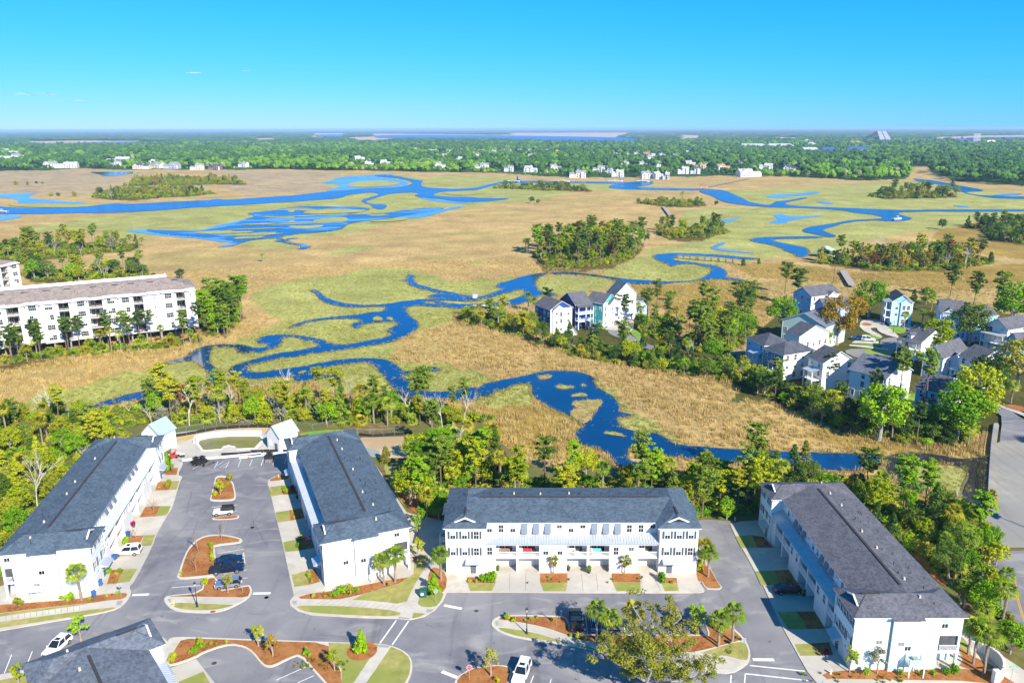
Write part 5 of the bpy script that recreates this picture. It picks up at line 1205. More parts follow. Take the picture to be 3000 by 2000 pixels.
PC = ['green', 'green', 'green', 'yellow', 'dark']
grove('belt_a', 'in woods beside the left townhouse row', [(-87.5,108),(-93.5,140),(-98.5,165),(-97,188),(-118,203),(-140,200),(-128,165),(-112,138),(-103,108)], 0,
      [(26,'broad', BROADS, ['lime', 'bright', 'yellow', 'bright'], (.5,.75)),(6,'pine', PINES, ['green', 'yellow', 'lime'], (.6,.75)),(22,'cedar', CEDARS, ['green', 'yellow', 'lime'], (.6,.8)),(9,'palm', PALMS, ['palm', 'palmy'], (.9,1.1)),(5,'bare', BARES, None, (.8,1.2)),(14,'shrub', SHRUBS, ['lime', 'bright', 'yellow'], (.8,1.3))], 3.1,True)
grove('belt_b', 'in woods behind the unfinished pool', [(-96,194),(-80,197),(-45,196),(-15,194),(-8,199),(-28,208),(-60,211),(-100,204)], 0,
      [(20,'pine', THINP + PINES[:3], ['green', 'yellow', 'lime', 'yellow', 'green'], (.62,.85)),(14,'palm', PALMS, ['palm', 'palmy'], (1,1.2)),(14,'bare', BARES, None, (.8,1.15)),(24,'broad', BROADS, ['lime', 'bright', 'yellow', 'gray'], (.5,.75)),(6,'cedar', CEDARS, ['green', 'lime'], (.7,1.0)),(1,'pine', PINES, ['rust'], (.5,.55)),(14,'lowpalm', PALMLOW, ['palm', 'palmy'], (.9,1.3)),(12,'shrub', SHRUBS, ['lime', 'bright', 'olive'], (.8,1.2))], 2.6,True)
grove('belt_c', 'in woods behind the middle townhouses', [(-13,143),(37,142.5),(47,143.5),(47,160),(31,162),(14,162),(4,160),(-4,170),(-10,186),(-18,189),(-19,178),(-15,160)], 0,
      [(19,'pine', PINES, ['green', 'yellow', 'bright', 'green', 'lime'], (.58,.8)),(16,'broad', BROADS, ['bright', 'lime', 'green', 'bright'], (.5,.72)),(8,'palm', PALMS, ['palm', 'palmy'], (.9,1.1)),(12,'lowpalm', PALMLOW, ['palm', 'palm', 'palmy'], (1,1.4)),(1,'pine', PINES, ['rust'], (.5,.55)),(3,'bare', BARES, None, (.6,.9)),(3,'cedar', CEDARS, ['lime', 'green'], (.8,1.1)),(14,'shrub', SHRUBS, ['bright', 'lime', 'green'], (.9,1.3))], 2.7,True)
grove('belt_cw', 'in woods above the sand clearing', [(-22,150),(-14.5,142),(-14,160),(-17,178),(-24,176),(-21,165)], 0,
      [(7,'pine', PINES, ['green', 'bright', 'yellow'], (.6,.78)),(5,'palm', PALMS, ['palm', 'palmy'], (.8,1.0)),(5,'broad', BROADS, ['bright', 'lime'], (.6,.85)),(6,'lowpalm', PALMLOW, ['palm'], (1,1.3)),(5,'shrub', SHRUBS, ['bright', 'green'], (.9,1.2))], 2.3,True)
grove('belt_d', 'in woods behind the right townhouses', [(47,145),(64,143),(71,140),(84,128),(92,138),(80,156),(66,164),(50,163)], 0,
      [(12,'pine', PINES, ['green', 'bright', 'green', 'lime'], (.6,.8)),(12,'broad', BROADS, ['bright', 'green', 'lime', 'dark'], (.5,.7)),(7,'cedar', CEDARS, ['green', 'dark', 'olive'], (.8,1.1)),(7,'palm', PALMS, ['palm', 'palmy'], (.8,1.0)),(8,'lowpalm', PALMLOW, ['palm', 'palmy'], (1,1.4)),(1,'bare', BARES, None, (.7,.8)),(10,'shrub', SHRUBS, ['bright', 'green', 'lime'], (.9,1.3))], 2.8,True)
grove('belt_de', 'on slope between right townhouses and bridge', [(70,139),(74,128),(73,112),(75.5,104),(79,106),(81,114),(86,122),(90,134),(84,142)], 0,
      [(12,'broad', BROADS, ['bright', 'green', 'lime', 'dark', 'bright'], (.45,.65)),(10,'shrub', SHRUBS, ['bright', 'lime', 'green'], (.9,1.2)),(3,'palm', PALMS, ['palm'], (.8,.95)),(4,'cedar', CEDARS, ['dark', 'green'], (.45,.6))], 2.7,True)
grove('isle', 'on the round pine island', TZ['isle'], MZ, [(62,'pine', [joined(*p, 'pine_tree', LP_['green'], .7) for p in PINES + THINP[:1]], ['green', 'green', 'bright', 'green', 'green', 'dark', 'yellow', 'lime', 'green', 'green', 'yellow', 'rust'], (.9,1.2)),(12,'palm', PALMS, ['palm', 'palmy'], (.9,1.1)),(14,'broad', [joined(*p, 'broadleaf_tree', LP_['bright'], .7) for p in BROADS], ['lime', 'green', 'dark'], (.7,1.0)),(3,'bare', BARES, None, (.9,1.2)),(10,'shrub', SHRUBS, ['lime', 'green'], (1,1.4))], 4.2)
JP = [joined(*p, 'pine_tree', LP_['green'], .55,1.4) for p in PINES]; JB = [joined(*p, 'broadleaf_tree', LP_['bright'], .5,1.4) for p in BROADS]; JC = [joined(*p, 'cedar_tree', LP_['dark'], .5,1.4) for p in CEDARS]
grove('islet', 'on islet right of round pine island', TZ['islet'], MZ, [(10,'pine', JP, ['green', 'dark', 'yellow'], (.7,.95)),(16,'broad', JB, ['green', 'olive', 'lime'], (.7,.95)),(9,'palm', PALMS, ['palm', 'palmy'], (1,1.2)),(8,'shrub', SHRUBS, ['green', 'olive'], (1,1.4))], 4)
grove('hammock', 'on islet beside the far right creek', TZ['hammock'], MZ, [(12,'pine', JP, ['green', 'dark', 'green'], (.8,1.1)),(24,'broad', JB, ['green', 'lime', 'dark', 'olive'], (.9,1.2))], 7)
grove('point', 'on the point by the gazebo', TZ['point'], MZ, [(18,'pine', JP, ['green', 'yellow', 'green', 'dark', 'lime', 'green', 'yellow', 'rust'], (.75,1.0)),(24,'broad', JB, ['green', 'olive', 'lime', 'bright', 'gold'], (.7,1.0)),(14,'cedar', JC, ['dark', 'green', 'olive'], (.8,1.1)),(6,'bare', BARES, None, (1,1.4)),(8,'palm', PALMS, ['palm', 'palmy'], (1,1.1)),(12,'shrub', SHRUBS, ['green', 'olive', 'lime'], (1.1,1.6))], 4)
grove('east', 'in dark stand at right marsh edge', TZ['east'], MZ, [(12,'pine', JP, ['dark', 'dark', 'green'], (.8,1.05)),(24,'broad', JB, ['dark', 'green', 'dark'], (.8,1.1)),(10,'cedar', JC, ['dark'], (.8,1.1))], 5.5)
grove('west', 'in wood beyond the apartment block', TZ['west'], MZ, [(22,'pine', JP, ['green', 'yellow', 'olive'], (.7,1.0)),(24,'broad', JB, ['olive', 'lime', 'green', 'gray'], (.65,.9)),(10,'cedar', JC, ['dark', 'green'], (.8,1.0)),(10,'palm', PALMS, ['palm', 'palmy'], (1,1.2)),(6,'bare', BARES, None, (1,1.2)),(10,'shrub', SHRUBS, ['olive', 'lime'], (1.1,1.5))], 4.2)
grove('west2', 'close behind the apartment block', TZ['west2'], MZ, [(9,'pine', JP, ['green', 'yellow'], (.75,.95)),(13,'broad', JB, ['green', 'lime', 'dark', 'bright'], (.75,1.0)),(4,'bare', BARES, None, (.9,1.2)),(6,'palm', PALMS, ['palm', 'palmy'], (.9,1.0)),(8,'shrub', SHRUBS, ['lime', 'green', 'palmy'], (1,1.4))], 4)
grove('oldisle', 'on low scrub island left of river', TZ['oldisle'], MZ, [(28,'cedar', JC, ['dark', 'green', 'olive'], (.7,1.0)),(26,'broad', JB, ['olive', 'green', 'gold', 'dark'], (.65,.95)),(6,'palm', PALMS, ['palm'], (1.1,1.3)),(6,'bare', BARES, None, (1,1.3)),(14,'shrub', SHRUBS, ['olive', 'green', 'dark'], (1.5,2.2))], 7)
grove('oldisle2', 'on far half of low scrub island', TZ['oldisle2'], MZ, [(22,'cedar', JC, ['dark', 'olive'], (.7,1.1)),(26,'broad', JB, ['olive', 'green', 'olive', 'gold'], (.7,1.0)),(10,'shrub', SHRUBS, ['olive', 'dark'], (1.5,2.4))], 9)
grove('clump', 'at right end of apartment block', TZ['clump'], MZ, [(14,'pine', PINES, ['green', 'green', 'bright'], (.9,1.1)),(12,'broad', BROADS, ['bright', 'green', 'lime'], (.7,.95)),(3,'palm', PALMS, ['palmy'], (.9,1.1)),(6,'shrub', SHRUBS, ['lime', 'bright'], (1,1.4))], 3.2)
grove('apt','in front of the apartment block', TZ['apt'], MZ, [(15,'pine', THINP, ['dark', 'green', 'green'], (.8,1.0)),(13,'palm', PALMS, ['palm', 'palmy'], (.8,1.0)),(12,'lowpalm', PALMLOW, ['palm', 'palmy'], (1.1,1.5)),(8,'cedar', CEDARS, ['green', 'dark'], (.8,1.0)),(8,'broad', BROADS, ['gray', 'lime', 'olive'], (.6,.8)),(16,'shrub', SHRUBS, ['bright', 'lime', 'green'], (1,1.5))], 3.0)
grove('pen1', 'at dock end of wooded spit', TZ['pen1'], MZ, [(4,'pine', PINES, ['green', 'yellow'], (.6,.75)),(8,'broad', BROADS, ['green', 'lime', 'olive'], (.6,.85)),(8,'palm', PALMS, ['palm', 'palmy'], (.8,1.0)),(3,'bare', BARES, None, (.6,.8)),(6,'shrub', SHRUBS, ['green', 'lime'], (.9,1.3))], 2.6)
grove('pen2', 'in strip before the four tall houses', TZ['pen2'], MZ, [(4,'pine', PINES, ['green', 'dark'], (.6,.8)),(18,'broad', BROADS, ['green', 'dark', 'bright', 'lime'], (.6,.85)),(14,'cedar', CEDARS, ['dark', 'green'], (.7,1.0)),(8,'palm', PALMS, ['palm', 'palmy'], (.7,.9)),(4,'bare', BARES, None, (.7,.9)),(12,'shrub', SHRUBS, ['green', 'lime', 'olive'], (1,1.4))], 2.6)
grove('pen3', 'behind drive of white gable house', TZ['pen3'], MZ, [(3,'pine', THINP, ['green', 'dark'], (.8,1.0)),(5,'palm', PALMS, ['palm', 'palmy'], (.9,1.0)),(8,'shrub', SHRUBS, ['lime', 'bright', 'green'], (1,1.4))], 3)
grove('pen4', 'in pine stand left of east houses', TZ['pen4'], MZ, [(20,'pine', THINP + PINES[:4], ['dark', 'green', 'dark', 'green'], (.8,1.05)),(7,'broad', BROADS, ['bright', 'green', 'lime'], (.7,.95)),(4,'palm', PALMS, ['palm'], (.9,1)),(8,'shrub', SHRUBS, ['green', 'lime', 'gold'], (1,1.4))], 3.2)
grove('pen5', 'along marsh edge below east houses', TZ['pen5'], MZ, [(7,'pine', THINP, ['dark', 'green'], (.7,.9)),(30,'broad', BROADS, ['bright', 'dark', 'green', 'lime'], (.55,.8)),(8,'cedar', CEDARS, ['dark'], (.7,.9)),(5,'palm', PALMS, ['palm'], (.8,.9)),(3,'bare', BARES, None, (.6,.8)),(14,'shrub', SHRUBS, ['green', 'dark', 'lime'], (1,1.5))], 2.9)
grove('mid1', 'on islets before the waterfront houses', TZ['mid1'], MZ, [(22,'broad', JB, ['green', 'dark', 'olive'], (.8,1.1)),(10,'shrub', SHRUBS, ['green', 'dark'], (1.8,2.6))], 8)
grove('mid2', 'on bushy islet left of river bend', TZ['mid2'], MZ, [(12,'broad', JB, ['olive', 'dark', 'green'], (.5,.75)),(10,'shrub', SHRUBS, ['olive', 'green'], (1.8,2.4)),(3,'palm', PALMS, ['palm'], (1.2,1.4))], 6)


def single(zone, text, items):
    ZTXT[zone] = text
    for kind, pool, col, s, k, x, y, z in items:
        p = at(k, x, y, z); plant(zone, kind, p.x, p.y, z, pool, col, s)


single('eaststreet', 'among the east street houses', [('broad', BROADS[2:3], 'bright', 1.52,'w5',1160,600,MZ),('broad', BROADS[2:3], 'bright', 1.45,'w5',500,740,MZ),('broad', BROADS[2:3], 'gold', 1.58,'w5',920,810,MZ),('broad', BROADS[:1], 'gold', 1.19,'w5',1070,640,MZ),('broad', BROADS[1:2], 'lime', 0.92,'w5',800,830,MZ),
    ('broad', BROADS[2:3], 'green', 1.45,'w5',1930,810,MZ),('broad', BROADS[2:3], 'bright', 1.78,'w5',2260,720,MZ),('broad', BROADS[:1], 'bright', 1.1,'w5',1300,1500,MZ),('broad', BROADS[2:3], 'bright', 1.39,'w5',1240,1545,MZ),('broad', BROADS[2:3], 'lime', 1.58,'w5',1950,1490,MZ),('broad', BROADS[2:3], 'bright', 1.45,'w5',1830,1540,MZ),('broad', BROADS[2:3], 'olive', 1.45,'w5',2290,1160,MZ),('broad', BROADS[2:3], 'lime', 1.32,'w5',1650,900,MZ),
    ('pine', THINP[:1], 'green', 1.15,'w5',1390,1280,MZ),('pine', THINP[1:2], 'green', 1.3,'w5',1575,1440,MZ),('pine', THINP[:1], 'green', .9,'w5',1190,1330,MZ),('pine', THINP[2:], 'dark', .8,'w5',860,1140,MZ),('pine', THINP[2:], 'lime', 1.05,'w5',1690,1010,MZ),('pine', PINES[2:3], 'dark', 1.1,'w5',1780,450,MZ),('pine', PINES[2:3], 'green', 1.15,'w5',1960,520,MZ),('pine', PINES[:1], 'green', 1.1,'w5',2160,540,MZ),('pine', PINES[:1], 'dark', 1.1,'w5',610,510,MZ),('pine', THINP[:1], 'dark', 1.2,'w5',890,340,MZ),('pine', PINES[:1], 'green', 1.0,'w5',520,420,MZ),
    ('cedar', CEDARS[:1], 'dark', .8,'w5',1500,510,MZ),('broad', BROADS[3:], 'green', 1.06,'w5',1600,500,MZ),('palm', PALMS[:2], 'palm', .9,'w5',1430,690,MZ),('palm', PALMS[:1], 'palm', .9,'w5',1570,650,MZ),('palm', PALMS[:1], 'palmy', .9,'w5',1640,660,MZ),('palm', PALMS[1:2], 'palm', 1,'w5',1640,560,MZ),('palm', PALMS[1:2], 'palm', 1,'w5',2120,820,MZ),('palm', PALMS[:1], 'palm', 1,'w5',2250,1260,MZ),('broad', BROADS[3:], 'dark', 1.19,'w5',2120,1200,MZ),('shrub', SHRUBS[:1], 'pink', .6,'w5',1350,640,MZ),('broad', BROADS[:1], 'dark', 1.32,'w5',2060,1170,MZ)])
single('midhouses', 'beside the four tall spit houses', [('pine', THINP[:1], 'dark', 1.05,'v6',240,560,MZ),('pine', THINP[1:2], 'dark', 1.2,'v6',1070,740,MZ),('palm', PALMS[1:2], 'palm', .9,'v6',760,540,MZ),('palm', PALMS[1:2], 'palm', .9,'v6',800,535,MZ),('palm', PALMS[:1], 'palm', 1,'v6',295,620,MZ),('palm', PALMS[:1], 'palm', 1,'v6',1225,490,MZ),('palm', PALMS[:1], 'palmy', 1,'v6',530,570,MZ),('palm', PALMS[1:2], 'palm', 1,'v6',30,420,MZ),('palm', PALMS[:1], 'palm', 1,'v6',80,425,MZ),('pine', THINP[1:2], 'green', 1.1,'v6',1320,640,MZ),('broad', BROADS[3:], 'bright', .8,'v6',1260,600,MZ),('pine', THINP, 'green', 1.0,'w4',1500,560,MZ),('pine', THINP, 'green', 1.1,'w4',1850,600,MZ),('palm', PALMS[2:3], 'palm', 1,'w4',1630,480,MZ),('palm', PALMS[2:3], 'palm', 1,'w4',1590,475,MZ),('cedar', CEDARS[1:2], 'dark', .7,'w4',2160,205,MZ),('cedar', CEDARS[1:2], 'dark', .5,'w4',2280,190,MZ),('palm', PALMS[1:2], 'palm', 1.1,'w4',495,100,MZ),('palm', PALMS[1:2], 'palm', 1.1,'w4',518,98,MZ)])
single('openmarsh', 'standing alone in the open marsh', [('palm', PALMS[:1], 'palm', .8,'v1',1808,770,MZ),('palm', PALMS[:1], 'palm', .9,'v1',978,660,MZ),('broad', BROADS[3:], 'dark', .8,'v1',1245,888,MZ),('bare', BARES[:2], None, .6,'v1',925,775,MZ),('broad', JB, 'dark', .7,'v2',1620,335,MZ),('broad', JB, 'dark', .65,'v2',1660,340,MZ),('broad', JB, 'dark', .7,'v3',585,318,MZ),('shrub', SHRUBS, 'olive', 2.5,'v1',350,315,MZ),('shrub', SHRUBS, 'dark', 2.8,'v1',400,315,MZ),('shrub', SHRUBS, 'olive', 2.4,'v1',515,320,MZ),('shrub', SHRUBS, 'olive', 2.2,'v1',110,240,MZ),('shrub', SHRUBS, 'dark', 2.4,'v1',250,230,MZ),('shrub', SHRUBS, 'olive', 2.2,'v1',295,232,MZ),('shrub', SHRUBS, 'olive', 2.0,'v1',190,240,MZ),('broad', JB, 'dark', .9,'v3',1880,455,MZ),('broad', JB, 'dark', .9,'w7',2090,835,MZ),('pine', PINES[2:3], 'yellow', .95,'w1',1385,1395,MZ),('bare', BARES[2:3], None, 1.0,'w1',380,1560,MZ),('bare', BARES[:1], None, .55,'w1',1085,1470,MZ),('bare', BARES[3:], None, .4,'w3',605,950,MZ),('palm', PALMS[2:3], 'palmy', 1.0,'w3',685,1130,MZ),('bare', BARES[1:2], None, .75,'z8',890,1090,MZ),('palm', PALMS[2:3], 'palm', .9,'z8',780,1160,MZ),('palm', PALMS[2:3], 'palm', .9,'z8',910,1170,MZ)])
single('courtpalms', 'planted beside the townhouse rows', [('palm', PALMS[:1], 'palm', 1.0,'z2',705,755,.12),('palm', PALMS[:1], 'palm', .95,'z4',1250,622,.12),('palm', PALMS[:1], 'palm', 1.0,'z4',1345,600,.12),('palm', PALMS[:1], 'palm', .95,'z4',1742,580,.12),('palm', PALMS[2:3], 'palmy', 1,'z5',2255,840,.12),('palm', PALMS[:1], 'palm', .9,'z5',2280,940,.12),('palm', PALMS[:1], 'palmy', .95,'z3',1572,1040,0),
    ('palm', PALMS[:1], 'palm', .95,'z6',1020,662,.12),('palm', PALMS[:1], 'palm', .9,'z6',1150,700,.12),('palm', PALMS[:1], 'palmy', 1.0,'z6',1330,660,.12),('palm', PALMS[:1], 'palm', .95,'z6',2070,716,.12),('palm', PALMS[:1], 'palm', .95,'z6',2190,672,.12),('palm', PALMS[:1], 'palm', .9,'z7',1775,1365,.12),('palm', PALMS[1:2], 'palm', .9,'z7',1810,1432,.12),('palm', PALMS[1:2], 'palm', .95,'z7',1885,1500,.12),('palm', PALMS[:1], 'palm', .8,'z7',1750,1040,0),('palm', PALMS[2:3], 'palm', .8,'z7',1870,1160,0),('palm', PALMS[2:3], 'palm', .8,'z7',1680,830,0)])
single('youngtrees', 'planted in car park beds', [('young', TWIGS, None, 1.0,'z1',1285,990,.12),('young', TWIGS, None, 1.0,'z1',1138,1230,.12),('young', TWIGS, None, 1.0,'z1',1850,1220,.12),('young', TWIGS, None, 1.05,'z1',1658,1332,.12),('young', TWIGS, None, 1.05,'z1',1637,1488,.12),('young', YOUNG[:1], 'olive', .8,'z2',1965,690,.12),('young', YOUNG[:1], 'lime', .85,'z4',168,1150,.12),('young', YOUNG[1:2], 'gold', .72,'z4',290,1235,.12),('young', CONE, 'bright', 1.0,'z4',1055,1195,.12),('young', YOUNG[:1], 'lime', .85,'z4',823,1360,.12),('young', YOUNG[1:2], 'olive', .9,'z4',2167,1405,.12),('young', YOUNG[:1], 'lime', 1.0,'z4',1543,400,.12),('young', CONE, 'bright', .95,'z4',1678,690,.12),('young', YOUNG[:1], 'olive', .85,'z5',1028,912,.12),('young', YOUNG[:1], 'olive', .9,'z5',1605,914,.12),
    ('young', TWIGS, None, .8,'z6',678,530,.12),('young', YOUNG[1:2], 'green', 1.15,'z6',2070,690,.12),('young', YOUNG[:1], 'lime', .9,'z7',938,1490,.12),('young', YOUNG[:1], 'gray', .95,'z7',1130,1500,.12),('young', CONE, 'bright', 1.1,'z1',1398,640,.12),('young', YOUNG[:1], 'lime', .75,'z1',1842,850,.12),('young', CEDARS[1:2], 'olive', .6,'z3',1230,580,.12),('young', BROADS[3:], 'bright', .75,'z7',2070,1360,0),('young', BROADS[3:], 'bright', .6,'z7',1780,770,0),('young', YOUNG[:1], 'bright', 1.1,'z2',700,1125,.1),('young', YOUNG[2:], 'lime', .9,'z2',165,1480,.12),('young', YOUNG[:1], 'bright', 1.2,'z6',1880,610,.12),('young', YOUNG[:1], 'bright', 1.0,'z3',1515,1130,0),('young', YOUNG[1:2], 'bright', .9,'z3',1490,1190,0)])
bb_ = []
for k, x, y, c, s in (('z1',1330,800,'lime', 1),('z1',1390,790,'lime', 1.1),('z1',1415,760,'lime', 1),('z1',1030,1262,'bright', 1.3),('z1',1060,1250,'bright', 1.1),('z2',945,520,'bright', 1.3),('z2',1000,540,'bright', 1.1),('z2',1030,515,'bright', 1.0),('z2',535,750,'bright', 1.0),('z2',605,745,'bright', 1.7),('z2',620,755,'olive', 1.4),('z2',775,750,'bright', .7),('z2',860,735,'rust', .7),('z2',925,725,'lime', 1.1),('z2',970,715,'rust', .8),('z2',1015,705,'bright', 1.2),('z2',170,800,'olive', 2.0),
                      ('z3',375,810,'bright', 1.1),('z3',390,840,'lime', 1.0),('z3',450,820,'pink', 1.3),('z3',440,1000,'bright', 1.1),('z3',460,1045,'lime', 1.1),('z3',515,1220,'lime', 1.1),('z3',500,1290,'bright', .9),('z4',605,520,'bright', 1.0),('z4',605,560,'bright', .8),('z4',625,600,'bright', .8),('z4',640,735,'olive', 1.0),('z4',740,735,'olive', 1.2),('z4',735,690,'lime', .7),('z4',820,725,'bright', 2.4),('z4',870,715,'bright', 2.2),('z4',940,695,'olive', 2.2),('z4',1010,680,'bright', 2.0),('z4',1290,635,'olive', .7),
                      ('z5',350,980,'olive', .9),('z5',400,985,'bright', .8),('z5',450,980,'bright', 1.2),('z5',500,975,'bright', 2.0),('z5',535,970,'bright', 1.8),('z5',1895,970,'bright', 2.2),('z5',1920,975,'bright', 1.5),('z5',1985,985,'olive', 1.1),('z5',2210,850,'lime', 1.8),('z5',2230,780,'lime', 1.8),('z5',2220,900,'lime', 1.4),('z5',145,890,'bright', 1.0),
                      ('z6',250,485,'lime', 1.0),('z6',310,495,'lime', 1.0),('z6',410,500,'lime', 1.0),('z6',455,490,'lime', .8),('z6',505,468,'lime', .6),('z6',640,495,'lime', .7),('z6',800,630,'bright', 1.2),('z6',860,650,'olive', 1.3),('z6',920,655,'olive', 1.3),('z7',1450,1500,'bright', 1.3),('z7',1520,1505,'bright', 1.0),('z7',1620,1505,'bright', 1.0),('z7',1680,1500,'bright', 1.3),('z7',1295,1510,'bright', .9),('z7',1050,1505,'bright', 1.1),('z7',350,590,'pink', 1.2),('z7',770,1360,'pink', .8),
                      ('z2',1470,1290,'lime', 1.2),('z2',1500,1260,'lime', 1.0),('z2',1690,1200,'bright', 1.5),('z2',1740,1170,'bright', 1.8),('z2',1720,1140,'lime', 1.1),('z2',1820,1140,'lime', 1.3),('z2',1860,1150,'olive', 1.0),('z2',1950,1125,'lime', .8),('z2',1640,1220,'lime', .9),('z4',575,1215,'bright', 1.3),('z4',610,1240,'bright', 1.3),('z4',2225,1455,'lime', 1.0),('z6',170,1010,'bright', .8),('z1',1820,780,'lime', 1.4),('z1',1850,820,'lime', 1.4),('z1',1905,770,'lime', 1.6),('z1',1800,860,'lime', 1.0),('z1',1825,745,'olive', 1.6),('z1',1920,735,'olive', 1.4),('z1',1870,800,'bright', 1.0),
                      ('z2',1815,290,'lime', .8),('z2',1822,320,'lime', .7),('z2',1822,345,'lime', .7),('z2',1822,370,'lime', .7),('z2',1824,395,'lime', .7),('z2',1826,420,'lime', .7),('z2',1560,520,'lime', .9),('z2',1555,545,'lime', .8),('z2',1830,525,'lime', .9),('z2',1770,620,'lime', 1.1),('z2',770 + 180,600,'gold', .8),('z2',990,580,'gold', .8),('z2',980,610,'gold', .7),('z6',1230,690,'olive', .9),('z6',2110,640,'green', .5),('z6',2230,640,'green', .5),('z6',2265,660,'green', .5),('z6',2180,720,'green', .5)):
    bb_.append(('shrub', SMALL, c, s, k, x, y, .12))
single('beds', 'in beds around the townhouse rows', bb_)
for k, x, y, n, m in (('z4',700,1320,26,.5),('z6',1190,40,0,0),('z5',1000,965,6,.4),('z5',1600,965,6,.4),('z7',800,1530,12,.5),('z7',1300,1535,14,.5)):
    ZTXT['clumps'] = 'in the bare straw mulch by the road'
    c = at(k, x, y, .12)
    for i in range(n): plant('clumps', 'tuft', c.x + rnd.uniform(-4,4),c.y + rnd.uniform(-1.0,1.2),.13,TUFTS, rnd.choice(('olive', 'gold', 'green')),rnd.uniform(.6,1.0))

# the great live oak by the lower edge
ZTXT['oak'] = 'over the parked cars at the lower edge'


def make_oak():
    b = MB(); C, Q = [], []
    limb(b, (0,0,-.3),(.3,.2,3.2),.5,.38,9,.03)
    for i in range(13):
        a = i * 2.4 + rnd.uniform(-.3,.3); l = rnd.uniform(4.5,9.0); hz = rnd.uniform(6.5,11.5) - l * .15
        p = limb(b, (.3,.2,rnd.uniform(2.2,3.4)),(math.cos(a) * l, math.sin(a) * l * .85,hz),.22,.06,6,.12,segs=4)
        for q in range(10):
            o = p[rnd.choice((1,2,3,4))]; e = o + Vector((rnd.uniform(-2.4,2.4),rnd.uniform(-2.4,2.4),rnd.uniform(-.3,1.9))); limb(b, o, e, .055,.02,4,.2)
            for j in range(3):
                c = e + Vector((rnd.uniform(-.9,.9),rnd.uniform(-.9,.9),rnd.uniform(-.3,.7))); b.tube(e, c, .03,.012,3); C.append(tuple(c)); s = rnd.uniform(.5,.95); Q.append((s, s, s * .6))
    V, F = leaf_cards(np.array(C),np.array(Q),56,.19,.5)
    return b.mesh('trunk', BARKG),npmesh('crown', V, F, LP_['olive'])


oak = plant('oak','broad', 18.2,91.5,0,[make_oak()], 'olive', 1.05)
oak.rotation_euler = (0,0,1.0)

single('roadside', 'right of the bridge road', [('pine', THINP[:1], 'green', 1.0,'s',3120,1590,0),('broad', BROADS[:1], 'bright', .9,'s',3130,1330,MZ)])
# ------------------------------------------------------------------ detached houses
HW = {'white': sidemat('house_white', (.80,.79,.77)),'navy': sidemat('house_navy', (.022,.07,.24)),'sky': sidemat('house_shaded_sky', (.20,.50,.78)),'slate': sidemat('house_slate', (.09,.20,.36)),'mint': sidemat('house_mint', (.50,.64,.56)),'teal': sidemat('house_teal', (.04,.40,.40)),'pale': sidemat('house_pale', (.42,.62,.82)),'cream': sidemat('house_cream', (.72,.66,.55)),'brown': sidemat('house_brown', (.20,.12,.09)),'lilac': sidemat('house_lilac', (.42,.50,.80))}  # sky and navy: blues deepened to hold side wall shade in their colour
LAT = mat('lattice_gray', (.42,.44,.46),.8,.1,3)
HWIN = window_meshes(1.0,1.65,.11)


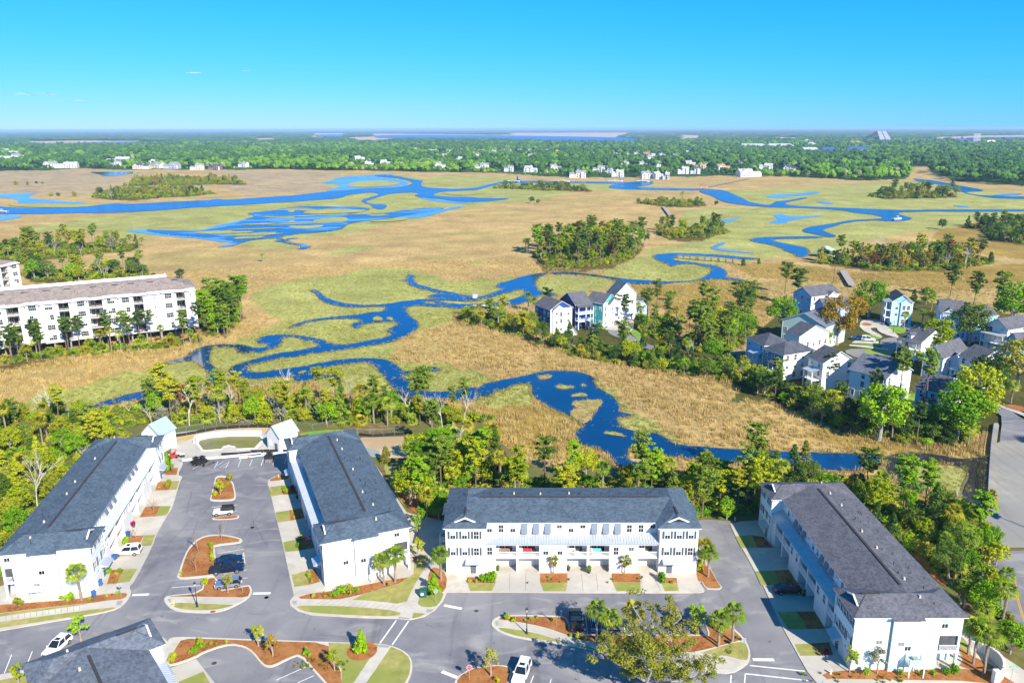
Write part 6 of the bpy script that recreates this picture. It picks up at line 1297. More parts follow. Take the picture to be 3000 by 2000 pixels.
def house(label, pL, pN, pR, h, ridge, wall, shing, rise=None, sunlit_wall=None, rows=None, porch=None, gablet=None, dormer=None, steps=False, zk='v4',base=None):
    """box house from its three visible eave corners: N nearest corner, R and L the ends of the two faces seen. Local x runs N->R, y runs N->L"""
    zz = MZ + h
    N_, L_, R_ = (at(*( (zk,) + p if len(p) == 2 else p),z=zz).xy for p in (pN, pL, pR))
    vx, vy = R_ - N_, L_ - N_
    a, b_ = vx.length, vy.length
    ux = vx.normalized() if a >= b_ else Vector((vy.normalized().y, -vy.normalized().x))
    uy = Vector((-ux.y, ux.x)); a = max(5.0,min(a, 16)); b_ = max(6.0,min(b_, 17))
    rz = math.atan2(ux.y, ux.x)
    t = thing('house', label, 'house', (N_.x, N_.y, MZ),rz)
    rise = rise or (min(a, b_) * .30)
    w = MB().box(0,a, 0,b_, 0,h)
    if ridge == 'y': w.quad((0,0,h),(a, 0,h),(a / 2,0,h + rise)); w.quad((a, b_, h),(0,b_, h),(a / 2,b_, h + rise))
    if ridge == 'x': w.quad((0,b_, h),(0,0,h),(0,b_ / 2,h + rise)); w.quad((a, 0,h),(a, b_, h),(a, b_ / 2,h + rise))
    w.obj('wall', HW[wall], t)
    if sunlit_wall:      # face towards the sun in a paler colour, shade put in the wall colour
        MB().box(.02,a - .02,-.05,-.003,.1,h - .05).obj('wall', HW[sunlit_wall], t)
    o = .45; zb = h - .02; th = .16; r = MB(); dz = rise * o / (a / 2 if ridge == 'y' else b_ / 2) if ridge != 'hip' else 0

    def plane(*p):
        r.quad(*p); r.quad(*[(q[0], q[1], q[2] - th) for q in p[::-1]])
        for i in range(len(p)): u, v = p[i], p[(i + 1) % len(p)]; r.quad((u[0], u[1], u[2] - th),(v[0], v[1], v[2] - th),v, u, m=1)
    if ridge == 'y':
        plane((-o, -o, zb - dz + .1),(a / 2,-o, h + rise + .1),(a / 2,b_ + o, h + rise + .1),(-o, b_ + o, zb - dz + .1)); plane((a / 2,-o, h + rise + .1),(a + o, -o, zb - dz + .1),(a + o, b_ + o, zb - dz + .1),(a / 2,b_ + o, h + rise + .1))
    elif ridge == 'x':
        plane((-o, -o, zb - dz + .1),(a + o, -o, zb - dz + .1),(a + o, b_ / 2,h + rise + .1),(-o, b_ / 2,h + rise + .1)); plane((-o, b_ / 2,h + rise + .1),(a + o, b_ / 2,h + rise + .1),(a + o, b_ + o, zb - dz + .1),(-o, b_ + o, zb - dz + .1))
    else:
        k = min(a, b_) / 2; A, B_, C, D = (-o, -o, zb + .1),(a + o, -o, zb + .1),(a + o, b_ + o, zb + .1),(-o, b_ + o, zb + .1)
        if a > b_: P1,P2 = (k, b_ / 2,h + rise),(a - k, b_ / 2,h + rise); r.quad(A, B_, P2,P1); r.quad(B_, C, P2); r.quad(C, D, P1,P2); r.quad(D, A, P1)
        else: P1,P2 = (a / 2,k, h + rise),(a / 2,b_ - k, h + rise); r.quad(A, B_, P1); r.quad(B_, C, P2,P1); r.quad(C, D, P2); r.quad(D, A, P1,P2)
        r.box(-o, a + o, -o, b_ + o, zb - .1,zb + .09,m=1)
    roof = r.obj('roof', [shing, WHITE], t)
    for i in range(3):
        fx, fy = rnd.uniform(.25,.75),rnd.uniform(.55,.8)
        if ridge == 'y': X, Y = a * (.5 + .3 * rnd.random()),b_ * fx; Zp = h + rise * (1 - abs(X - a / 2) / (a / 2))
        elif ridge == 'x': X, Y = a * fx, b_ * (.5 + .3 * rnd.random()); Zp = h + rise * (1 - abs(Y - b_ / 2) / (b_ / 2))
        else: continue
        ob('vent_pipe', VENTD, roof, (X, Y, Zp + .1),0,.7)
    # openings
    rows = rows or ([1.0,4.0,6.6] if h > 8 else [1.0,4.0])
    for face, ln in (('y0',a),('x0',b_),('x1',b_),('y1',a)):
        n = max(2,int(ln / 2.7))
        for zi, z in enumerate(rows):
            if z + 1.9 > h: continue
            for i in range(n):
                if rnd.random() < .2: continue
                p = ln * (i + .5) / n
                if face == 'y0': window(t, p, -.056 if sunlit_wall else -.006,z, 0,HWIN)
                elif face == 'x0': window(t, -.006,p, z, -math.pi / 2,HWIN)
                elif face == 'x1': window(t, a + .006,p, z, math.pi / 2,HWIN)
                else: window(t, p, b_ + .006,z, math.pi, HWIN)
    c = MB()
    for X, Y in ((-.06,-.06),(a - .1,-.06),(-.06,b_ - .1),(a - .1,b_ - .1)): c.box(X, X + .16,Y, Y + .16,0,h - .15)
    c.obj('corner_board', WHITE, t)

    def do_porch(face, z0,z1,d=2.4,storeys=1,metal=True, u0=0.0,u1=1.0):
        ln = a if face == 'y0' else b_; s0,s1 = ln * u0,ln * u1; p = MB()
        X = lambda u, v, z: (u, -v, z) if face == 'y0' else (-v, u, z)

        def bx(q, u0_, u1_, v0,v1,za, zb_):
            A, B_ = X(u0_, v0,0),X(u1_, v1,0); q.box(min(A[0], B_[0]),max(A[0], B_[0]),min(A[1], B_[1]),max(A[1], B_[1]),za, zb_)
        n = max(2,int((s1 - s0) / 2.4))
        for i in range(n + 1):
            u = s0 + .12 + (s1 - s0 - .24) * i / n; bx(p, u - .12,u + .12,d - .24,d, 0,z1)
        st = z0
        while st < z1 - 1:
            bx(p, s0,s1,.01,d, st - .22,st); bx(p, s0,s1,d - .1,d - .03,st + .9,st + 1.0)
            for i in range(int((s1 - s0) / .3)): u = s0 + .15 + i * .3; bx(p, u - .03,u + .03,d - .08,d - .04,st, st + .92)
            st += 3.0
        p.obj('porch', WHITE, t); q = MB()
        e = [X(s0 - .2,d + .3,0),X(s1 + .2,d + .3,0),X(s1 + .2,0,0),X(s0 - .2,0,0)]
        za, zb_ = z1 + .02,z1 + .7; pts = [(e[0][0], e[0][1], za),(e[1][0], e[1][1], za),(e[2][0], e[2][1], zb_),(e[3][0], e[3][1], zb_)]
        q.quad(*pts); q.quad(*[(u[0], u[1], u[2] - .15) for u in pts[::-1]]); q.quad((*pts[0][:2], za - .15),(*pts[1][:2], za - .15),pts[1], pts[0])
        q.obj('porch_roof', METAL if metal else shing, t)
    for pr in porch or (): do_porch(*pr)
    if gablet:      # (face, centre, width, out, height of its eave): cross gable projecting from a face
        face, cu, wd, out, eh = gablet; ln = a if face == 'y0' else b_; u0,u1 = cu * ln - wd / 2,cu * ln + wd / 2; g = MB(); rr = wd * .32
        X = lambda u, v, z: (u, -v, z) if face == 'y0' else (-v, u, z)
        A, B_ = X(u0,0,0),X(u1,out, 0); g.box(min(A[0], B_[0]),max(A[0], B_[0]),min(A[1], B_[1]),max(A[1], B_[1]),0,eh)
        g.quad(X(u0,out, eh),X(u1,out, eh),X(cu * ln, out, eh + rr)); g.obj('gable_bay', HW[sunlit_wall or wall], t); q = MB()
        for s, ua in ((-1,u0 - .3),(1,u1 + .3)):
            P = [X(ua, out + .35,eh - .12),X(cu * ln, out + .35,eh + rr + .1),X(cu * ln, -3.5,eh + rr + .1),X(ua, -3.5,eh - .12)]; q.quad(*P); q.quad(*[(v[0], v[1], v[2] - .15) for v in P[::-1]])
            q.quad((P[0][0], P[0][1], P[0][2] - .2),(P[1][0], P[1][1], P[1][2] - .2),P[1], P[0], m=1)
        q.obj('gable_roof', [shing, WHITE], t)
        for z in rows:
            if z + 1.8 < eh:
                for uu in (.3,.7): u = u0 + (u1 - u0) * uu; v = X(u, out + .006,z); window(t, v[0], v[1], z, 0 if face == 'y0' else -math.pi / 2,HWIN)
    if steps:
        g = MB()
        for i in range(14): g.box(a * .62,a * .62 + 1.6,-3.2 - i * .28,-2.9 - i * .28,2.6 - i * .18,2.72 - i * .18)
        for s in (0,1.6): g.tube((a * .62 + s, -2.5,3.7),(a * .62 + s, -7.0,1.0),.06,n=4); g.tube((a * .62 + s, -7.0,0),(a * .62 + s, -7.0,1.1),.08,n=4)
        g.obj('front_steps', WHITE, t)
    if dormer:
        g = MB(); g.box(-.2,1.6,b_ * .55,b_ * .55 + 1.6,h - .3,h + 1.25); g.obj('dormer', WHITE, t)
        q = MB(); y0 = b_ * .55; q.quad((-.5,y0 - .3,h + 1.2),(-.5,y0 + .8,h + 2.0),(2.6,y0 + .8,h + 2.0),(2.6,y0 - .3,h + 1.2)); q.quad((-.5,y0 + .8,h + 2.0),(-.5,y0 + 1.9,h + 1.2),(2.6,y0 + 1.9,h + 1.2),(2.6,y0 + .8,h + 2.0)); q.obj('dormer_roof', shing, t)
        window(t, -.21,y0 + .8,h - .1,-math.pi / 2,WINS)
    return t


house('blue shaded house under a hipped roof, westmost of the east street row', (350,545),(548,638),(835,605),8.6,'hip','sky',DARKSH, 2.8,'white', porch=[('x0',3.0,5.6,2.4,1,True, .0,.5)])
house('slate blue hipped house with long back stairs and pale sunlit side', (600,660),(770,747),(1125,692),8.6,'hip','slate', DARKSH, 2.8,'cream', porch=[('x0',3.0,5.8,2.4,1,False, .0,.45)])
house('white gabled house with screened rear porch, beside the slate blue hipped house', (1058,755),(1225,832),(1585,805),8.6,'y','white', PLUM, 3.2,porch=[('x0',3.0,5.6,3.0,1,True, .1,.7)])
house('white gabled house with tree shadows on its wall, behind the hipped blue house', (808,480),(950,527),(1290,470),8.2,'y','white', DARKSH, 3.0)
house('mint green gabled house with blue strip on its roof, behind the golden tree', (1012,298),(1255,420),(1580,300),8.4,'x','mint', GRAYSH, 3.6)
house('lilac walled house with long plum roof, between mint house and big blue house', (1055,160),(1240,190),(1530,175),8.0,'x','lilac', PLUM, 2.8)
house('big blue house with plum roof at the head of the boardwalk', (1000,15),(1090,70),(1480,20),8.8,'x','sky',PLUM, 3.0,gablet=('y0',.7,5,1.0,8.3),sunlit_wall='white')
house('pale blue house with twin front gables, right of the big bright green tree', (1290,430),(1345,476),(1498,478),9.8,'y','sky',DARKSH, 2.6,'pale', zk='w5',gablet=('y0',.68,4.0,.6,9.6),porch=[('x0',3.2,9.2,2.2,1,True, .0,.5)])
house('house with white double porch columns and front pediment, behind the round blue-green tree', (1690,500),(1712,540),(1885,556),9.6,'x','pale', PLUM, 3.0,zk='w5',porch=[('y0',3.2,9.0,2.4,1,False, .0,.7)], gablet=('y0',.4,4.5,2.4,9.0))
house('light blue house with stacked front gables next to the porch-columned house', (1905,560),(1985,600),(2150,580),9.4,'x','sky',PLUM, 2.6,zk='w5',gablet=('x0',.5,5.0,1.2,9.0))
house('purple roofed cottage with dormer and blue two-level porch by the cul-de-sac', (1430,745),(1570,785),(1765,755),7.0,'y','white', PLUM, 3.6,zk='w5',porch=[('x0',1.0,6.4,2.6,1,False)], dormer=True)
house('white house half hidden by lime tree, between dormer cottage and large white house', (1680,880),(1735,905),(1945,830),7.6,'x','white', PLUM, 3.0,zk='w5')
house('large white gabled house with metal roofed porch, nearest the bridge road', (1840,890),(2000,937),(2232,918),8.8,'y','white', PLUM, 3.0,zk='w5',porch=[('x0',.8,4.6,2.6,1,True)])
house('white house with big rear windows behind dark pines, mid row above the marsh', (1125,975),(1300,1062),(1490,1000),8.6,'y','white', GRAYSH, 3.4,zk='w5')
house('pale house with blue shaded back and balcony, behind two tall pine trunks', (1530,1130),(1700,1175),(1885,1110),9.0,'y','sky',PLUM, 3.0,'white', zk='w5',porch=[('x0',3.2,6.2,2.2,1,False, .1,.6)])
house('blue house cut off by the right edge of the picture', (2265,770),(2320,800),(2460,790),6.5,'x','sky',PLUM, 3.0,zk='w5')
house('white house screened by the big bright tree near the right edge', (2190,650),(2230,690),(2420,660),8.6,'x','white', PLUM, 3.0,zk='w5',porch=[('x0',3.0,6.0,2.2,1,True)])
house('tall house with navy shaded side, white front, first of four on the wooded spit', (105,335),(272,398),(492,364),9.6,'y','navy', PLUM, 2.8,'white', zk='v6',gablet=('y0',.34,5.2,.8,9.3),steps=True)
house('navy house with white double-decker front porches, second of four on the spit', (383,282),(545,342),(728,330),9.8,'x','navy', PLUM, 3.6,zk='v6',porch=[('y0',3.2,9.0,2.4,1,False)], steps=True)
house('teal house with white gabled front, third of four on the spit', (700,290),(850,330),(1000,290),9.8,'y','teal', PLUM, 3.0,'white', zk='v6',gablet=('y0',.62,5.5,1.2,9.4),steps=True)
house('tall plain white gable house, biggest of four on the spit', (835,212),(985,234),(1208,212),11.2,'y','white', SLATE, 4.4,zk='v6')
house('small screened porch cabin standing right of the white gable house', (1200,280),(1205,300),(1262,296),6.0,'x','pale', PLUM, 1.2,zk='v6',rows=[3.2])

# gazebo on the point
p = at('w5',832,135,MZ); t = thing('gazebo', 'screened gazebo with pale green metal roof above the creek', 'gazebo', p, .2)
b = MB()
for i in range(8):
    a = i * math.pi / 4 + .39
    b.box(math.cos(a) * 5.2 - .14,math.cos(a) * 5.2 + .14,math.sin(a) * 4.2 - .14,math.sin(a) * 4.2 + .14,0,4.2)
b.prism([(math.cos(i * math.pi / 4 + .39) * 5.5,math.sin(i * math.pi / 4 + .39) * 4.5) for i in range(8)], 1.2,1.5); b.prism([(math.cos(i * math.pi / 4 + .39) * 5.4,math.sin(i * math.pi / 4 + .39) * 4.4) for i in range(8)], 4.0,4.2)
for i in range(8):
    a, c = (j * math.pi / 4 + .39 for j in (i, i + 1)); b.tube((math.cos(a) * 5.2,math.sin(a) * 4.2,2.4),(math.cos(c) * 5.2,math.sin(c) * 4.2,2.4),.07,n=4)
b.obj('frame', WHITE, t); r = MB(); r.v = []
for i in range(8):
    a, c = (j * math.pi / 4 + .39 for j in (i, i + 1)); r.quad((math.cos(a) * 6.2,math.sin(a) * 5.2,4.1),(math.cos(c) * 6.2,math.sin(c) * 5.2,4.1),(math.cos(c) * 2.2,math.sin(c) * 1.4,6.0),(math.cos(a) * 2.2,math.sin(a) * 1.4,6.0)); r.quad((math.cos(a) * 2.2,math.sin(a) * 1.4,6.0),(math.cos(c) * 2.2,math.sin(c) * 1.4,6.0),(0,0,6.8))
r.obj('roof', mat('verdigris_roof', (.34,.44,.42),.5,.1,1),t)
MB().box(-3.6,3.6,-2.6,2.6,1.5,4.0).obj('screen', mat('dark_screen', (.05,.055,.06),.7,.2,2),t)

# ------------------------------------------------------------------ apartment blocks
BRZ = mat('bronze_window', (.07,.055,.05),.5,.1,2)
AWIN = window_meshes(1.15,1.8,.06,WHITE)
AWALL = mat('stucco_white', (.66,.645,.61),.8,.03,.5,.1,6)


def apartment(label, O, ud, L, W, H, bays, z0=3.2,floors=4,endw=True):
    rz = math.atan2(ud.y, ud.x); t = thing('apartment_block', label, 'apartment block', (O.x, O.y, MZ),rz, 'white apartment blocks beyond the marsh')
    fh = (H - z0) / floors
    # stepped bays along the front (local -y),each wall its own part
    x = 0; P_ = []
    for w, out, kind in bays:
        P_.append((x, x + w, out, kind)); x += w
    L = x
    core = MB().box(0,L, 3.0,W, z0,H - .02); core.box(0,L, 3.0,W, z0 - .4,z0 - .002); core.obj('wall', AWALL, t)
    po = MB()
    for i in range(int(L / 5) + 1):
        for y in (-.2,W * .5,W - .6): po.box(i * 5,i * 5 + .5,y, y + .5,0,z0 - .4)
    po.box(.5,L - .5,W * .62,W * .64,0,z0 - .41); po.obj('ground_pillar', CONC2,t)
    for a, c, out, kind in P_:
        b = MB()
        if kind == 'bal':
            for f in range(floors): b.box(a, c, -out + .05,2.999,z0 + f * fh - .25,z0 + f * fh)
            b.box(a, a + .28,-out, 2.999,z0 - .3,H - .03); b.box(c - .28,c, -out, 2.999,z0 - .3,H - .03); b.box(a + .28,c - .28,-out, -out + .3,H - .7,H - .03)
            for f in range(floors):
                if c - a > 5.0: b.box(c - 1.7,c - .28,-out, 2.999,z0 + f * fh, z0 + (f + 1) * fh - .25)
        else: b.box(a, c, -out, 2.999,z0 - .3,H - .03)
        b.obj('bay_wall', AWALL, t)
        for f in range(floors):
            z = z0 + f * fh
            if kind == 'bal':
                c2 = c - 1.7 if c - a > 5.0 else c - .28
                fr = MB().box(a + .28,c2,-out + .02,-out + .1,z + 1.0,z + 1.09).box(a + .28,c2,-out + .02,-out + .1,z + .02,z + .1)
                n = int((c2 - a - .28) / .2)
                for i in range(n): q = a + .38 + i * .2; fr.box(q, q + .05,-out + .04,-out + .08,z + .1,z + 1.0)
                for q in (a + .28,c2 - .1,(a + .28 + c2) / 2): fr.box(q, q + .1,-out + .01,-out + .11,z, z + fh - .26)
                fr.box(a + .28,c2,-out + .01,-out + .11,z + fh - .36,z + fh - .26)
                fr.obj('railing', BRZ, t)
                window(t, (a + c2) / 2 - .75,2.998,z + .35,0,AWIN, False); ob('glass_door', GDOOR, t, ((a + c2) / 2 + .55,2.998,z + .02))
                if rnd.random() < .6: ob('glass_door', GDOOR, t, ((a + c2) / 2 + 1.7,2.998,z + .02))
            elif kind == 'win2':
                m = (a + c) / 2; window(t, m - .6,-out, z + .8,0,AWIN, rnd.random() < .3); window(t, m + .6,-out, z + .8,0,AWIN, rnd.random() < .3)
            elif kind == 'win4':
                for q in (.28,.72): m = a + (c - a) * q; window(t, m - .55,-out, z + .8,0,AWIN, rnd.random() < .3); window(t, m + .55,-out, z + .8,0,AWIN, rnd.random() < .3)
            elif kind == 'small': window(t, (a + c) / 2,-out, z + 1.2,0,WINS)
    # end wall facing the tree clump
    if endw:
        for f in range(floors):
            for y in (4.5,8,12,15.5): window(t, L, y, z0 + f * fh + .8,math.pi / 2,AWIN)
    # hipped roof following the bays, eaves stepping with them
    R_ = 2.6; r = MB(); y1 = W + .9; y0 = -.9; k = 8.0
    A, B_, C, D = (-.9,1.6,H),(L + .9,1.6,H),(L + .9,y1,H),(-.9,y1,H); P1,P2,P3,P4 = (k, W * .62,H + R_),(L - k, W * .62,H + R_),(L - k, W * .78,H + R_),(k, W * .78,H + R_)
    r.quad(A, B_, P2,P1); r.quad(B_, C, P3,P2); r.quad(C, D, P4,P3); r.quad(D, A, P1,P4); r.quad(P1,P2,P3,P4)
    sl = R_ / (W * .62 - 1.6)
    for a, c, out, kind in P_:
        e = .75; yo = -out - e; zz = H - sl * (1.6 - yo) * .55; bb2 = .35 if out > .6 else .1
        r.quad((a - bb2,yo, zz),(c + bb2,yo, zz),(c + bb2,1.62,H + .02 + out * .06),(a - bb2,1.62,H + .02 + out * .06)); r.quad((a - bb2,yo, zz - .3),(c + bb2,yo, zz - .3),(c + bb2,yo, zz),(a - bb2,yo, zz),m=1)
        for q in (a - bb2,c + bb2): r.quad((q, yo, zz - .3),(q, yo, zz),(q, 1.62,H + .02 + out * .06),(q, 1.62,H - .28)); 
        r.quad((a - bb2,yo, zz - .3),(a - bb2,1.6,H - .3),(c + bb2,1.6,H - .3),(c + bb2,yo, zz - .3),m=1)
    roof = r.obj('roof', [TAUPE, WHITE], t)
    b = MB().box(k + 1,L - k, W * .78,W * .78 + .5,H + R_ - .3,H + R_ + .5).box(k + 1,L - k, W * .98,W * .98 + .4,H - .1,H + R_ + .4).box(k + 1,k + 1.4,W * .8,W * .98,H, H + R_ + .9).box(L - k - .4,L - k, W * .8,W * .98,H, H + R_ + .9); b.obj('parapet', WHITE, roof)
    for i in range(int(L / 7)):
        X = 4 + i * 7 + rnd.uniform(-1,1); Y = W * .62 - 2.2; Z_ = H + R_ - sl * 2.2 + .05
        MB().box(-1.1,1.1,-.3,.3,0,.14).obj('roof_vent', DARKM, roof, loc=(X, Y, Z_))
        ob('vent_pipe', VENTD, roof, (X + rnd.uniform(1.5,3),Y - rnd.uniform(1,4),H + R_ * .5),0,.9)
    return t


AH = 18.6
aR = at('v1',1338,948,MZ + AH).xy; aL = at('v1',0,1070,MZ + AH).xy; aud = (aR - aL).normalized()
bays = [(6,.3,'win4'),(4.4,.0,'small'),(5.2,.9,'bal'),(5.6,.2,'win2'),(4.6,.9,'bal'),(6.2,.2,'small'),(5.2,1.0,'bal'),(5.2,.2,'win2'),(4.8,1.0,'win2'),(5.6,.9,'bal'),(4.6,.1,'win2'),(5.4,1.0,'win2'),(5.2,.9,'bal'),(4.2,.2,'win2'),(5.0,.9,'bal'),(5.0,.2,'win2'),(4.6,1.0,'win2'),(5.2,.9,'bal'),(4.4,.9,'small'),(5.0,.9,'win2'),(3.6,.9,'bal'),(3.4,.9,'small')]
LA = sum(b[0] for b in bays)
apartment('long white apartment block with stacked dark balconies and taupe roof by the marsh', aR - aud * LA, aud, LA, 19,AH, bays, 4.0)
c2 = at('v1',122,765,MZ + 18).xy
ud2 = Vector((.28,.96)); bays2 = [(5,.8,'bal'),(5,.1,'win2'),(5,.9,'win2'),(5.2,.8,'bal'),(5,.1,'small'),(5,.9,'win2'),(5.2,.8,'bal'),(5,.2,'win2')]
L2 = sum(b[0] for b in bays2)
apartment('second apartment block, mostly cut off by the left edge', c2 - ud2 * L2,ud2,L2,19,17.8,bays2,4.0)
flat('asphalt_road', seg('v1',(230,925),(500,902),(520,912),(420,940),(240,960)),MZ + .3,ASPH2,0)

# lanes and yards of the houses
flat('asphalt_road', seg('v6',(880,615),(1000,620),(1120,650),(1240,720),(1330,770),(1500,800),(1500,850),(1250,800),(1120,780),(1090,700),(950,680)),MZ + .2,ASPH2,1)
flat('driveway', seg('v6',(870,612),(920,545),(1020,560),(1010,620)),MZ + .23,CONC, 0); flat('driveway', seg('v6',(1090,640),(1100,560),(1100,480),(1180,500),(1185,570),(1150,645)),MZ + .234,CONC, 1)
flat('lawn', seg('v6',(1140,645),(1185,590),(1320,700),(1330,765),(1230,715)),MZ + .22,LAWN2,1); flat('lawn', seg('v6',(760,560),(900,580),(870,612),(770,590)),MZ + .224,LAWN2,1)
flat('asphalt_road', seg('w5',(1240,780),(1290,750),(1420,745),(1420,800),(1340,860),(1330,920),(1120,885),(1080,910),(960,850),(1050,830),(1270,840)),MZ + .2,ASPH2,1)
flat('driveway', seg('w5',(1030,790),(1060,770),(1240,775),(1240,800),(1180,795)),MZ + .22,CONC, 0); flat('pavement', seg('w5',(1020,800),(1320,830),(1310,845),(1010,810)),MZ + .226,CONC, 0)
flat('driveway', seg('w5',(1100,620),(1150,610),(1230,610),(1290,650),(1400,740),(1380,750),(1270,720),(1230,690),(1225,670),(1160,680),(1280,740),(1240,752),(1090,680)),MZ + .232,CONC, 1)
flat('lawn', seg('w5',(1300,655),(1440,670),(1460,710),(1380,720),(1320,700)),MZ + .218,LAWN2,1); flat('lawn', seg('w5',(1110,720),(1230,730),(1280,750),(1200,770),(1120,745)),MZ + .214,LAWN2,1); flat('lawn', seg('w5',(1040,800),(1250,795),(1262,815),(1060,815)),MZ + .21,LAWN2,0); flat('mulch_bed', seg('w5',(1100,650),(1140,630),(1200,650),(1150,662)),MZ + .24,MULCH, 1)
flat('lawn', seg('w5',(1120,835),(1310,845),(1320,875),(1150,870)),MZ + .206,LAWN2,0); flat('driveway', seg('w5',(1390,640),(1480,640),(1500,690),(1440,680)),MZ + .244,CONC, 0); flat('lawn', seg('w5',(1460,1180),(1520,1170),(1530,1300),(1440,1280)),MZ + .2,LAWN2,0); flat('lawn', seg('w5',(2020,800),(2150,830),(2160,870),(2040,850)),MZ + .2,LAWN2,0)
flat('lawn', seg('v4',(500,1000),(640,1060),(780,1110),(760,1170),(560,1110)),MZ + .2,LAWN2,0); flat('driveway', seg('w5',(-10,830),(240,850),(240,890),(60,870)),MZ + .2,ASPH2,0); flat('mulch_bed', seg('z8',(1180,420),(1344,470),(1400,450),(1300,415)),MZ + .62,MULCH, 1)

# pool, its deck and fences
flat('pool_deck', seg((498,1350),(505,1290),(510,1268),(575,1260),(665,1250),(790,1253),(870,1266),(852,1325),(700,1333),(545,1346)),.03,CONC, 0)
flat('sand', seg('z1',(1430,390),(1560,362),(1760,325),(2000,300),(2240,298),(2240,320),(2000,322),(1780,345),(1560,395),(1440,412)),.05,mat('yellow_sand', (.52,.35,.10),.95,.15,1),0)
flat('sand', seg('z3',(990,372),(1130,372),(1440,362),(1470,440),(1450,540),(1290,545),(1180,545),(1080,520),(1040,450)),.02,SAND, 1); flat('gravel', seg('z3',(1035,455),(1130,470),(1190,500),(1130,545),(1080,525)),.032,mat('gray_gravel', (.27,.28,.26),.95,.2,3),1)
flat('lawn', seg('z3',(500,330),(860,300),(1020,330),(960,350),(650,350),(520,372)),.02,LAWN2,1); flat('lawn', seg('z1',(-60,1180),(130,1095),(120,1140),(0,1250),(-60,1290)),.02,LAWN2,1)
pool = thing('swimming_pool', 'half built curved pool holding olive water', 'pool', (0,0,0))
outer = wpts(seg('z1',(1640,430),(1650,395),(1740,375),(1900,360),(2070,358),(2180,360),(2215,390),(2140,470),(1985,475),(1965,455),(1910,445),(1865,455),(1845,478),(1685,490)))
cen = sum(outer, Vector((0,0))) / len(outer); inner = [cen + (q - cen) * .93 for q in outer]
b = MB(); n = len(outer)
for i in range(n):
    j = (i + 1) % n; o0,o1,i0,i1 = outer[i], outer[j], inner[i], inner[j]
    b.quad((*o0,.2),(*o1,.2),(*i1,.2),(*i0,.2)); b.quad((*o0,.0),(*o1,.0),(*o1,.2),(*o0,.2)); b.quad((*i0,.2),(*i1,.2),(*i1,.05),(*i0,.05))
b.obj('coping', WHITE, pool); sheet('pool_water', np.array([tuple(q) for q in inner]),.06,mat('olive_pool_water', (.20,.185,.05),.25,.1,.4,spec=.5),pool)
b = MB(); wl = wpts(seg('z1',(1625,420),(1640,385),(1740,366),(1900,348),(2070,345),(2185,346)))
for i in range(len(wl) - 1):
    p, q = wl[i], wl[i + 1]; d = (q - p).normalized(); nn = Vector((-d.y, d.x)) * .35; b.prism([tuple(p),tuple(q),tuple(q + nn),tuple(p + nn)], .03,1.0)
b.obj('raised_wall', mat('pool_wall_gray', (.55,.56,.57),.8,.1,1),pool)


def fence(label, pts, h, step, kind, name='chain_link_fence'):
    t = thing(name, label, 'fence', (*pts[0], 0)); o = pts[0]; cloth = MB(); rail = MB()
    for i in range(len(pts) - 1):
        p, q = pts[i] - o, pts[i + 1] - o; L_ = (q - p).length; k = max(1,int(L_ / step))
        for j in range(k):
            a, c = p.lerp(q, j / k),p.lerp(q, (j + 1) / k); ob('post', POSTM[kind], t, (a.x, a.y, 0),0,(1,1,h))
            if kind == 'silt':
                s = .12 * math.sin(j * 1.7); cloth.quad((a.x, a.y, 0),(c.x, c.y, 0),(c.x, c.y, h * .85 + s),(a.x, a.y, h * .9)); cloth.quad((a.x, a.y + .02,h * .9),(c.x, c.y + .02,h * .85 + s),(c.x, c.y + .02,0),(a.x, a.y + .02,0))
            else:
                rail.tube((a.x, a.y, h),(c.x, c.y, h),.035,n=4)
                for m in range(6): rail.tube(a.lerp(c, m / 6).to_3d(),(a.lerp(c, min(1,m / 6 + .33))).to_3d() + Vector((0,0,h)),.012,n=3); rail.tube(a.lerp(c, m / 6).to_3d() + Vector((0,0,h)),(a.lerp(c, min(1,m / 6 + .33))).to_3d(),.012,n=3)
    if kind == 'silt': cloth.obj('fabric', mat('silt_fabric', (.018,.018,.02),.8,.2,3),t)
    else: rail.obj('mesh_panel', mat('galvanised_wire', (.42,.43,.42),.4,.1,4,metal=.5),t)
    return t


POSTM = {'silt': MB().box(-.03,.03,-.03,.03,0,1).mesh('post', mat('wood_stake', (.28,.19,.1),.9,.2,5)),'wire': MB().tube((0,0,0),(0,0,1.03),.04,n=6).mesh('post', mat('galvanised_wire', (.42,.43,.42),.4,.1,4,metal=.5))}
fence('black silt fence sagging behind the pool deck', wpts(seg('z1',(1420,378),(1560,357),(1800,312),(2000,296),(2235,290),'z3',(500,322))),.95,2.2,'silt', 'silt_fence')
fence('black silt fence along the car park side of the pool deck', wpts(seg('z1',(1850,525),(2000,518),(2200,500),'z3',(100,500),(410,492))),.8,2.2,'silt', 'silt_fence')
fence('black silt fence at the back of the sand clearing', wpts(seg('z3',(1000,360),(1120,370),(1300,358),(1450,352))),.9,2.2,'silt', 'silt_fence')
fence('galvanised chain link fence between pool and woods', wpts(seg('z1',(1420,352),(1700,306),(1920,262),(2100,278),'z3',(0,290),(250,262),(330,240))),1.6,3,'wire')
fence('galvanised chain link fence right of the white shed', wpts(seg('z3',(480,285),(620,310),(860,270))),1.6,3,'wire')
fence('galvanised chain link fence behind the sand clearing', wpts(seg('z3',(990,345),(1200,350),(1400,330))),1.5,3,'wire')
b = MB(); kw = wpts(seg('z1',(1520,572),(1840,548),(2180,515),'z3',(0,540),(280,520),(410,512)))
for i in range(len(kw) - 1):
    p, q = kw[i], kw[i + 1]; d = (q - p).normalized(); nn = Vector((-d.y, d.x)) * .9; b.prism([tuple(p),tuple(q),tuple(q + nn),tuple(p + nn)], 0,.25)
struct(b.obj('pool_kerb', WHITE))


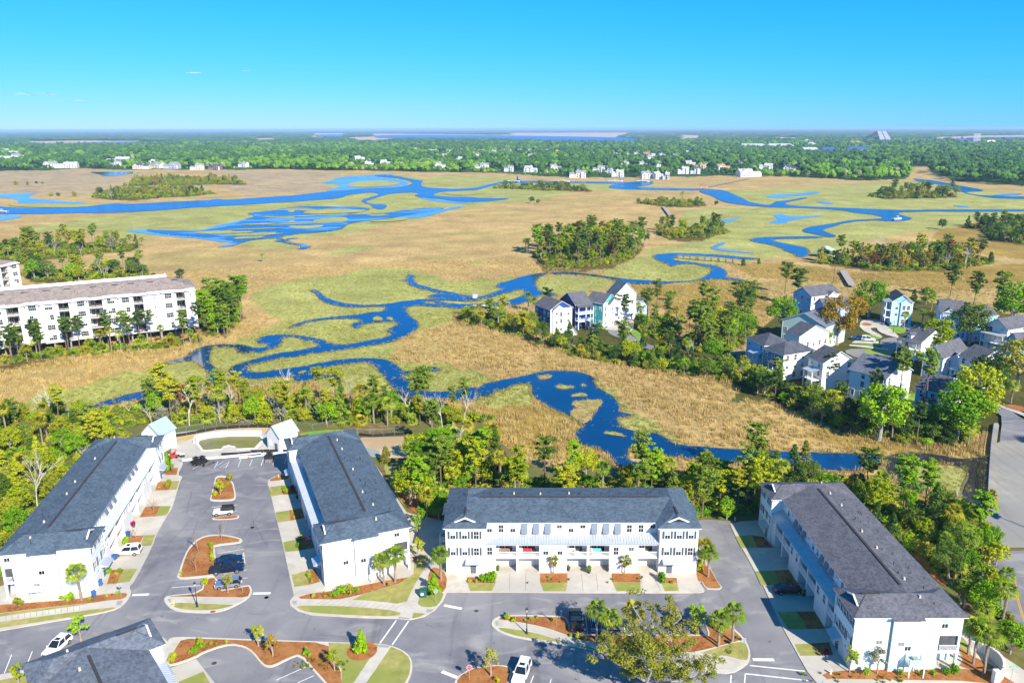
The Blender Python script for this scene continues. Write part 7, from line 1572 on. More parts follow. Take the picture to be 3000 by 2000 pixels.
def shed(label, p, rz, W, D, h, rise, roofm, z=0):
    t = thing('pool_shed', label, 'shed', (p.x, p.y, z),rz)
    w = MB().box(-W / 2,W / 2,-D / 2,D / 2,0,h); w.quad((-W / 2,-D / 2,h),(W / 2,-D / 2,h),(0,-D / 2,h + rise)); w.quad((W / 2,D / 2,h),(-W / 2,D / 2,h),(0,D / 2,h + rise)); w.obj('wall', AWALL, t)
    r = MB(); o = .3
    for s in (-1,1):
        P = [(s * (W / 2 + o),-D / 2 - o, h - .15),(0,-D / 2 - o, h + rise + .1),(0,D / 2 + o, h + rise + .1),(s * (W / 2 + o),D / 2 + o, h - .15)]; r.quad(*P); r.quad(*[(q[0], q[1], q[2] - .12) for q in P[::-1]])
        n = int(D / .45)
        for i in range(n + 1):
            y = -D / 2 - o + (D + 2 * o) * i / n; A, B_ = Vector((s * (W / 2 + o),y, h - .15)),Vector((0,y, h + rise + .1)); u = Vector((0,.03,0)); k = Vector((0,0,.06)); r.quad(A - u + k, A + u + k, B_ + u + k, B_ - u + k); r.quad(A - u, A - u + k, B_ - u + k, B_ - u); r.quad(A + u, B_ + u, B_ + u + k, A + u + k)
    r.obj('roof', roofm, t); ob('window', WIN[0], t, (-W / 4,-D / 2,1.2)); ob('entry_door', DOORM, t, (W / 5,-D / 2,.02)); window(t, -W / 2,0,1.4,-math.pi / 2,WINS)
    return t


shed('white gabled pool shed with ribbed metal roof', at('z3',372,452),-.62,4.8,5.6,4.0,2.4,METAL)
shed('white pool cabin with pale blue roof behind the left townhouse row', at('z1',1385,500) + Vector((-2.6,3,0)),-.3,5.4,5.4,4.6,2.6,mat('pale_blue_roof', (.42,.52,.58),.4,.06,1,metal=.3))

# ------------------------------------------------------------------ docks, boardwalks, boats, bridge rail
WOODG = mat('weathered_deck', (.33,.29,.25),.9,.2,2); WOODD = mat('dark_pile', (.12,.095,.07),.9,.2,3)


def boardwalk(label, pts, w, z, step=4.0,rail=True, name='boardwalk', pale=False):
    t = thing(name, label, 'boardwalk', (*pts[0], MZ)); o = pts[0]; dk = MB(); rl = MB(); pile = MB().tube((0,0,-.5),(0,0,z + (1.0 if rail else 0)),.16,n=6).mesh('pile', WOODD)
    for i in range(len(pts) - 1):
        p, q = pts[i] - o, pts[i + 1] - o; d = (q - p).normalized(); n = Vector((-d.y, d.x)) * w / 2; L_ = (q - p).length; k = max(1,int(L_ / .5))
        for j in range(k):
            a, c = p.lerp(q, (j + .04) / k),p.lerp(q, (j + .96) / k); dk.prism([tuple(a - n),tuple(c - n),tuple(c + n),tuple(a + n)], z - .12,z + rnd.uniform(0,.02))
        for j in range(max(1,int(L_ / step)) + 1):
            a = p.lerp(q, min(1,j * step / L_))
            for s in (-1,1): ob('pile', pile, t, (a.x + n.x * s, a.y + n.y * s, 0))
        if rail:
            for s in (-1,1): rl.tube((p + n * s).to_3d() + Vector((0,0,z + 1)),(q + n * s).to_3d() + Vector((0,0,z + 1)),.07,n=4)
    dk.obj('decking', WHITE if pale else WOODG, t)
    if rail: rl.obj('handrail', WOODG, t)
    return t


mp = lambda k, *q: [at(k, x, y, MZ).xy for x, y in q]
boardwalk('long railed boardwalk on dark piles across the near creek bend', mp('v3',(360,622),(480,632),(600,642),(705,650)),1.8,1.6)
boardwalk('wide gray boardwalk running from the big blue house into the marsh', mp('w5',(965,262),(1000,320),(1035,375)),3.4,1.4,4,False)
boardwalk('gray footbridge between two marsh islets', mp('v3',(280,330),(322,385)),3.0,1.4,5,False)
boardwalk('long thin dock path from the white waterfront mansion to the river', mp('v3',(770,168),(640,195),(520,220)),2.0,1.6,8)
boardwalk('white creek dock at the tip of the wooded spit', mp('v2',(1285,985),(1350,995),(1410,1008)),1.8,1.4,4,False, 'boardwalk', True)
boardwalk('dark dock below the white porch house across the marsh', mp('w7',(1227,368),(1228,400)),5,2.2,8,False)
boardwalk('pale dock below the three storey waterfront house', mp('w7',(1945,378),(1925,398)),4,1.6,8,False)
p = at('v3',512,224,MZ); t = thing('dock_pavilion', 'roofed dock platform at the end of the long thin dock', 'dock pavilion', p, .1)
MB().box(-9,16,-2,2,1.2,1.5).obj('platform', WOODG, t); b = MB()
for X in (-4,4):
    for Y in (-1.8,1.8): b.box(X - .15,X + .15,Y - .15,Y + .15,1.5,5)
b.obj('post', WHITE, t); r = MB(); r.quad((-5.5,-3,4.8),(5.5,-3,4.8),(0,0,7)); r.quad((5.5,-3,4.8),(5.5,3,4.8),(0,0,7)); r.quad((5.5,3,4.8),(-5.5,3,4.8),(0,0,7)); r.quad((-5.5,3,4.8),(-5.5,-3,4.8),(0,0,7)); r.obj('roof', mat('dock_roof_red', (.30,.12,.09),.8,.1,1),t)
p = at('v2',1262,945,MZ); t = thing('channel_hut', 'tiny white hut on posts in the creek by the spit', 'hut',p, .3); MB().box(-1,1,-1,1,1.8,3.2).obj('wall', WHITE, t); MB().box(-1.3,1.3,-1.3,1.3,3.2,3.4).obj('roof', METAL, t); b = MB()
for X in (-.8,.8):
    for Y in (-.8,.8): b.tube((X, Y, -.5),(X, Y, 1.8),.1,n=5)
b.obj('leg',WOODD, t)


def boat(label, k, x, y, rz, L=7.5):
    p = at(k, x, y, MZ + .4); t = thing('motor_boat', label, 'boat', p, rz, 'white motor boats on the creeks')
    b = MB(); w = L * .16
    sec = [(-.5,1.0,.0),(-.1,1.0,.0),(.25,.85,.05),(.42,.45,.12),(.5,.02,.2)]
    for i in range(len(sec) - 1):
        (x0,w0,z0),(x1,w1,z1) = sec[i], sec[i + 1]
        for s in (-1,1): b.quad((x0 * L, s * w * w0,.9 + z0),(x1 * L, s * w * w1,.9 + z1),(x1 * L, s * w * w1 * .55,-.1),(x0 * L, s * w * w0 * .55,-.1))
        b.quad((x0 * L, -w * w0,.8),(x1 * L, -w * w1,.8),(x1 * L, w * w1,.8),(x0 * L, w * w0,.8))
    b.quad((-.5 * L, -w, .9),(-.5 * L, w, .9),(-.5 * L, w * .55,-.1),(-.5 * L, -w * .55,-.1)); b.obj('hull', WHITE, t)
    c = MB().box(-.6,.7,-.5,.5,.8,1.7); c.quad((.7,-.5,1.7),(.7,.5,1.7),(.45,.45,2.3),(.45,-.45,2.3)); c.obj('console', mat('boat_gray', (.4,.42,.44),.5,.1,2),t)
    r = MB().box(-1.3,1.0,-.9,.9,2.7,2.8)
    for X in (-1.1,.8):
        for Y in (-.8,.8): r.tube((X, Y, .8),(X, Y, 2.7),.04,n=4)
    r.obj('canopy', WHITE, t); MB().box(-L * .5 - .5,-L * .5,-.25,.25,.2,1.4).obj('outboard_motor', DARKM, t)
    return t


boat('small white motor boat under way in the right-hand river bend', 'v3',1625,397,.5,11); boat('white motor boat on the wide river, cut by the left edge', 'v1',10,425,3.0,12)
boat('white boat moored under the dark dock across the marsh', 'w7',1180,404,.1,22); boat('white boat moored beside the orange dock ramp', 'w7',1532,406,.1,18); boat('long white boat moored below the three storey waterfront house', 'w7',1885,402,.1,24); boat('white boat moored below the pair of white waterfront houses', 'w7',2075,405,.1,20)

# bridge rail
rp_ = wpts(seg('z8',(1140,560),(1122,690),(1110,850),(1098,1050),(1088,1200),(1076,1420),(1072,1500)),.2)
t = thing('bridge_railing', 'blue black railing along the outer edge of the bridge walk', 'railing', (*rp_[0], .2)); o = rp_[0]; b = MB(); IRON = mat('navy_iron', (.02,.03,.13),.5,.1,3)
pm = MB().box(-.06,.06,-.06,.06,0,1.3).mesh('post', IRON)
for i in range(len(rp_) - 1):
    p, q = rp_[i] - o, rp_[i + 1] - o; k = int((q - p).length / 2.4) + 1
    for z in (.25,1.05,1.28): b.tube((p.x, p.y, z),(q.x, q.y, z),.045,n=4)
    for j in range(k): a = p.lerp(q, j / k); ob('post', pm, t, (a.x, a.y, 0))
    for j in range(k * 12): a = p.lerp(q, j / (k * 12)); b.box(a.x - .02,a.x + .02,a.y - .02,a.y + .02,.25,1.05)
b.obj('baluster_panel', IRON, t)
# ------------------------------------------------------------------ vehicles
TYRE = mat('tyre_rubber', (.015,.015,.016),.9,.1,5); RIM = mat('alloy', (.45,.45,.46),.3,.05,4,metal=.8); TAIL = mat('tail_lamp', (.35,.01,.01),.3,.05,3); HEADL = mat('head_lamp', (.7,.72,.72),.15,.05,3,spec=.8); CARGL = mat('car_glass', (.012,.016,.02),.05,.1,2,spec=.8); TRIM = mat('black_trim', (.02,.02,.02),.7,.1,4)


def paint(n, c, metal=.2): 
    m = mat('car_' + n, c, .22,.03,2,spec=.6,metal=metal); m.node_tree.nodes['Principled BSDF'].inputs['Coat Weight'].default_value = .5
    return m


CW, CK, CN, CS, CB, CG = paint('white', (.78,.78,.77),0),paint('black', (.008,.008,.01)),paint('navy', (.008,.02,.06)),paint('silver', (.45,.46,.47),.6),paint('blue', (.02,.10,.35)),paint('gray_blue', (.28,.33,.42),.5)
_w = MB(); _w.lathe([(.02,-.11),(.30,-.11),(.355,-.09),(.365,0),(.355,.09),(.30,.11),(.02,.11)], (0,0),14); TYREM = _w.mesh('tyre', TYRE, True)
_w = MB(); _w.lathe([(.0,.095),(.21,.10),(.225,.125),(.12,.135),(.02,.14)], (0,0),10); RIMM = _w.mesh('rim',RIM)
# side profiles: (x from the rear 0 to the front 1,z) lower body; cabin: base x0..x1,top x0..x1
CARK = {'suv': (4.8,1.92,1.82,[(0,.45),(.0,1.02),(.03,1.08),(.7,1.06),(.95,.98),(.995,.86),(1,.45)], (.02,.70,.06,.56)),
        'wagon': (4.5,1.85,1.62,[(0,.42),(0,.92),(.02,.98),(.7,.96),(.94,.86),(.99,.74),(1,.40)], (.01,.72,.10,.52)),
        'sedan': (4.85,1.85,1.45,[(0,.42),(.0,.85),(.03,.95),(.22,.97),(.68,.93),(.93,.82),(.99,.7),(1,.38)], (.12,.74,.27,.55)),
        'jeep': (4.0,1.85,1.85,[(0,.55),(0,1.08),(.6,1.08),(.62,1.06),(.97,1.02),(.98,.55)], (.0,.60,.01,.56)),
        'pickup': (5.7,1.98,1.86,[(0,.55),(0,1.08),(.40,1.08),(.74,1.10),(.97,1.04),(.995,.9),(1,.5)], (.36,.76,.40,.64))}


def car(label, kind, pc, front, rear, z=0.02,top=None, group=None, name=None):
    F_, R_ = at(*front, z),at(*rear, z); L_, W_, H_, prof, (c0,c1,t0,t1) = CARK[kind]
    mid = (F_ + R_) / 2; d = (F_ - R_).normalized(); rz = math.atan2(d.y, d.x)
    nm = {'jeep': 'open_off_roader', 'pickup': 'pickup_truck', 'sedan': 'sedan_car', 'suv': 'sport_utility_car', 'wagon': 'hatchback_car'}[kind]
    t = thing(nm, label, 'pickup truck' if kind == 'pickup' else 'car',(mid.x, mid.y, z),rz, group)
    X = lambda u: (u - .5) * L_
    b = MB(); n = len(prof); y = W_ / 2
    top_i = .06
    for s in (-1,1):
        pts = [(X(u),s * (y - (top_i if zz > .8 else 0)),zz) for u, zz in prof]; b.quad(*(pts if s < 0 else pts[::-1]))
    for i in range(n):
        (u0,z0),(u1,z1) = prof[i], prof[(i + 1) % n]; ya, yb2 = y - (top_i if z0 > .8 else 0),y - (top_i if z1 > .8 else 0)
        b.quad((X(u0),-ya, z0),(X(u0),ya, z0),(X(u1),yb2,z1),(X(u1),-yb2,z1))
    zb = max(zz for u, zz in prof) - .02; wb, wt = y - .08,y - .26
    body = b.obj('body', pc, t)
    # roof and pillars
    r = MB(); r.box(X(t0),X(t1),-wt, wt, H_ - .06,H_)
    for u0,u1 in ((c0,t0),(c1,t1),((c0 + c1) / 2 - .02,(t0 + t1) / 2 - .01)):
        for s in (-1,1): r.tube((X(u0),s * (wb - .02),zb),(X(u1),s * (wt - .01),H_ - .04),.05,n=4)
    if kind == 'suv':
        for s in (-1,1): r.tube((X(t0 + .06),s * (wt - .08),H_ + .06),(X(t1 - .06),s * (wt - .08),H_ + .06),.03,n=4)
    r.obj('roof', top or pc, t)
    g = [(X(c0 + .01),-wb + .01,zb),(X(c1 - .01),-wb + .01,zb),(X(t1),-wt + .02,H_ - .07),(X(t0),-wt + .02,H_ - .07)]
    gm = TRIM if kind == 'jeep' else CARGL
    m_ = MB(); m_.quad(*g); m_.obj('side_window', gm, t); m_ = MB(); m_.quad(*[(q[0], -q[1], q[2]) for q in g[::-1]]); m_.obj('side_window', gm, t)
    m_ = MB(); m_.quad((X(c1),-wb + .03,zb),(X(c1),wb - .03,zb),(X(t1),wt - .03,H_ - .06),(X(t1),-wt + .03,H_ - .06)); m_.obj('windscreen', CARGL, t)
    m_ = MB(); m_.quad((X(c0),wb - .03,zb),(X(c0),-wb + .03,zb),(X(t0),-wt + .03,H_ - .06),(X(t0),wt - .03,H_ - .06)); m_.obj('rear_window', gm, t)
    if kind in ('suv','wagon'): MB().box(X(.38),X(.5),-.4,.4,H_ + .002,H_ + .012).obj('sunroof', CARGL, t)
    if kind == 'pickup': MB().box(X(.015),X(.345),-y + .16,y - .16,.6,1.085).obj('load_bed', TRIM, t)
    sc = 1.15 if kind in ('jeep', 'pickup') else 1.0
    for u in (.19,.81):
        for s in (-1,1):
            w = ob('wheel', TYREM, t, (X(u),s * (y - .09),.365 * sc),rot=(-s * math.pi / 2,0,0),sc=sc); ob('rim',RIMM, w)
    if kind == 'jeep': w = ob('spare_wheel', TYREM, t, (X(0) - .12,0,1.0),rot=(0,-math.pi / 2,0),sc=1.1); ob('rim',RIMM, w)
    for s in (-1,1):
        MB().box(X(1) - .12,X(1) + .01 - .03,s * (y - .42) - .18,s * (y - .42) + .18,.68,.84).obj('headlight', HEADL, t); MB().box(X(0) - .012,X(0) + .1,s * (y - .28) - .13,s * (y - .28) + .13,.72,.98).obj('tail_light', TAIL, t)
        MB().box(X(c1) - .2,X(c1) - .02,s * (y + .02) - .1,s * (y + .02) + .1,zb - .02,zb + .15).obj('mirror', pc, t)
    MB().box(X(1) - .03,X(1) + .03,-y + .12,y - .12,.38,.56).obj('bumper', TRIM, t); MB().box(X(0) - .03,X(0) + .03,-y + .12,y - .12,.42,.6).obj('bumper', TRIM, t)
    return t


car('white two door off-roader with black soft top, alone by the tiny island', 'jeep', CW, ('z1',1788,1022),('z1',1948,1006),top=TRIM)
car('white sport utility car parked on a concrete drive of the left row', 'suv',CW, ('z1',960,1352),('z1',1178,1338),.13)
car('navy sedan parked behind the dark pickup', 'sedan', CN, ('z2',2088,415),('z2',1868,452))
car('dark navy pickup with open load bed, between the sedan and gray car', 'pickup', CN, ('z2',2085,497),('z2',1832,525))
car('gray blue crossover parked nearest the street in the left court', 'wagon', CG, ('z2',1868,650),('z2',2072,628))
car('white car on the street, half hidden by the gray roof', 'wagon', CW, ('z2',445,1225),('z2',552,1130))
car('white sport utility car cut by the bottom edge beside the straw island', 'suv',CW, ('z6',345,1052),('z6',410,885))
car('black pickup with red tail lights, westmost in the lower car park', 'pickup', CK, ('z6',838,425),('z6',852,610))
car('blue sedan between black pickup and silver car', 'sedan', CB, ('z6',1010,470),('z6',1022,605))
car('silver car under the palm crowns in the lower car park', 'wagon', CS, ('z6',1148,440),('z6',1160,600))
car('dark car at the far end of the lower car park beyond the oak', 'suv',CK, ('z6',1700,470),('z6',1722,610))
car('black sedan in the deep shade of the right townhouse drives', 'sedan', CK, ('z7',595,925),('z7',408,928),.13)
car('silver car on the concrete drive of the teal house', 'wagon', CS, ('v6',915,548),('v6',985,560),MZ + .25)
car('pale blue car on the lane below the four tall houses', 'sedan', CG, ('v6',1215,760),('v6',1310,765),MZ + .22)
car('blue car by the open garage on the east street', 'wagon', CB, ('w5',1050,765),('w5',1105,772),MZ + .24)
car('white sport utility car on a drive of the east street', 'suv',CW, ('w5',1205,782),('w5',1110,775),MZ + .24)
car('blue car behind the apartment block', 'wagon', CB, ('w1',300,395),('w1',312,410),MZ + .32)
car('silver sedan beside the blue car behind the apartment block', 'sedan', CS, ('w1',385,398),('w1',440,396),MZ + .32)
for i, (x, y, c, tx) in enumerate(((135,590,CW, 'white car westmost under the apartment block'),(300,566,CS, 'silver car second from west under the apartment block'),(590,545,CW, 'white car in the middle bay under the apartment block'),(925,505,CW, 'white car under the right end of the apartment block'))):
    car(tx, 'wagon', c, ('v7',x - 20,y),('v7',x + 22,y - 4),MZ + .1)


def loader(label, k, x, y, rz, z=.02):
    t = thing('skid_loader', label, 'loader', at(k, x, y, z),rz, 'small black loaders by the pool kerb')
    MB().prism([(-1.1,-.6),(.9,-.6),(.9,.6),(-1.1,.6)], .35,1.15).obj('body', TRIM, t)
    c = MB().box(-.6,.5,-.55,.55,1.95,2.05)
    for X in (-.55,.45):
        for Y in (-.5,.5): c.box(X - .05,X + .05,Y - .05,Y + .05,1.15,1.95)
    c.obj('cab',TRIM, t); MB().box(-.45,.35,-.45,.45,1.15,1.75).obj('windscreen', CARGL, t)
    for s in (-1,1):
        MB().tube((-.9,s * .7,1.5),(.6,s * .7,1.2),.1,n=6).tube((.6,s * .7,1.2),(1.5,s * .7,.5),.09,n=6).obj('lift_arm', DARKM, t)
        for X in (-.6,.55): w = ob('wheel', TYREM, t, (X, s * .72,.38),rot=(-s * math.pi / 2,0,0),sc=1.05); ob('rim',RIMM, w)
    b = MB(); b.quad((1.4,-.9,.1),(2.1,-.9,.1),(2.1,.9,.1),(1.4,.9,.1)); b.quad((1.4,-.9,.1),(1.4,.9,.1),(1.5,.9,.8),(1.5,-.9,.8)); b.quad((1.4,.9,.1),(2.1,.9,.1),(1.5,.9,.8)); b.quad((1.4,-.9,.1),(1.5,-.9,.8),(2.1,-.9,.1)); b.obj('bucket', mat('worn_steel', (.35,.35,.34),.4,.15,3,metal=.7),t)
    return t


loader('black loader beside a second one at the pool kerb, outer of the pair', 'z1',1640,605,2.6); loader('black loader with silver bucket at the pool kerb, inner of the pair', 'z1',1695,598,-.4); loader('lone black loader in front of the white pool shed', 'z3',258,560,-1.4)
t = thing('boom_lift', 'red boom lift parked by the pool cabin', 'lift', at('z1',1450,545,.02),.4); REDM = mat('red_paint', (.42,.035,.02),.5,.08,2)
MB().box(-1.0,1.0,-.5,.5,.35,.8).obj('chassis', REDM, t); MB().tube((-.7,0,.9),(.9,0,2.0),.12,n=6).tube((.9,0,2.0),(-.4,0,2.3),.09,n=6).obj('boom', REDM, t)
for X in (-.7,.7):
    for s in (-1,1): ob('wheel', TYREM, t, (X, s * .5,.3),rot=(-s * math.pi / 2,0,0),sc=.8)
for i, (x, y) in enumerate(((1490,530),(1525,535),(1455,520))):
    t = thing('equipment_crate', ('dark equipment crate with white lid nearest the pool deck corner', 'gray crate with pale lid between lift and pool deck', 'low dark crate half behind the red lift')[i], 'crate', at('z1',x, y, .03),.3 * i); MB().box(-.5,.5,-.35,.35,0,.7).obj('body', DARKM, t); MB().box(-.54,.54,-.39,.39,.7,.8).obj('lid',WHITE, t)
t = thing('timber_beam', 'dark beam leaning flat on the asphalt by the loaders', 'beam', at('z1',1745,600,.02),.95); t2 = MB().box(-1.6,1.6,-.12,.12,0,.2).obj('beam_body', TRIM, t)

# ------------------------------------------------------------------ street furniture
LGL = mat('lantern_glass', (.5,.5,.46),.2,.05,2)


def lamp(label, k, x, y, z=.12,s=1.0,h=4.6):
    t = thing('street_lamp', label, 'street lamp', at(k, x, y, z),0,'black lantern street lamps'); t.scale = (s, s, s)
    MB().lathe([(.22,0),(.22,.12),(.14,.2),(.12,.9),(.07,1.0),(.06,h - .9),(.09,h - .86)], n=10).obj('post', DARKM, t)
    MB().lathe([(.10,h - .85),(.21,h - .3)], n=6).obj('lantern', LGL, t); MB().lathe([(.26,h - .3),(.17,h - .12),(.04,h + .02),(.03,h + .16)], n=6).obj('cap',DARKM, t)
    b = MB()
    for i in range(6): a = i * math.pi / 3; b.tube((math.cos(a) * .11,math.sin(a) * .11,h - .86),(math.cos(a) * .22,math.sin(a) * .22,h - .29),.015,n=3)
    b.obj('lantern_frame', DARKM, t)
    return t


lamp('black lantern lamp on the grass tip of the left court island', 'z2',1700,812); lamp('black lantern lamp on the long oak island', 'z6',421,602); lamp('black lantern lamp beside the left townhouse row near the pool', 'z1',1428,650); lamp('black lantern lamp on a lawn of the east street', 'w5',1350,715,MZ + .2)
SIGNG = mat('sign_back', (.42,.43,.44),.45,.05,3,metal=.4); REDS = mat('sign_red', (.50,.012,.02),.5,.04,3); GRNS = mat('sign_green', (.0,.30,.14),.5,.04,3)
FONT = None


def text(parent, s, size, m, loc, rot):
    cu = bpy.data.curves.new('lettering', 'FONT'); cu.body = s; cu.size = size; cu.align_x = 'CENTER'; cu.align_y = 'CENTER'; cu.extrude = .004; cu.materials.append(m)
    o = bpy.data.objects.new('lettering_source', cu); COL.objects.link(o); me = bpy.data.meshes.new_from_object(o.evaluated_get(bpy.context.evaluated_depsgraph_get())); bpy.data.objects.remove(o)
    return ob('lettering', me, parent, loc, rot=rot)


def stop_sign(label, k, x, y, rz, face=True):
    t = thing('stop_sign', label, 'stop sign', at(k, x, y, .12),rz); MB().tube((0,0,0),(0,0,2.55),.035,n=6).obj('post', SIGNG, t)
    oc = lambda r: [(math.cos(math.pi / 8 + i * math.pi / 4) * r, math.sin(math.pi / 8 + i * math.pi / 4) * r) for i in range(8)]
    b = MB(); b.prism(oc(.41),-.012,.012); b.v = [(X, -Zz, Y) for X, Y, Zz in b.v]; o = b.obj('sign_back', WHITE if face else SIGNG, t, loc=(0,-.05,2.2))
    b = MB(); b.prism(oc(.375),-.014,.014); b.v = [(X, -Zz, Y) for X, Y, Zz in b.v]; b.obj('sign_face', REDS, t, loc=(0,-.056,2.2))
    text(t, 'STOP', .27,WHITE, (0,-.073,2.2),(math.pi / 2,0,0))
    b = MB(); b.prism(oc(.40),-.004,.004); b.v = [(X, -Zz, Y) for X, Y, Zz in b.v]; b.obj('sign_rear', SIGNG, t, loc=(0,-.03,2.2))
    return t


stop_sign('red stop sign facing the lower cross street', 'z4',1987,1445,.15)
stop_sign('back of a stop sign at the corner of the left townhouse row', 'z2',1044,728,math.pi + .4)
stop_sign('back of a stop sign by the path and green cabinet', 'z4',1698,782,math.pi + .2)
stop_sign('back of a stop sign at the right tip of the oak island', 'z6',2286,772,math.pi + .3)
t = thing('sign_post', 'plain metal sign post at the right of the left court island', 'sign post', at('z2',2092,695,.12),.3); MB().tube((0,0,0),(0,0,2.6),.035,n=6).obj('post', SIGNG, t); MB().box(-.15,.15,-.02,.02,2.0,2.5).obj('plate', SIGNG, t)
t = thing('street_name_sign', 'green street name sign on a post, lower right corner', 'street sign', at('z7',2072,1575,.12),.1); MB().tube((0,0,0),(0,0,2.9),.04,n=6).obj('post', SIGNG, t); MB().box(-.55,.55,-.015,.015,2.75,3.0).obj('name_plate', GRNS, t); MB().box(-.45,.45,-.02,-.016,2.84,2.91).obj('plate_lettering', WHITE, t)
t = thing('street_name_sign', 'green street name sign by the drive of the east street', 'street sign', at('w5',1112,822,MZ + .2),.3); MB().tube((0,0,0),(0,0,2.9),.05,n=6).obj('post', SIGNG, t); MB().box(-.7,.7,-.02,.02,2.6,3.0).obj('name_plate', GRNS, t)
for k, x, y, tx in (('z2',1020,1,''),): pass
t = thing('utility_cabinet', 'dark green utility cabinet on the grass beside the path', 'utility cabinet', at('z4',1588,722,.12),.1); GRN = mat('cabinet_green', (.03,.10,.075),.5,.08,2); MB().box(-.55,.55,-.5,.5,0,1.25).obj('cabinet_body', GRN, t); MB().box(-.58,.58,-.54,.54,1.25,1.36).obj('lid',GRN, t); MB().box(-.4,.05,-.52,-.505,.5,.95).obj('warning_label', WHITE, t)
BINB = mat('blue_bin', (.03,.11,.30),.5,.06,2)
for i, (k, x, y, tx) in enumerate((('z1',958,1392,'blue wheelie bin behind the white car on the left row'),('z2',868,628,'blue wheelie bin in front of the striped awning'),('z2',812,724,'blue wheelie bin at the corner of the left townhouse row'),('z1',1072,1200,'dark blue wheelie bin by a garage pier of the left row'))):
    t = thing('wheelie_bin', tx, 'bin',at(k, x, y, .12),.4 * i, 'household bins on the drives'); b = MB(); b.quad((-.26,-.3,.1),(.26,-.3,.1),(.3,-.36,1.0),(-.3,-.36,1.0)); b.quad((.26,-.3,.1),(.26,.3,.1),(.3,.36,1.0),(.3,-.36,1.0)); b.quad((.26,.3,.1),(-.26,.3,.1),(-.3,.36,1.0),(.3,.36,1.0)); b.quad((-.26,.3,.1),(-.26,-.3,.1),(-.3,-.36,1.0),(-.3,.36,1.0)); b.quad((-.26,-.3,.1),(-.26,.3,.1),(.26,.3,.1),(.26,-.3,.1)); b.obj('tub',BINB, t)
    MB().box(-.33,.33,-.4,.36,1.0,1.08).obj('lid',BINB, t)
    for s in (-1,1): w = ob('wheel', TYREM, t, (s * .3,.3,.12),rot=(0,math.pi / 2,0),sc=.33)
POTM = mat('dark_pot', (.05,.05,.055),.7,.1,3)
for i, (k, x, y, s, tx) in enumerate((('z5',575,885,1.2,'potted clipped bush beside the westmost recessed garage'),('z5',1147,885,1.5,'tall layered potted topiary at a middle garage pier'),('z5',1315,905,1.6,'tall potted shrub between two recessed garages'),('z5',1470,890,1.6,'dark leafy pot in the shade of the fourth garage'),('z1',1118,1120,1.4,'pot with red flowers by a left row garage'),('z3',487,880,1.3,'dark potted shrub in shade on the drives left of the winding path'),('z7',615,950,1.3,'potted shrub beside the black sedan'))):
    t = thing('potted_plant', tx, 'potted plant', at(k, x, y, .12),0); t.scale = (s, s, s); MB().lathe([(.16,0),(.24,.4),(.26,.42),(.2,.4)], n=10).obj('pot',POTM, t); o = ob('foliage', SMALL[1] if i % 2 else SMALL[0], t, (0,0,.35),0,.8); o.material_slots[0].link = 'OBJECT'; o.material_slots[0].material = LP_['green' if i not in (4,) else 'pink']
# balcony furniture of the middle row
for i, (lx, tx, c) in enumerate(((10.3,'brown sofa on the westmost balcony of the middle row', (.25,.16,.10)),(14.3,'red cushioned bench on the second balcony of the middle row', (.45,.03,.03)),(26.6,'turquoise seat on the fourth balcony of the middle row', (.12,.45,.48)))):
    p = local(townC, lx, 1.1,2.96); t = thing('patio_sofa', tx, 'outdoor seat', p, 0); m = mat('seat_%d' % i, c, .8,.1,3); MB().box(-.8,.8,-.35,.35,.25,.45).box(-.8,.8,.25,.38,.45,.9).obj('cushion', m, t); MB().box(-.85,-.8,-.38,.38,0,.65).box(.8,.85,-.38,.38,0,.65).box(-.8,.8,-.34,.34,.18,.245).obj('frame', WHITE, t)
for i, (lx, tx) in enumerate(((8.95,'white wicker chair at the outer end of the westmost balcony'),(13.2,'white chairs by the rail of the second balcony'),(15.7,'dark grill on the second balcony'),(25.9,'white chair on the fourth balcony'))):
    p = local(townC, lx, .9,2.96); t = thing('balcony_chair', tx, 'chair', p, .3 * i); MB().box(-.3,.3,-.3,.3,.4,.46).obj('seat', WHITE if 'grill' not in tx else TRIM, t); MB().box(-.3,.3,.24,.3,.46,.95).obj('backrest', WHITE if 'grill' not in tx else TRIM, t)
    for X in (-.27,.27):
        for Y in (-.27,.27): MB().box(X - .03,X + .03,Y - .03,Y + .03,0,.4).obj('leg',WHITE, t)
for lx, c, tx in ((22.4,'gold', 'yellow flowering plant on the third balcony of the middle row'),(25.35,'gold', 'yellow shrub in the corner of the fourth balcony'),(28.2,'dark', 'dark leafy plant at the inner end of the fourth balcony')):
    p = local(townC, lx, .7,2.96); t = thing('potted_plant', tx, 'potted plant', p); MB().lathe([(.16,0),(.22,.35)], n=8).obj('pot',POTM, t); o = ob('foliage', SMALL[0], t, (0,0,.3),0,.9); o.material_slots[0].link = 'OBJECT'; o.material_slots[0].material = LP_[c]
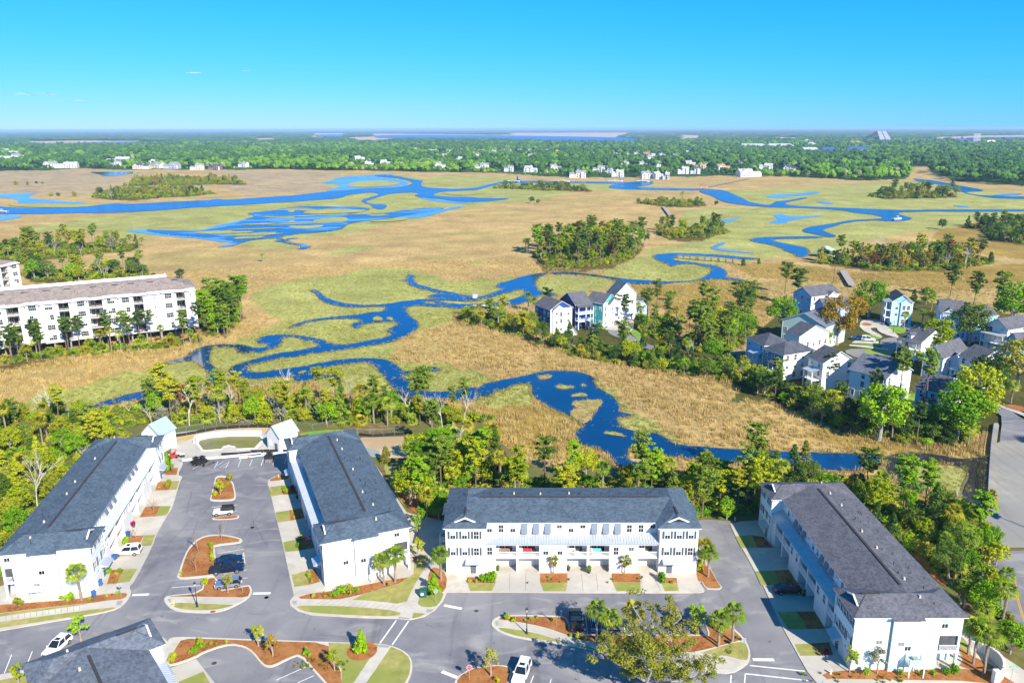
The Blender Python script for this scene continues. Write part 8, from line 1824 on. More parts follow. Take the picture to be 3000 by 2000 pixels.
# flags on the shaded row, hydrants, small clutter
for k, x, y, tx, c in (('z3',600,1210,'pink flag by a shaded garage of the ridge-strip row', (.5,.05,.2)),):
    p = at(k, x, y, 2.6); t = thing('wall_flag', tx, 'flag', (p.x, p.y, 2.4),.2); MB().tube((0,0,0),(-.9,0,.7),.02,n=4).obj('pole', WHITE, t); b = MB(); b.box(-.95,-.25,-.01,.01,-.25,.35); b.obj('cloth', mat('flag_pink', c, .8,.3,6),t)
for k, x, y, c, tx in (('z3',330,705,(.6,.5,.05),'yellow fire hydrant in the straw bed at the court corner'),('z2',1495,800,(.65,.6,.2),'pale yellow hydrant on the left island grass'),('z7',803,1500,(.7,.7,.62),'white hydrant in the straw before the aqua end wall'),('z7',128,418,(.6,.6,.55),'white hydrant in the shade behind the right drive')):
    t = thing('fire_hydrant', tx, 'hydrant', at(k, x, y, .13)); m = mat('hydrant_%d' % int(x),c, .5,.05,2); MB().lathe([(.17,0),(.17,.08),(.11,.1),(.11,.5),(.15,.52),(.12,.65),(.03,.72)], n=10).obj('barrel', m, t); MB().tube((-.2,0,.4),(.2,0,.4),.06,n=6).obj('nozzle', m, t)
for i, (k, x, y) in enumerate((('z1',2080,548),('z1',1832,545),('z3',84,548),('z3',255,590))):
    t = thing('traffic_cone', ('orange cone by the pool kerb, nearest the loaders', 'orange cone at the middle of the pool kerb', 'orange cone between pool kerb and shed', 'orange cone beside the lone loader')[(1,0,2,3)[i]], 'traffic cone', at(k, x, y, .03),0,'orange cones along the pool kerb'); MB().lathe([(.16,.04),(.03,.7)], n=8).obj('cone', mat('cone_orange', (.7,.12,.01),.6,.05,2),t); MB().box(-.2,.2,-.2,.2,0,.04).obj('base', TRIM, t)
# curved entry wall and its bed, lower right
p0 = at('z7',1975,1440); t = thing('entry_wall', 'curved white entrance wall among palms, lower right', 'garden wall', p0,0); b = MB()
for i in range(10):
    a, c = -1.2 + i * .22,-1.2 + (i + 1) * .22; R0,R1 = 4.2,4.55; P = lambda q, r: (math.cos(q) * r - 4.2,math.sin(q) * r); b.prism([P(a, R0),P(a, R1),P(c, R1),P(c, R0)], 0,1.5 + .5 * math.sin(i / 9 * 3.14))
b.obj('wall_body', AWALL, t); MB().box(-3.0,-2.2,-4.4,-3.6,0,2.2).obj('pier', AWALL, t)
t = thing('bicycle', 'brown bicycle leaning in the palms by the bridge road', 'bicycle', at('z7',1915,1180,.1),.4); m = mat('bike_brown', (.30,.16,.07),.5,.1,3)
for X in (-.52,.52):
    b = MB(); pts = [(X + math.cos(a) * .33,0,.34 + math.sin(a) * .33) for a in np.linspace(0,2 * math.pi, 15)]
    for i in range(14): b.tube(pts[i], pts[i + 1], .025,n=4)
    b.obj('wheel', TYRE, t)
MB().tube((-.52,0,.34),(-.2,0,.9),.03,n=5).tube((-.2,0,.9),(.35,0,.92),.03,n=5).tube((.35,0,.92),(.52,0,.34),.03,n=5).tube((-.05,0,.35),(.35,0,.9),.03,n=5).tube((-.52,0,.34),(-.05,0,.35),.03,n=5).tube((-.25,0,.98),(-.02,0,.33),.03,n=5).obj('frame', m, t); MB().box(-.38,-.12,-.07,.07,.97,1.03).obj('saddle', TRIM, t); MB().tube((.33,-.28,1.03),(.33,.28,1.03),.02,n=5).obj('handlebar', TRIM, t)


# ------------------------------------------------------------------ people walking on the bridge
def skin(name, verts, edges, radii, m, parent, root=0):
    me = bpy.data.meshes.new(name); me.from_pydata(verts, edges, []); me.materials.append(m); o = ob(name, me, parent)
    md = o.modifiers.new('skin', 'SKIN'); lay = me.skin_vertices[0].data if me.skin_vertices else None
    if lay is None:
        bm = bmesh.new(); bm.from_mesh(me); bm.verts.layers.skin.verify(); bm.to_mesh(me); bm.free(); lay = me.skin_vertices[0].data
    for i, r in enumerate(radii): lay[i].radius = (r, r) if not isinstance(r, tuple) else r
    lay[root].use_root = True; sb = o.modifiers.new('subdivision', 'SUBSURF'); sb.levels = 1; sb.render_levels = 2
    return o


SKINM = mat('skin', (.45,.27,.19),.6,.05,3)


def person(label, p, rz, shirt, trousers, hair, s=1.0):
    t = thing('person', label, 'person', p, rz); t.scale = (s, s, s)
    V = [(0,0,.95),(0,.01,1.15),(0,.02,1.38),(0,.02,1.5),(0,.0,1.62),(0,-.01,1.72),
         (-.09,0,.9),(-.1,-.16,.5),(-.1,-.1,.08),(-.1,-.22,.04),(.09,0,.9),(.1,.14,.5),(.1,.34,.12),(.1,.24,.05),
         (-.18,.02,1.4),(-.23,.1,1.13),(-.22,.02,.9),(-.21,-.01,.8),(.18,.02,1.4),(.23,-.06,1.13),(.22,-.16,.92),(.21,-.2,.83)]
    E_ = [(0,1),(1,2),(2,3),(3,4),(4,5),(0,6),(6,7),(7,8),(8,9),(0,10),(10,11),(11,12),(12,13),(2,14),(14,15),(15,16),(16,17),(2,18),(18,19),(19,20),(20,21)]
    Rr = [.13,.12,.13,.06,.1,.09,.09,.065,.05,.04,.09,.065,.05,.04,.06,.045,.035,.03,.06,.045,.035,.03]
    skin('body', V, E_, Rr, SKINM, t)
    skin('shirt', [V[0], V[1], V[2], V[14], V[15], V[18], V[19]], [(0,1),(1,2),(2,3),(3,4),(2,5),(5,6)], [.15,.14,.15,.075,.06,.075,.06], shirt, t)
    skin('trousers', [V[0], V[6], V[7], (V[8][0], V[8][1], .16),V[10], V[11], (V[12][0], V[12][1], .2)], [(0,1),(1,2),(2,3),(0,4),(4,5),(5,6)], [.145,.105,.08,.065,.105,.08,.065], trousers, t)
    skin('hair', [(0,.03,1.66),(0,.02,1.75)], [(0,1)], [.095,.09], hair, t)
    return t


person('person in a white shirt walking on the bridge walk', at('z7',1930,538,.2),.2,WHITE, mat('denim', (.10,.14,.22),.9,.1,5),mat('dark_hair', (.03,.02,.015),.8,.1,5)); person('person in dark clothing walking beside the white shirted one', at('z7',1912,532,.2),.2,mat('dark_shirt', (.05,.05,.07),.9,.1,5),mat('dark_trousers', (.03,.03,.04),.9,.1,5),mat('brown_hair', (.10,.06,.03),.8,.1,5),.96)
# ------------------------------------------------------------------ far shore: houses, halls, high bridge
FHW = mat('far_white_wall', (.60,.59,.57),.8,.05,.2); FHC = mat('far_cream_wall', (.62,.54,.43),.8,.05,.2); FHB = mat('far_brown_wall', (.20,.13,.12),.8,.05,.2); FHG = mat('far_gray_wall', (.40,.41,.45),.8,.05,.2)
FRG = mat('far_gray_roof', (.24,.25,.28),.85,.1,.2); FRW = mat('far_white_roof', (.42,.43,.46),.6,.06,.2); FRD = mat('far_dark_roof', (.07,.075,.11),.85,.1,.2); FRR = mat('far_red_roof', (.45,.05,.03),.8,.1,.2); FRO = mat('far_orange_roof', (.45,.22,.13),.8,.1,.2); FRB = mat('far_blue_roof', (.05,.09,.30),.6,.1,.2)
FWIN = MB().box(-.8,.8,-.1,.1,0,2.2).mesh('window', GLASS)
CLEAR = []


def far_house(label, k, x, y, wpx, wall, roof, h=9.5,detail=True, group=None, flat_roof=False):
    p = at(k, x, y, 0); d = p.xy.length; W = wpx * ZK[k][2] * d / FOC; CLEAR.append((p.x, p.y, W * .75 + 7))
    t = thing('waterfront_house' if detail else 'distant_house', label, 'house', (p.x, p.y, MZ),rnd.uniform(-.35,.35),group)
    a = W * .62; dp = min(14,max(9,W * .5)); b = MB().box(-a / 2,a / 2,0,dp, 0,h); rf = MB(); w2 = W * .42
    rise = dp * .28
    # main block with ridge along x, one lower wing and one front gable
    b.quad((-a / 2,dp, h),(-a / 2,0,h),(-a / 2,dp / 2,h + rise)); b.quad((a / 2,0,h),(a / 2,dp, h),(a / 2,dp / 2,h + rise))
    rf.quad((-a / 2 - .6,-.7,h - .3),(a / 2 + .6,-.7,h - .3),(a / 2 + .6,dp / 2,h + rise + .1),(-a / 2 - .6,dp / 2,h + rise + .1)); rf.quad((-a / 2 - .6,dp / 2,h + rise + .1),(a / 2 + .6,dp / 2,h + rise + .1),(a / 2 + .6,dp + .7,h - .3),(-a / 2 - .6,dp + .7,h - .3))
    s = rnd.choice((-1,1)); x0,x1 = (a / 2,a / 2 + w2) if s > 0 else (-a / 2 - w2,-a / 2); hw = h * rnd.uniform(.55,.8); b.box(x0,x1,1.0,dp - 1,0,hw)
    rf.quad((x0,.4,hw - .1),(x1 + .4,.4,hw - .1),(x1 + .4,dp / 2,hw + rise * .8),(x0,dp / 2,hw + rise * .8)); rf.quad((x0,dp / 2,hw + rise * .8),(x1 + .4,dp / 2,hw + rise * .8),(x1 + .4,dp - .4,hw - .1),(x0,dp - .4,hw - .1)); b.quad((x1,1,hw),(x1,dp - 1,hw),(x1,dp / 2,hw + rise * .75)) if s > 0 else b.quad((x0,dp - 1,hw),(x0,1,hw),(x0,dp / 2,hw + rise * .75))
    gw = a * .42; gx = -s * a * .2; b.box(gx - gw / 2,gx + gw / 2,-2.2,-.003,0,h - .4); b.quad((gx - gw / 2,-2.2,h - .4),(gx + gw / 2,-2.2,h - .4),(gx, -2.2,h - .4 + gw * .38))
    for q in (-1,1): P = [(gx + q * (gw / 2 + .5),-2.7,h - .75),(gx, -2.7,h - .25 + gw * .38),(gx, dp / 2,h - .25 + gw * .38),(gx + q * (gw / 2 + .5),dp / 2,h - .75)]; rf.quad(*P)
    b.obj('wall', wall, t); r = rf.obj('roof', roof, t); MB().box(s * a * .3 - .6,s * a * .3 + .6,dp * .6,dp * .6 + 1,h, h + rise + 1.6).obj('chimney', wall, r)
    if detail:
        n = max(2,int(a / 4.5))
        for z in ((1.0,4.6) if h > 6.5 else (1.0,)):
            for i in range(n):
                X = -a / 2 + a * (i + .5) / n
                ob('window', FWIN, t, (X, -2.25 if abs(X - gx) < gw / 2 else -.05,z))
        c = MB()      # porch
        px0,px1 = (-a / 2,gx - gw / 2) if s > 0 else (gx + gw / 2,a / 2)
        for i in range(4): X = px0 + (px1 - px0) * i / 3; c.box(X - .2,X + .2,-2.3,-1.9,0,h * .8)
        c.box(px0,px1,-2.4,-.06,h * .8,h * .8 + .3).box(px0,px1,-2.4,-.06,h * .4,h * .4 + .25); c.obj('porch', WHITE, t)
    return t


WFH = [('w6',345,305,110,FHC, FRG, 'cream long house, westmost on the far bank'),('w6',485,310,120,FHW, FRW, 'white winged house beside the cream long house'),('w6',845,268,125,FHW, FRW, 'large white house on a rise behind the far bank'),('w6',950,318,90,FHC, FRD, 'dark roofed gabled house left of the white tower house'),('w6',1055,285,36,FHW, FRW, 'slim white tower house on the far bank'),('w6',1080,312,90,FHC, FRG, 'low cream house under the white tower house'),('w6',1195,315,95,FHG, FRG, 'gray hipped house right of the white tower house'),('w6',1375,322,80,FHC, FRG, 'cream two storey house with porch by the far bank trees'),('w6',1490,325,78,FHB, FRD, 'brown house with dark porch on the far bank'),('w6',1680,305,62,FHW, FRG, 'white house peering from far bank trees beside the brown house'),('w6',40,262,120,FHW, FRW, 'broad white house at the far left edge'),('w6',810,298,60,FHW, FRG, 'white cottage below the large white house'),
       ('w7',115,260,62,FHW, FRW, 'pale house in trees above the lagoon'),('w7',185,290,66,FHW, FRD, 'white house with dark roof above the lagoon'),('w7',290,290,62,FHW, FRW, 'white house right of the dark roofed one above the lagoon'),('w7',670,308,68,FHC, FRG, 'cream house half behind trees, mid far bank'),('w7',985,318,90,FHW, FRG, 'white house with chimneys, mid far bank'),('w7',1165,335,60,FHW, FRG, 'white cottage left of the white porch house'),('w7',1285,338,78,FHW, FRW, 'white porch house above the dark dock'),('w7',1465,325,72,FHW, FRG, 'white gray roofed house right of the white porch house'),('w7',1650,378,105,FHC, FRG, 'cream tower fronted house by the orange ramp'),('w7',1790,338,78,FHW, FRG, 'white gabled house left of the tall square white house'),('w7',1850,345,60,FHG, FRD, 'gray house with dark hipped roof by the tall square white house'),('w7',1920,370,76,FHW, FRW, 'tall square white house over the pale dock'),('w7',2100,383,90,FHW, FRG, 'white stepped house, left of the white waterfront pair'),('w7',2180,385,62,FHW, FRW, 'white steep gabled house, right of the white waterfront pair'),('w7',2245,388,40,FHW, FRW, 'small white boathouse right of the waterfront pair'),('w7',1965,302,50,FHC, FRG, 'cream house in the trees behind the tall square white house'),('w7',2070,302,50,FHW, FRG, 'pale house behind the white waterfront pair'),('w7',2185,312,50,FHW, FRD, 'dark roofed house above the white boathouse'),
       ('w8',440,370,150,FHW, FRW, 'white mansion at the head of the long thin dock'),('w8',590,322,80,FHW, FRW, 'white gabled house behind the white mansion'),('w8',720,332,72,FHG, FRD, 'blue gray house right of the white mansion'),('w8',270,328,88,FHC, FRO, 'house with reddish roof left of the white mansion'),('w8',140,322,60,FHC, FRO, 'tan roofed house in trees left of the reddish roof'),('w8',400,300,45,FHG, FRD, 'dark roofed house just above the white mansion')]
for k, x, y, w, a, b, tx in WFH: far_house(tx, k, x, y, w, a, b, 8.5)
ROWS = [('in rooftops beyond far bank', 'w7',[(510,195,40),(575,190,36),(625,212,46),(680,208,42),(740,212,42),(835,207,34),(900,207,36),(975,212,46),(1050,213,46),(1110,200,40),(1160,206,40),(1230,206,40),(1290,205,46),(1350,207,40),(1420,207,34),(930,245,40),(820,268,40),(710,245,40),(1300,245,50)]),
        ('in white row by the bay', 'w7',[(230,140,40),(300,137,34),(380,137,40),(430,130,36),(480,127,36),(545,124,40),(600,126,34),(650,130,34),(700,132,34),(910,136,30),(960,136,34),(1010,132,36),(1090,132,36),(1140,134,36),(1200,136,36),(1280,133,40),(1340,132,36),(1400,130,36)]),
        ('in rooftops before western flats', 'w6',[(860,156,40),(900,156,36),(945,155,40),(1030,146,30),(1080,146,34),(1160,142,34),(1205,141,34),(1370,146,44),(1430,149,46),(1490,149,40),(1640,150,30),(30,205,70),(90,225,80),(100,245,60)]),
        ('in rooftops behind reddish roof', 'w7',[(2030,232,46),(2150,243,40),(2205,240,46),(2300,246,40),(1890,237,40),(1980,245,34),(2120,262,36)]),('in the last rooftops before the mansion', 'w8',[(40,300,60),(100,350,60),(20,350,70),(310,208,26),(120,215,30),(30,220,26),(250,225,22)])]
for tx, k, L_ in ROWS:
    for i, (x, y, w) in enumerate(sorted(L_)):
        hn = rnd.choice((('white', FHW),('white', FHW),('cream', FHC),('pale gray', FHG))); rn = rnd.choice((('gray', FRG),('pale', FRW),('gray', FRG),('dark', FRD)))
        far_house(f'{hn[0]} house under {rn[0]} roof, {ordinal(i + 1)} from left {tx}', k, x, y, w, hn[1], rn[1], 9.5,False, 'houses among the far trees')
far_house('white house with vivid red roof among the eastern rooftops', 'w7',2095,228,46,FHW, FRR, 9.5,False); far_house('house with orange roof in the middle rooftops', 'w7',1490,213,40,FHC, FRO, 8,False)


def hall(label, k, x0,x1,y, h, wall, roof, dp=60):
    a, c = at(k, x0,y, 0),at(k, x1,y, 0); L_ = c.x - a.x; t = thing('long_hall', label, 'building', (a.x, a.y, 0)); CLEAR.append(((a.x + c.x) / 2,a.y, L_ * .55))
    MB().box(0,L_, 0,dp, 0,h).obj('wall', wall, t); r = MB(); n = max(1,int(L_ / 90))
    for i in range(n):
        u0,u1 = L_ * i / n, L_ * (i + 1) / n; m = (u0 + u1) / 2; z = h + 9
        r.quad((u0,-3,h),(u1,-3,h),(u1 - 12,dp / 2,z),(u0 + 12,dp / 2,z)); r.quad((u1,-3,h),(u1,dp, h),(u1 - 12,dp / 2,z)); r.quad((u0,dp, h),(u0,-3,h),(u0 + 12,dp / 2,z)); r.quad((u1,dp, h),(u0,dp, h),(u0 + 12,dp / 2,z),(u1 - 12,dp / 2,z))
    r.obj('roof', roof, t)
    return t


hall('long pale roofed school hall in the far woods', 'w8',400,790,178,9,FHW, mat('lilac_roof', (.42,.42,.50),.7,.06,.1)); hall('white pavilion above the long school hall', 'w8',835,895,138,8,FHW, FRW, 40); hall('white hipped hall right of the school', 'w8',860,930,172,12,FHW, FRW, 40); hall('low white building left of the blue roofed halls', 'w8',820,960,205,7,FHW, FRW, 40)
hall('blue roofed hall, left one of a pair below the high bridge', 'w8',960,1090,208,8,FHW, FRB, 60); hall('blue roofed hall, right one of a pair below the high bridge', 'w8',1130,1310,202,8,FHW, FRB, 60); hall('white roofed strip building left of the high bridge', 'w8',1140,1250,150,6,FHC, FRO, 30)
# stadium
a = at('w8',1910,148,0); c = at('w8',2290,152,0); L_ = c.x - a.x; t = thing('stadium', 'stadium with blue stand and white masts near the right horizon', 'stadium', (a.x, a.y, 0)); CLEAR.append(((a.x + c.x) / 2,a.y, L_ * .5))
b = MB(); b.quad((0,0,5),(L_ * .6,0,5),(L_ * .6,40,26),(0,40,26)); b.quad((0,40,26),(L_ * .6,40,26),(L_ * .6,40,0),(0,40,0)); b.obj('blue_stand', mat('stadium_blue', (.05,.08,.25),.8,.1,.1),t); MB().box(L_ * .3,L_, -60,-25,0,12).obj('white_hall', FHW, t); MB().box(L_ * .72,L_ * .95,-20,20,0,18).obj('side_stand', FHC, t); MB().box(L_ * .05,L_ * .9,-63,-61,4,9).obj('red_band', FRO, t)
for i in range(7): ob('mast', MB().tube((0,0,0),(0,0,48),1.2,n=5).mesh('mast', FHW),t, (L_ * (.42 + .03 * i),10,0))
# high bridge seen end on
a = at('w8',1420,162,0); dist = a.xy.length; u = Vector((a.x, a.y, 0)).normalized(); sx = Vector((u.y, -u.x, 0)); t = thing('high_bridge', 'steep looking gray motorway bridge climbing above the far woods', 'bridge', (a.x, a.y, 0)); CLEAR.append((a.x, a.y, 130))
P = []
for i in range(17):
    q = i / 16; w = Vector((-58,0)) ; f = u * (q * 1500) ; lat = sx * (-q * (dist * .0124 * 1.0) - q * 1500 * 0) ; z = 2 + 54 * q; P.append(f + lat + Vector((0,0,z)))
for i in range(1,10): q = i / 9; P.append(P[16] + u * (q * 900) + sx * (-70 * q - 30 * q * q) - Vector((0,0,50 * q)))
hw = 26; b = MB(); gir = MB(); pr = MB()
for i in range(len(P) - 1):
    p, q = P[i], P[i + 1]; s = sx * hw
    b.quad(p - s, p + s, q + s, q - s); gir.quad(p - s * .8 - Vector((0,0,4)),q - s * .8 - Vector((0,0,4)),q + s * .8 - Vector((0,0,4)),p + s * .8 - Vector((0,0,4)))
    for e in (-1,1): gir.quad(p + s * e * .8 - Vector((0,0,4)),q + s * e * .8 - Vector((0,0,4)),q + s * e * .99 - Vector((0,0,.1)),p + s * e * .99 - Vector((0,0,.1)))
    for e in (-1,0,1): pr.quad(p + s * e - sx * .6,q + s * e - sx * .6,q + s * e - sx * .6 + Vector((0,0,2)),p + s * e - sx * .6 + Vector((0,0,2))); pr.quad(p + s * e + sx * .6,p + s * e + sx * .6 + Vector((0,0,2)),q + s * e + sx * .6 + Vector((0,0,2)),q + s * e + sx * .6)
b.obj('deck', mat('motorway_deck', (.42,.41,.43),.9,.15,.02),t); gir.obj('girder', mat('bridge_steel', (.16,.15,.17),.8,.1,.05),t); pr.obj('barrier', FHC, t)
for i in range(2,len(P),2):
    for e in (-1,1):
        p = P[i] + sx * e * hw * .6; MB().box(-2,2,-3,3,-p.z, -3).obj('pier', FHG, t, loc=tuple(p))

# ------------------------------------------------------------------ scattered growth nobody could count
PROTO = bpy.data.collections.new('growth_sources')


def scatter(name, pts, rot, sc, meshes):
    """one object of kind stuff: meshes set on points with their own turn and size"""
    me = bpy.data.meshes.new(name); me.vertices.add(len(pts)); me.vertices.foreach_set('co',np.asarray(pts, np.float32).ravel())
    a = me.attributes.new('turn', 'FLOAT_VECTOR', 'POINT'); a.data.foreach_set('vector', np.stack([np.zeros(len(pts)),np.zeros(len(pts)),rot], 1).astype(np.float32).ravel())
    a = me.attributes.new('size', 'FLOAT_VECTOR', 'POINT'); a.data.foreach_set('vector', np.asarray(sc, np.float32).ravel()); me.update()
    col = bpy.data.collections.new(name + '_sources')
    for m in meshes: o = bpy.data.objects.new(name + '_source', m); col.objects.link(o)
    ng = bpy.data.node_groups.new(name + '_nodes', 'GeometryNodeTree'); ng.interface.new_socket('Geometry', in_out='INPUT', socket_type='NodeSocketGeometry'); ng.interface.new_socket('Geometry', in_out='OUTPUT', socket_type='NodeSocketGeometry')
    N, L = ng.nodes, ng.links; gi, go = N.new('NodeGroupInput'),N.new('NodeGroupOutput'); ip = N.new('GeometryNodeInstanceOnPoints'); ci = N.new('GeometryNodeCollectionInfo'); ci.inputs['Collection'].default_value = col; ci.inputs['Separate Children'].default_value = True; ci.inputs['Reset Children'].default_value = True
    at_, as_ = N.new('GeometryNodeInputNamedAttribute'),N.new('GeometryNodeInputNamedAttribute'); at_.data_type = as_.data_type = 'FLOAT_VECTOR'; at_.inputs['Name'].default_value = 'turn'; as_.inputs['Name'].default_value = 'size'
    rnv = N.new('FunctionNodeRandomValue'); rnv.data_type = 'INT'
    for s in rnv.inputs:
        if s.name == 'Min' and s.type == 'INT': s.default_value = 0
        if s.name == 'Max' and s.type == 'INT': s.default_value = len(meshes) - 1
    ip.inputs['Pick Instance'].default_value = True
    L.new(gi.outputs[0], ip.inputs['Points']); L.new(ci.outputs[0], ip.inputs['Instance']); L.new(at_.outputs['Attribute'], ip.inputs['Rotation']); L.new(as_.outputs['Attribute'], ip.inputs['Scale']); L.new([s for s in rnv.outputs if s.type == 'INT'][0], ip.inputs['Instance Index']); L.new(ip.outputs[0], go.inputs[0])
    o = ob(name, me); md = o.modifiers.new('scatter', 'NODES'); md.node_group = ng
    return stuff(o)


def far_tree(h, w, m, n=7,cards=70):
    bm = bmesh.new(); C, Q = [], []
    for i in range(n):
        a = rnd.uniform(0,6.28); r = rnd.uniform(.05,.33) * w if i else 0; c = Vector((math.cos(a) * r, math.sin(a) * r, h * rnd.uniform(.45,.8))); s = w * rnd.uniform(.22,.34)
        g = bmesh.ops.create_icosphere(bm, subdivisions=1,radius=1)
        for v in g['verts']: k = rnd.uniform(.8,1.15); v.co = Vector((v.co.x * s * k, v.co.y * s * k, v.co.z * s * .85 * k)) + c
        C.append(tuple(c)); Q.append((s * 1.1,s * 1.1,s))
    V0 = np.array([tuple(v.co) for v in bm.verts]); bm.verts.index_update(); F0 = [tuple(v.index for v in f.verts) for f in bm.faces]; bm.free()
    V, F = leaf_cards(np.array(C),np.array(Q),cards // n, w * .13,.5,1.3,.2)
    me = bpy.data.meshes.new('far_tree'); nb = len(V0); me.from_pydata([tuple(v) for v in np.concatenate([V0,V])], [], F0 + [tuple(int(nb + q) for q in f) for f in F] + []); me.materials.append(m); me.update()
    return me


FL = {'a': leafmat('far_leaves_green', (.06,.15,.014),(.15,.30,.02),.15,.02),'b': leafmat('far_leaves_bright', (.11,.25,.01),(.22,.37,.02),.15,.02),'c': leafmat('far_leaves_pine', (.035,.095,.025),(.08,.17,.035),.1,.02),'d': leafmat('far_leaves_pale', (.19,.24,.08),(.31,.35,.15),.15,.02)}
FT = [far_tree(14,12,FL['a']),far_tree(12,13,FL['b']),far_tree(18,10,FL['c'], 8),far_tree(16,11,FL['c'], 8),far_tree(13,12,FL['a']),far_tree(12,12,FL['b']),far_tree(11,12,FL['d'])]
n = 200000; th = R.uniform(-.75,.75,n); rr = np.exp(R.uniform(math.log(1150),math.log(4900),n)); X, Y = rr * np.sin(th),rr * np.cos(th); U, V = proj(X, Y, np.zeros(n))
s_ = 8.5 + rr * .0022; keep = R.random(n) < (1.5 * math.log(4900 / 1150)) * rr ** 2 / s_ ** 2 / n
k = keep & inpoly(U, V, FORA)
low = np.ones(n)
for cx, cy_, cr in CLEAR:
    d_ = math.hypot(cx, cy_); ux, uy = cx / d_, cy_ / d_; al = (X - cx) * ux + (Y - cy_) * uy; ac = np.abs(-(X - cx) * uy + (Y - cy_) * ux)
    k &= ~((ac < cr * .8) & (al > -55 - cr) & (al < cr)); low = np.where((ac < cr * 1.0) & (al > -300) & (al < 0),np.minimum(low, .38 + .45 * (-al / 300)),low)
for g_ in (seg('w8',(1190,350),(1220,310),(1330,300),(1380,300),(1350,350)),seg('w6',(480,245),(600,238),(700,242),(690,260),(520,265)),seg('w8',(1480,300),(1780,295),(1740,330),(1560,345))): k &= ~inpoly(U, V, g_)
X, Y, U, rr, low = X[k], Y[k], U[k], rr[k], low[k]; n = len(X)
dark = fbm(X / 260,Y / 320,3,71) + .28 * ((U > 2680) & (rr < 2600)) + .15 * (U < 350) > .53
sz = (.75 + .5 * R.random(n)) * (1 + (rr - 1300) / 14000) * low; SC = np.stack([sz, sz, sz * R.uniform(.85,1.2,n)], 1); P3 = np.stack([X, Y, np.full(n, MZ)], 1); RT = R.uniform(0,6.28,n)
scatter('bright_far_woods', P3[~dark], RT[~dark], SC[~dark], [FT[0], FT[1], FT[4], FT[5], FT[0], FT[1], FT[2], FT[6]]); scatter('pine_far_woods', P3[dark], RT[dark], SC[dark], [FT[2], FT[3], FT[3], FT[2], FT[0]])
# beyond: broad patches of forest to the horizon
n = 30000; th = R.uniform(-.75,.75,n); rr = np.exp(R.uniform(math.log(4300),math.log(34000),n)); X, Y = rr * np.sin(th),rr * np.cos(th); U, V = proj(X, Y, np.zeros(n)); k = ~inpoly(U, V, FORA)
for p in FLATS + [w[1] for w in WATERS if w[0] == 'bay']:
    cyy = sum(q[1] for q in p) / len(p); 
    for q_ in (0,2.5,5): k &= ~inpoly(U, V - q_, [(a, cyy + (b_ - cyy) * 1.15) for a, b_ in p])
X, Y, rr = X[k], Y[k], rr[k]; n = len(X); s1 = 1 + rr / 4200; scatter('horizon_woods', np.stack([X, Y, np.full(n, MZ)], 1),R.uniform(0,6.28,n),np.stack([s1 * 3.2,s1 * 3.2,.75 + .35 * R.random(n) + rr * .00001], 1),[FT[2], FT[3], FT[0]])


def blades(h, w, n, m, bw=.07):
    V, F = [], []
    for i in range(n):
        a = rnd.uniform(0,6.28); p = np.array((rnd.uniform(-w, w),rnd.uniform(-w, w),0)); l = np.array((rnd.uniform(-.35,.35),rnd.uniform(-.35,.35),1)) * h * rnd.uniform(.6,1.1); s = np.array((math.cos(a),math.sin(a),0)) * bw; k = len(V); V += [p - s, p + s, p + l * .6 + s * .7,p + l, p + l * .6 - s * .7]; F.append((k, k + 1,k + 2,k + 4)); F.append((k + 4,k + 2,k + 3,k + 3))
    return npmesh('marsh_tuft', np.array(V),np.array(F),m)


TANL = leafmat('tan_marsh_grass', (.40,.285,.095),(.60,.46,.19),.3,.25); GRNL = leafmat('green_marsh_grass', (.27,.28,.055),(.43,.42,.12),.3,.25); BRNL = leafmat('brown_marsh_grass', (.29,.185,.035),(.45,.31,.075),.3,.25)


def marsh_points(r0,r1,gap):
    a = 1.5 * (r1 ** 2 - r0 ** 2) / 2; n = int(a / gap ** 2); rr = np.sqrt(R.uniform(r0 ** 2,r1 ** 2,n)); th = R.uniform(-.75,.75,n); X, Y = rr * np.sin(th),rr * np.cos(th); U, V = proj(X, Y, np.full(n, MZ))
    k = (U > -60) & (U < 3060) & (V < 2050); X, Y = X[k], Y[k]; k = ~in_water(X, Y) & ~inpoly(X, Y, [tuple(q) for q in LP]); U, V = proj(X, Y, np.full(len(X),MZ)); k &= ~inpoly(U, V, seg('z8',(1060,500),(1060,1500),(1800,1500),(1800,500))) & ~inpoly(U, V, seg((2180,1000),(2300,900),(3000,900),(3000,1240),(2800,1240),(2500,1220),(2330,1160),(2230,1110))) & ~inpoly(U, V, seg((1600,1000),(1720,930),(1880,930),(1950,1010),(2140,1040),(2100,1062),(1850,1050)))
    return X[k], Y[k]


def grow(tag_, r0,r1,gap, sc):
    X, Y = marsh_points(r0,r1,gap); C = ground_colours(X, Y); rb = C[:, 0] / np.maximum(C[:, 1], 1e-4); n = len(X); dens = fbm(X / 7,Y / 7,3,8)
    g = rb < 1.3; br = rb > 1.74; wood = C[:, 0] < .13
    for nm, m_, ms in (('green_marsh_grass', g & ~wood, GRNL),('brown_marsh_grass', br & ~wood, BRNL),('tan_marsh_grass', ~g & ~br & ~wood, TANL)):
        k = m_ & (R.random(n) < .35 + .9 * dens); s = sc * (.5 + .65 * dens[k]) * R.uniform(.8,1.2,k.sum())
        hs = .62 if nm[0] == 'g' else 1.0
        if k.sum(): scatter(nm, np.stack([X[k], Y[k], np.full(k.sum(),MZ - .05)], 1),R.uniform(0,6.28,k.sum()),np.stack([s, s, s * hs], 1),[blades(1.25,.75,16,ms),blades(1.05,.7,16,ms),blades(1.4,.6,14,ms)])


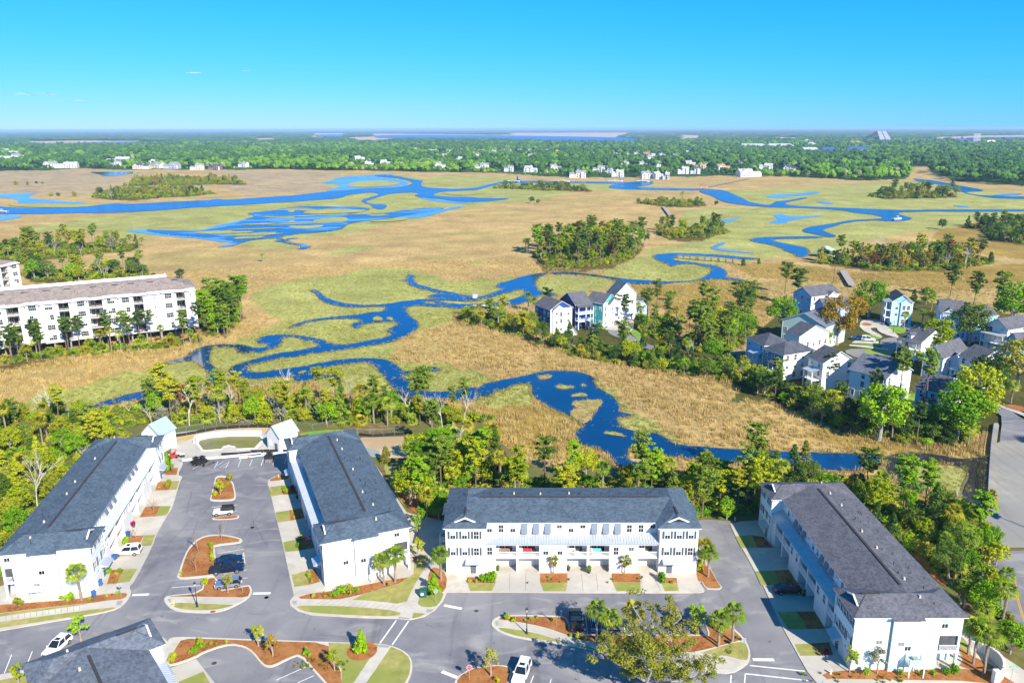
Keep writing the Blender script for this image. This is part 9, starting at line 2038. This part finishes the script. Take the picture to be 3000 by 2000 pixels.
grow('near', 125,330,1.25,1.0); grow('mid',330,470,1.9,.85)
ugp, ugm = [], 0
for zk_ in TZ:
    w_ = np.array([tuple(at('s',a, b_, MZ).xy) for a, b_ in TZ[zk_]]); a0,a1,b0,b1 = w_[:, 0].min(),w_[:, 0].max(),w_[:, 1].min(),w_[:, 1].max(); far_ = b0 > 700; n = int((a1 - a0) * (b1 - b0) / (14 if far_ else 4.5)); X, Y = R.uniform(a0,a1,n),R.uniform(b0,b1,n); k = inpoly(X, Y, [tuple(q) for q in w_]) & ~in_water(X, Y); ugp.append(np.stack([X[k], Y[k], np.full(k.sum(),MZ),np.full(k.sum(),1.5 if far_ else .95)], 1))
for pl in ([(-88,108),(-94,140),(-99,165),(-98,188),(-118,206),(-145,200),(-128,165),(-112,138),(-103,108)], [(-118,194),(-80,199),(-45,198),(-12,195),(-5,200),(-28,210),(-60,215),(-118,208)], [(-13,144),(37,143.5),(47,144.5),(47,162),(31,163),(14,164),(4,162),(-4,172),(-10,188),(-19,190),(-22,170),(-16,150)], [(47,145.5),(64,144),(71,140),(80,126),(94,138),(80,157),(66,165),(50,165)], [(73,139),(75,116),(79,108),(84,118),(93,135),(84,142)]):
    w_ = np.array(pl, float); a0,a1,b0,b1 = w_[:, 0].min(),w_[:, 0].max(),w_[:, 1].min(),w_[:, 1].max(); n = int((a1 - a0) * (b1 - b0) / 2.6); X, Y = R.uniform(a0,a1,n),R.uniform(b0,b1,n); k = inpoly(X, Y, pl); ugp.append(np.stack([X[k], Y[k], np.zeros(k.sum()),np.full(k.sum(),.75)], 1))
ugp = np.concatenate(ugp); n = len(ugp); s = ugp[:, 3] * R.uniform(.6,1.25,n)
def recol(me, key): m2 = me.copy(); m2.materials.clear(); m2.materials.append(LP_[key]); return m2
scatter('undergrowth', ugp[:, :3], R.uniform(0,6.28,n),np.stack([s, s, s * R.uniform(.7,1.2,n)], 1),[recol(SHRUBS[0], 'green'),recol(SHRUBS[1], 'lime'),recol(SHRUBS[1], 'yellow'),recol(SHRUBS[0], 'bright'),recol(SHRUBS[1], 'dark'),recol(PALMLOW[1][1], 'palm'),recol(SHRUBS[2], 'olive')])
for key in sorted({m[4] for m in MASS}):
    q = np.array([m[:4] for m in MASS if m[4] == key]); scatter('island_trees', q[:, :3], R.uniform(0,6.28,len(q)),np.stack([q[:, 3]] * 3,1),[(lambda me: (me.materials.__setitem__(1,LP_[key]),me)[1])(m.copy()) for m in JB])
# reeds leaning over the near banks
bk = np.concatenate([P_ for P_, q in zip(WOUT, WATERS) if P_[:, 1].min() < 560 and q[2] != 'shoal']); bk = bk[(bk[:, 1] > 150) & (bk[:, 1] < 620)]; bk = np.repeat(bk, 3,0) + R.normal(size=(len(bk) * 3,2)) * .9; n = len(bk); s = R.uniform(.35,.8,n)
scatter('bank_reeds', np.column_stack([bk, np.full(n, MZ)]),R.uniform(0,6.28,n),np.stack([s, s, s * .85], 1),[blades(1.2,.6,12,GRNL),blades(1.1,.6,12,TANL),blades(1.3,.5,12,GRNL)])
# grass standing along the islets and in the shallows of the pond
for i, P_ in enumerate(IOUT[10:19]):
    x0,x1,y0,y1 = P_[:, 0].min(),P_[:, 0].max(),P_[:, 1].min(),P_[:, 1].max(); n = int((x1 - x0) * (y1 - y0) * 2.2) + 6; X, Y = R.uniform(x0,x1,n),R.uniform(y0,y1,n); k = inpoly(X, Y, [tuple(q) for q in P_]); X, Y = X[k], Y[k]
    if len(X): s = R.uniform(.5,.95,len(X)); scatter('green_marsh_grass', np.stack([X, Y, np.full(len(X),MZ + .2)], 1),R.uniform(0,6.28,len(X)),np.stack([s, s, s * .8], 1),[blades(1.2,.7,14,GRNL),blades(1.0,.7,14,TANL)])

# ------------------------------------------------------------------ clouds
CLM, nt, bb = nodes_of('cloud_white'); nt.nodes.clear(); N, Lk = nt.nodes, nt.links
df = N.new('ShaderNodeBsdfDiffuse'); df.inputs[0].default_value = (.9,.9,.9,1); tl = N.new('ShaderNodeBsdfTranslucent'); tl.inputs[0].default_value = (.9,.9,.9,1); m1 = N.new('ShaderNodeMixShader'); Lk.new(df.outputs[0], m1.inputs[1]); Lk.new(tl.outputs[0], m1.inputs[2])
tp = N.new('ShaderNodeBsdfTransparent'); lw = N.new('ShaderNodeLayerWeight'); lw.inputs[0].default_value = .5; ns = N.new('ShaderNodeTexNoise'); ns.inputs['Scale'].default_value = .012; ns.inputs['Detail'].default_value = 5; gg = N.new('ShaderNodeNewGeometry'); Lk.new(gg.outputs['Position'], ns.inputs[0])
sb = N.new('ShaderNodeMath'); sb.operation = 'SUBTRACT'; sb.inputs[0].default_value = 1; Lk.new(lw.outputs['Facing'], sb.inputs[1]); mu = N.new('ShaderNodeMath'); mu.operation = 'MULTIPLY'; Lk.new(sb.outputs[0], mu.inputs[0]); Lk.new(ns.outputs[0], mu.inputs[1]); mr = N.new('ShaderNodeMapRange'); mr.inputs[1].default_value = .12; mr.inputs[2].default_value = .75; Lk.new(mu.outputs[0], mr.inputs[0])
m2 = N.new('ShaderNodeMixShader'); Lk.new(mr.outputs[0], m2.inputs[0]); Lk.new(tp.outputs[0], m2.inputs[1]); Lk.new(m1.outputs[0], m2.inputs[2]); o_ = N.new('ShaderNodeOutputMaterial'); Lk.new(m2.outputs[0], o_.inputs['Surface'])
for i, (x, y, w, h, tx) in enumerate(((567,214,34,8,'small bright white cloud puff alone in the blue sky'),(722,207,26,4,'faint thin cloud wisp right of the white puff'),(95,276,190,12,'long thin cloud streak low at the left edge'),(225,296,120,7,'faint thin streak below the long cloud streak'))):
    u = CM @ Vector(((x - 1500) / FOC, -(y - 1000) / FOC, -1)); u = u / u.y * 14000; c = Vector((u.x, u.y, CAMZ + u.z)); W = w * 14000 / FOC; Hh = h * 14000 / FOC; bm = bmesh.new()
    for j in range(9):
        g = bmesh.ops.create_icosphere(bm, subdivisions=2,radius=1); q = rnd.uniform(-.5,.5); s = (1 - abs(q) * 1.4) * rnd.uniform(.5,.9)
        for v in g['verts']: v.co = Vector((q * W + v.co.x * W * .22,v.co.y * W * .2,v.co.z * Hh * .42 * s + rnd.uniform(-.05,.05) * Hh))
    me = bpy.data.meshes.new('cloud'); bm.to_mesh(me); bm.free(); me.materials.append(CLM); tag(ob('cloud', me, None, tuple(c)),tx, 'cloud')

# ------------------------------------------------------------------ haze
HZ, nt, bb = nodes_of('sea_haze'); nt.nodes.clear(); N, Lk = nt.nodes, nt.links
vd = N.new('ShaderNodeVolumePrincipled'); vd.inputs['Color'].default_value = (.48,.74,1.0,1); vd.inputs['Density'].default_value = HAZE_D; vd.inputs['Anisotropy'].default_value = 0.0; vd.inputs['Density Attribute'].default_value = ''
o_ = N.new('ShaderNodeOutputMaterial'); Lk.new(vd.outputs[0], o_.inputs['Volume'])
stuff(MB().box(-60000,60000,-3000,60000,-3.0,80.0).obj('haze', HZ))

# ------------------------------------------------------------------ say which plant is which
rank = {}
info = []
bpy.context.view_layer.update()
for z, kind, col, o, s in TREES:
    u, v = proj(np.array([o.location.x]),np.array([o.location.y]),np.array([o.location.z])); info.append((z, kind, col, o, s, float(u[0]),float(v[0])))
groups = {}
for e in info: groups.setdefault((e[0], e[1], e[2]),[]).append(e)
for (z, kind, col),L_ in groups.items():
    L_.sort(key=lambda e: e[5]); nm, noun = KN[kind]; adj = ADJ.get(col, 'leafless pale' if kind == 'bare' else 'leafless' if kind == 'young' else 'green')
    if kind == 'bare': noun = 'tree'
    for i, e in enumerate(L_):
        n_ = len(L_); which = '' if n_ == 1 else (f', {ordinal(i + 1)} from left' if n_ > 2 else (', left one of two', ', right one of two')[i])
        size = 'small ' if e[4] < .65 else ('big ' if e[4] > 1.12 else '')
        if kind in ('shrub', 'tuft', 'lowpalm'): size = ''
        if kind == 'lowpalm': noun = 'palmetto'
        lab = f'{size}{adj} {noun}{which} {ZTXT[z]}'
        e[3]['label'] = lab; e[3]['category'] = {'pine': 'pine', 'broad': 'tree', 'cedar': 'tree', 'palm': 'palm', 'bare': 'tree', 'shrub': 'shrub', 'tuft': 'plant', 'young': 'tree', 'lowpalm': 'palmetto'}[kind]; e[3]['group'] = f'{noun}s {ZTXT[z]}'
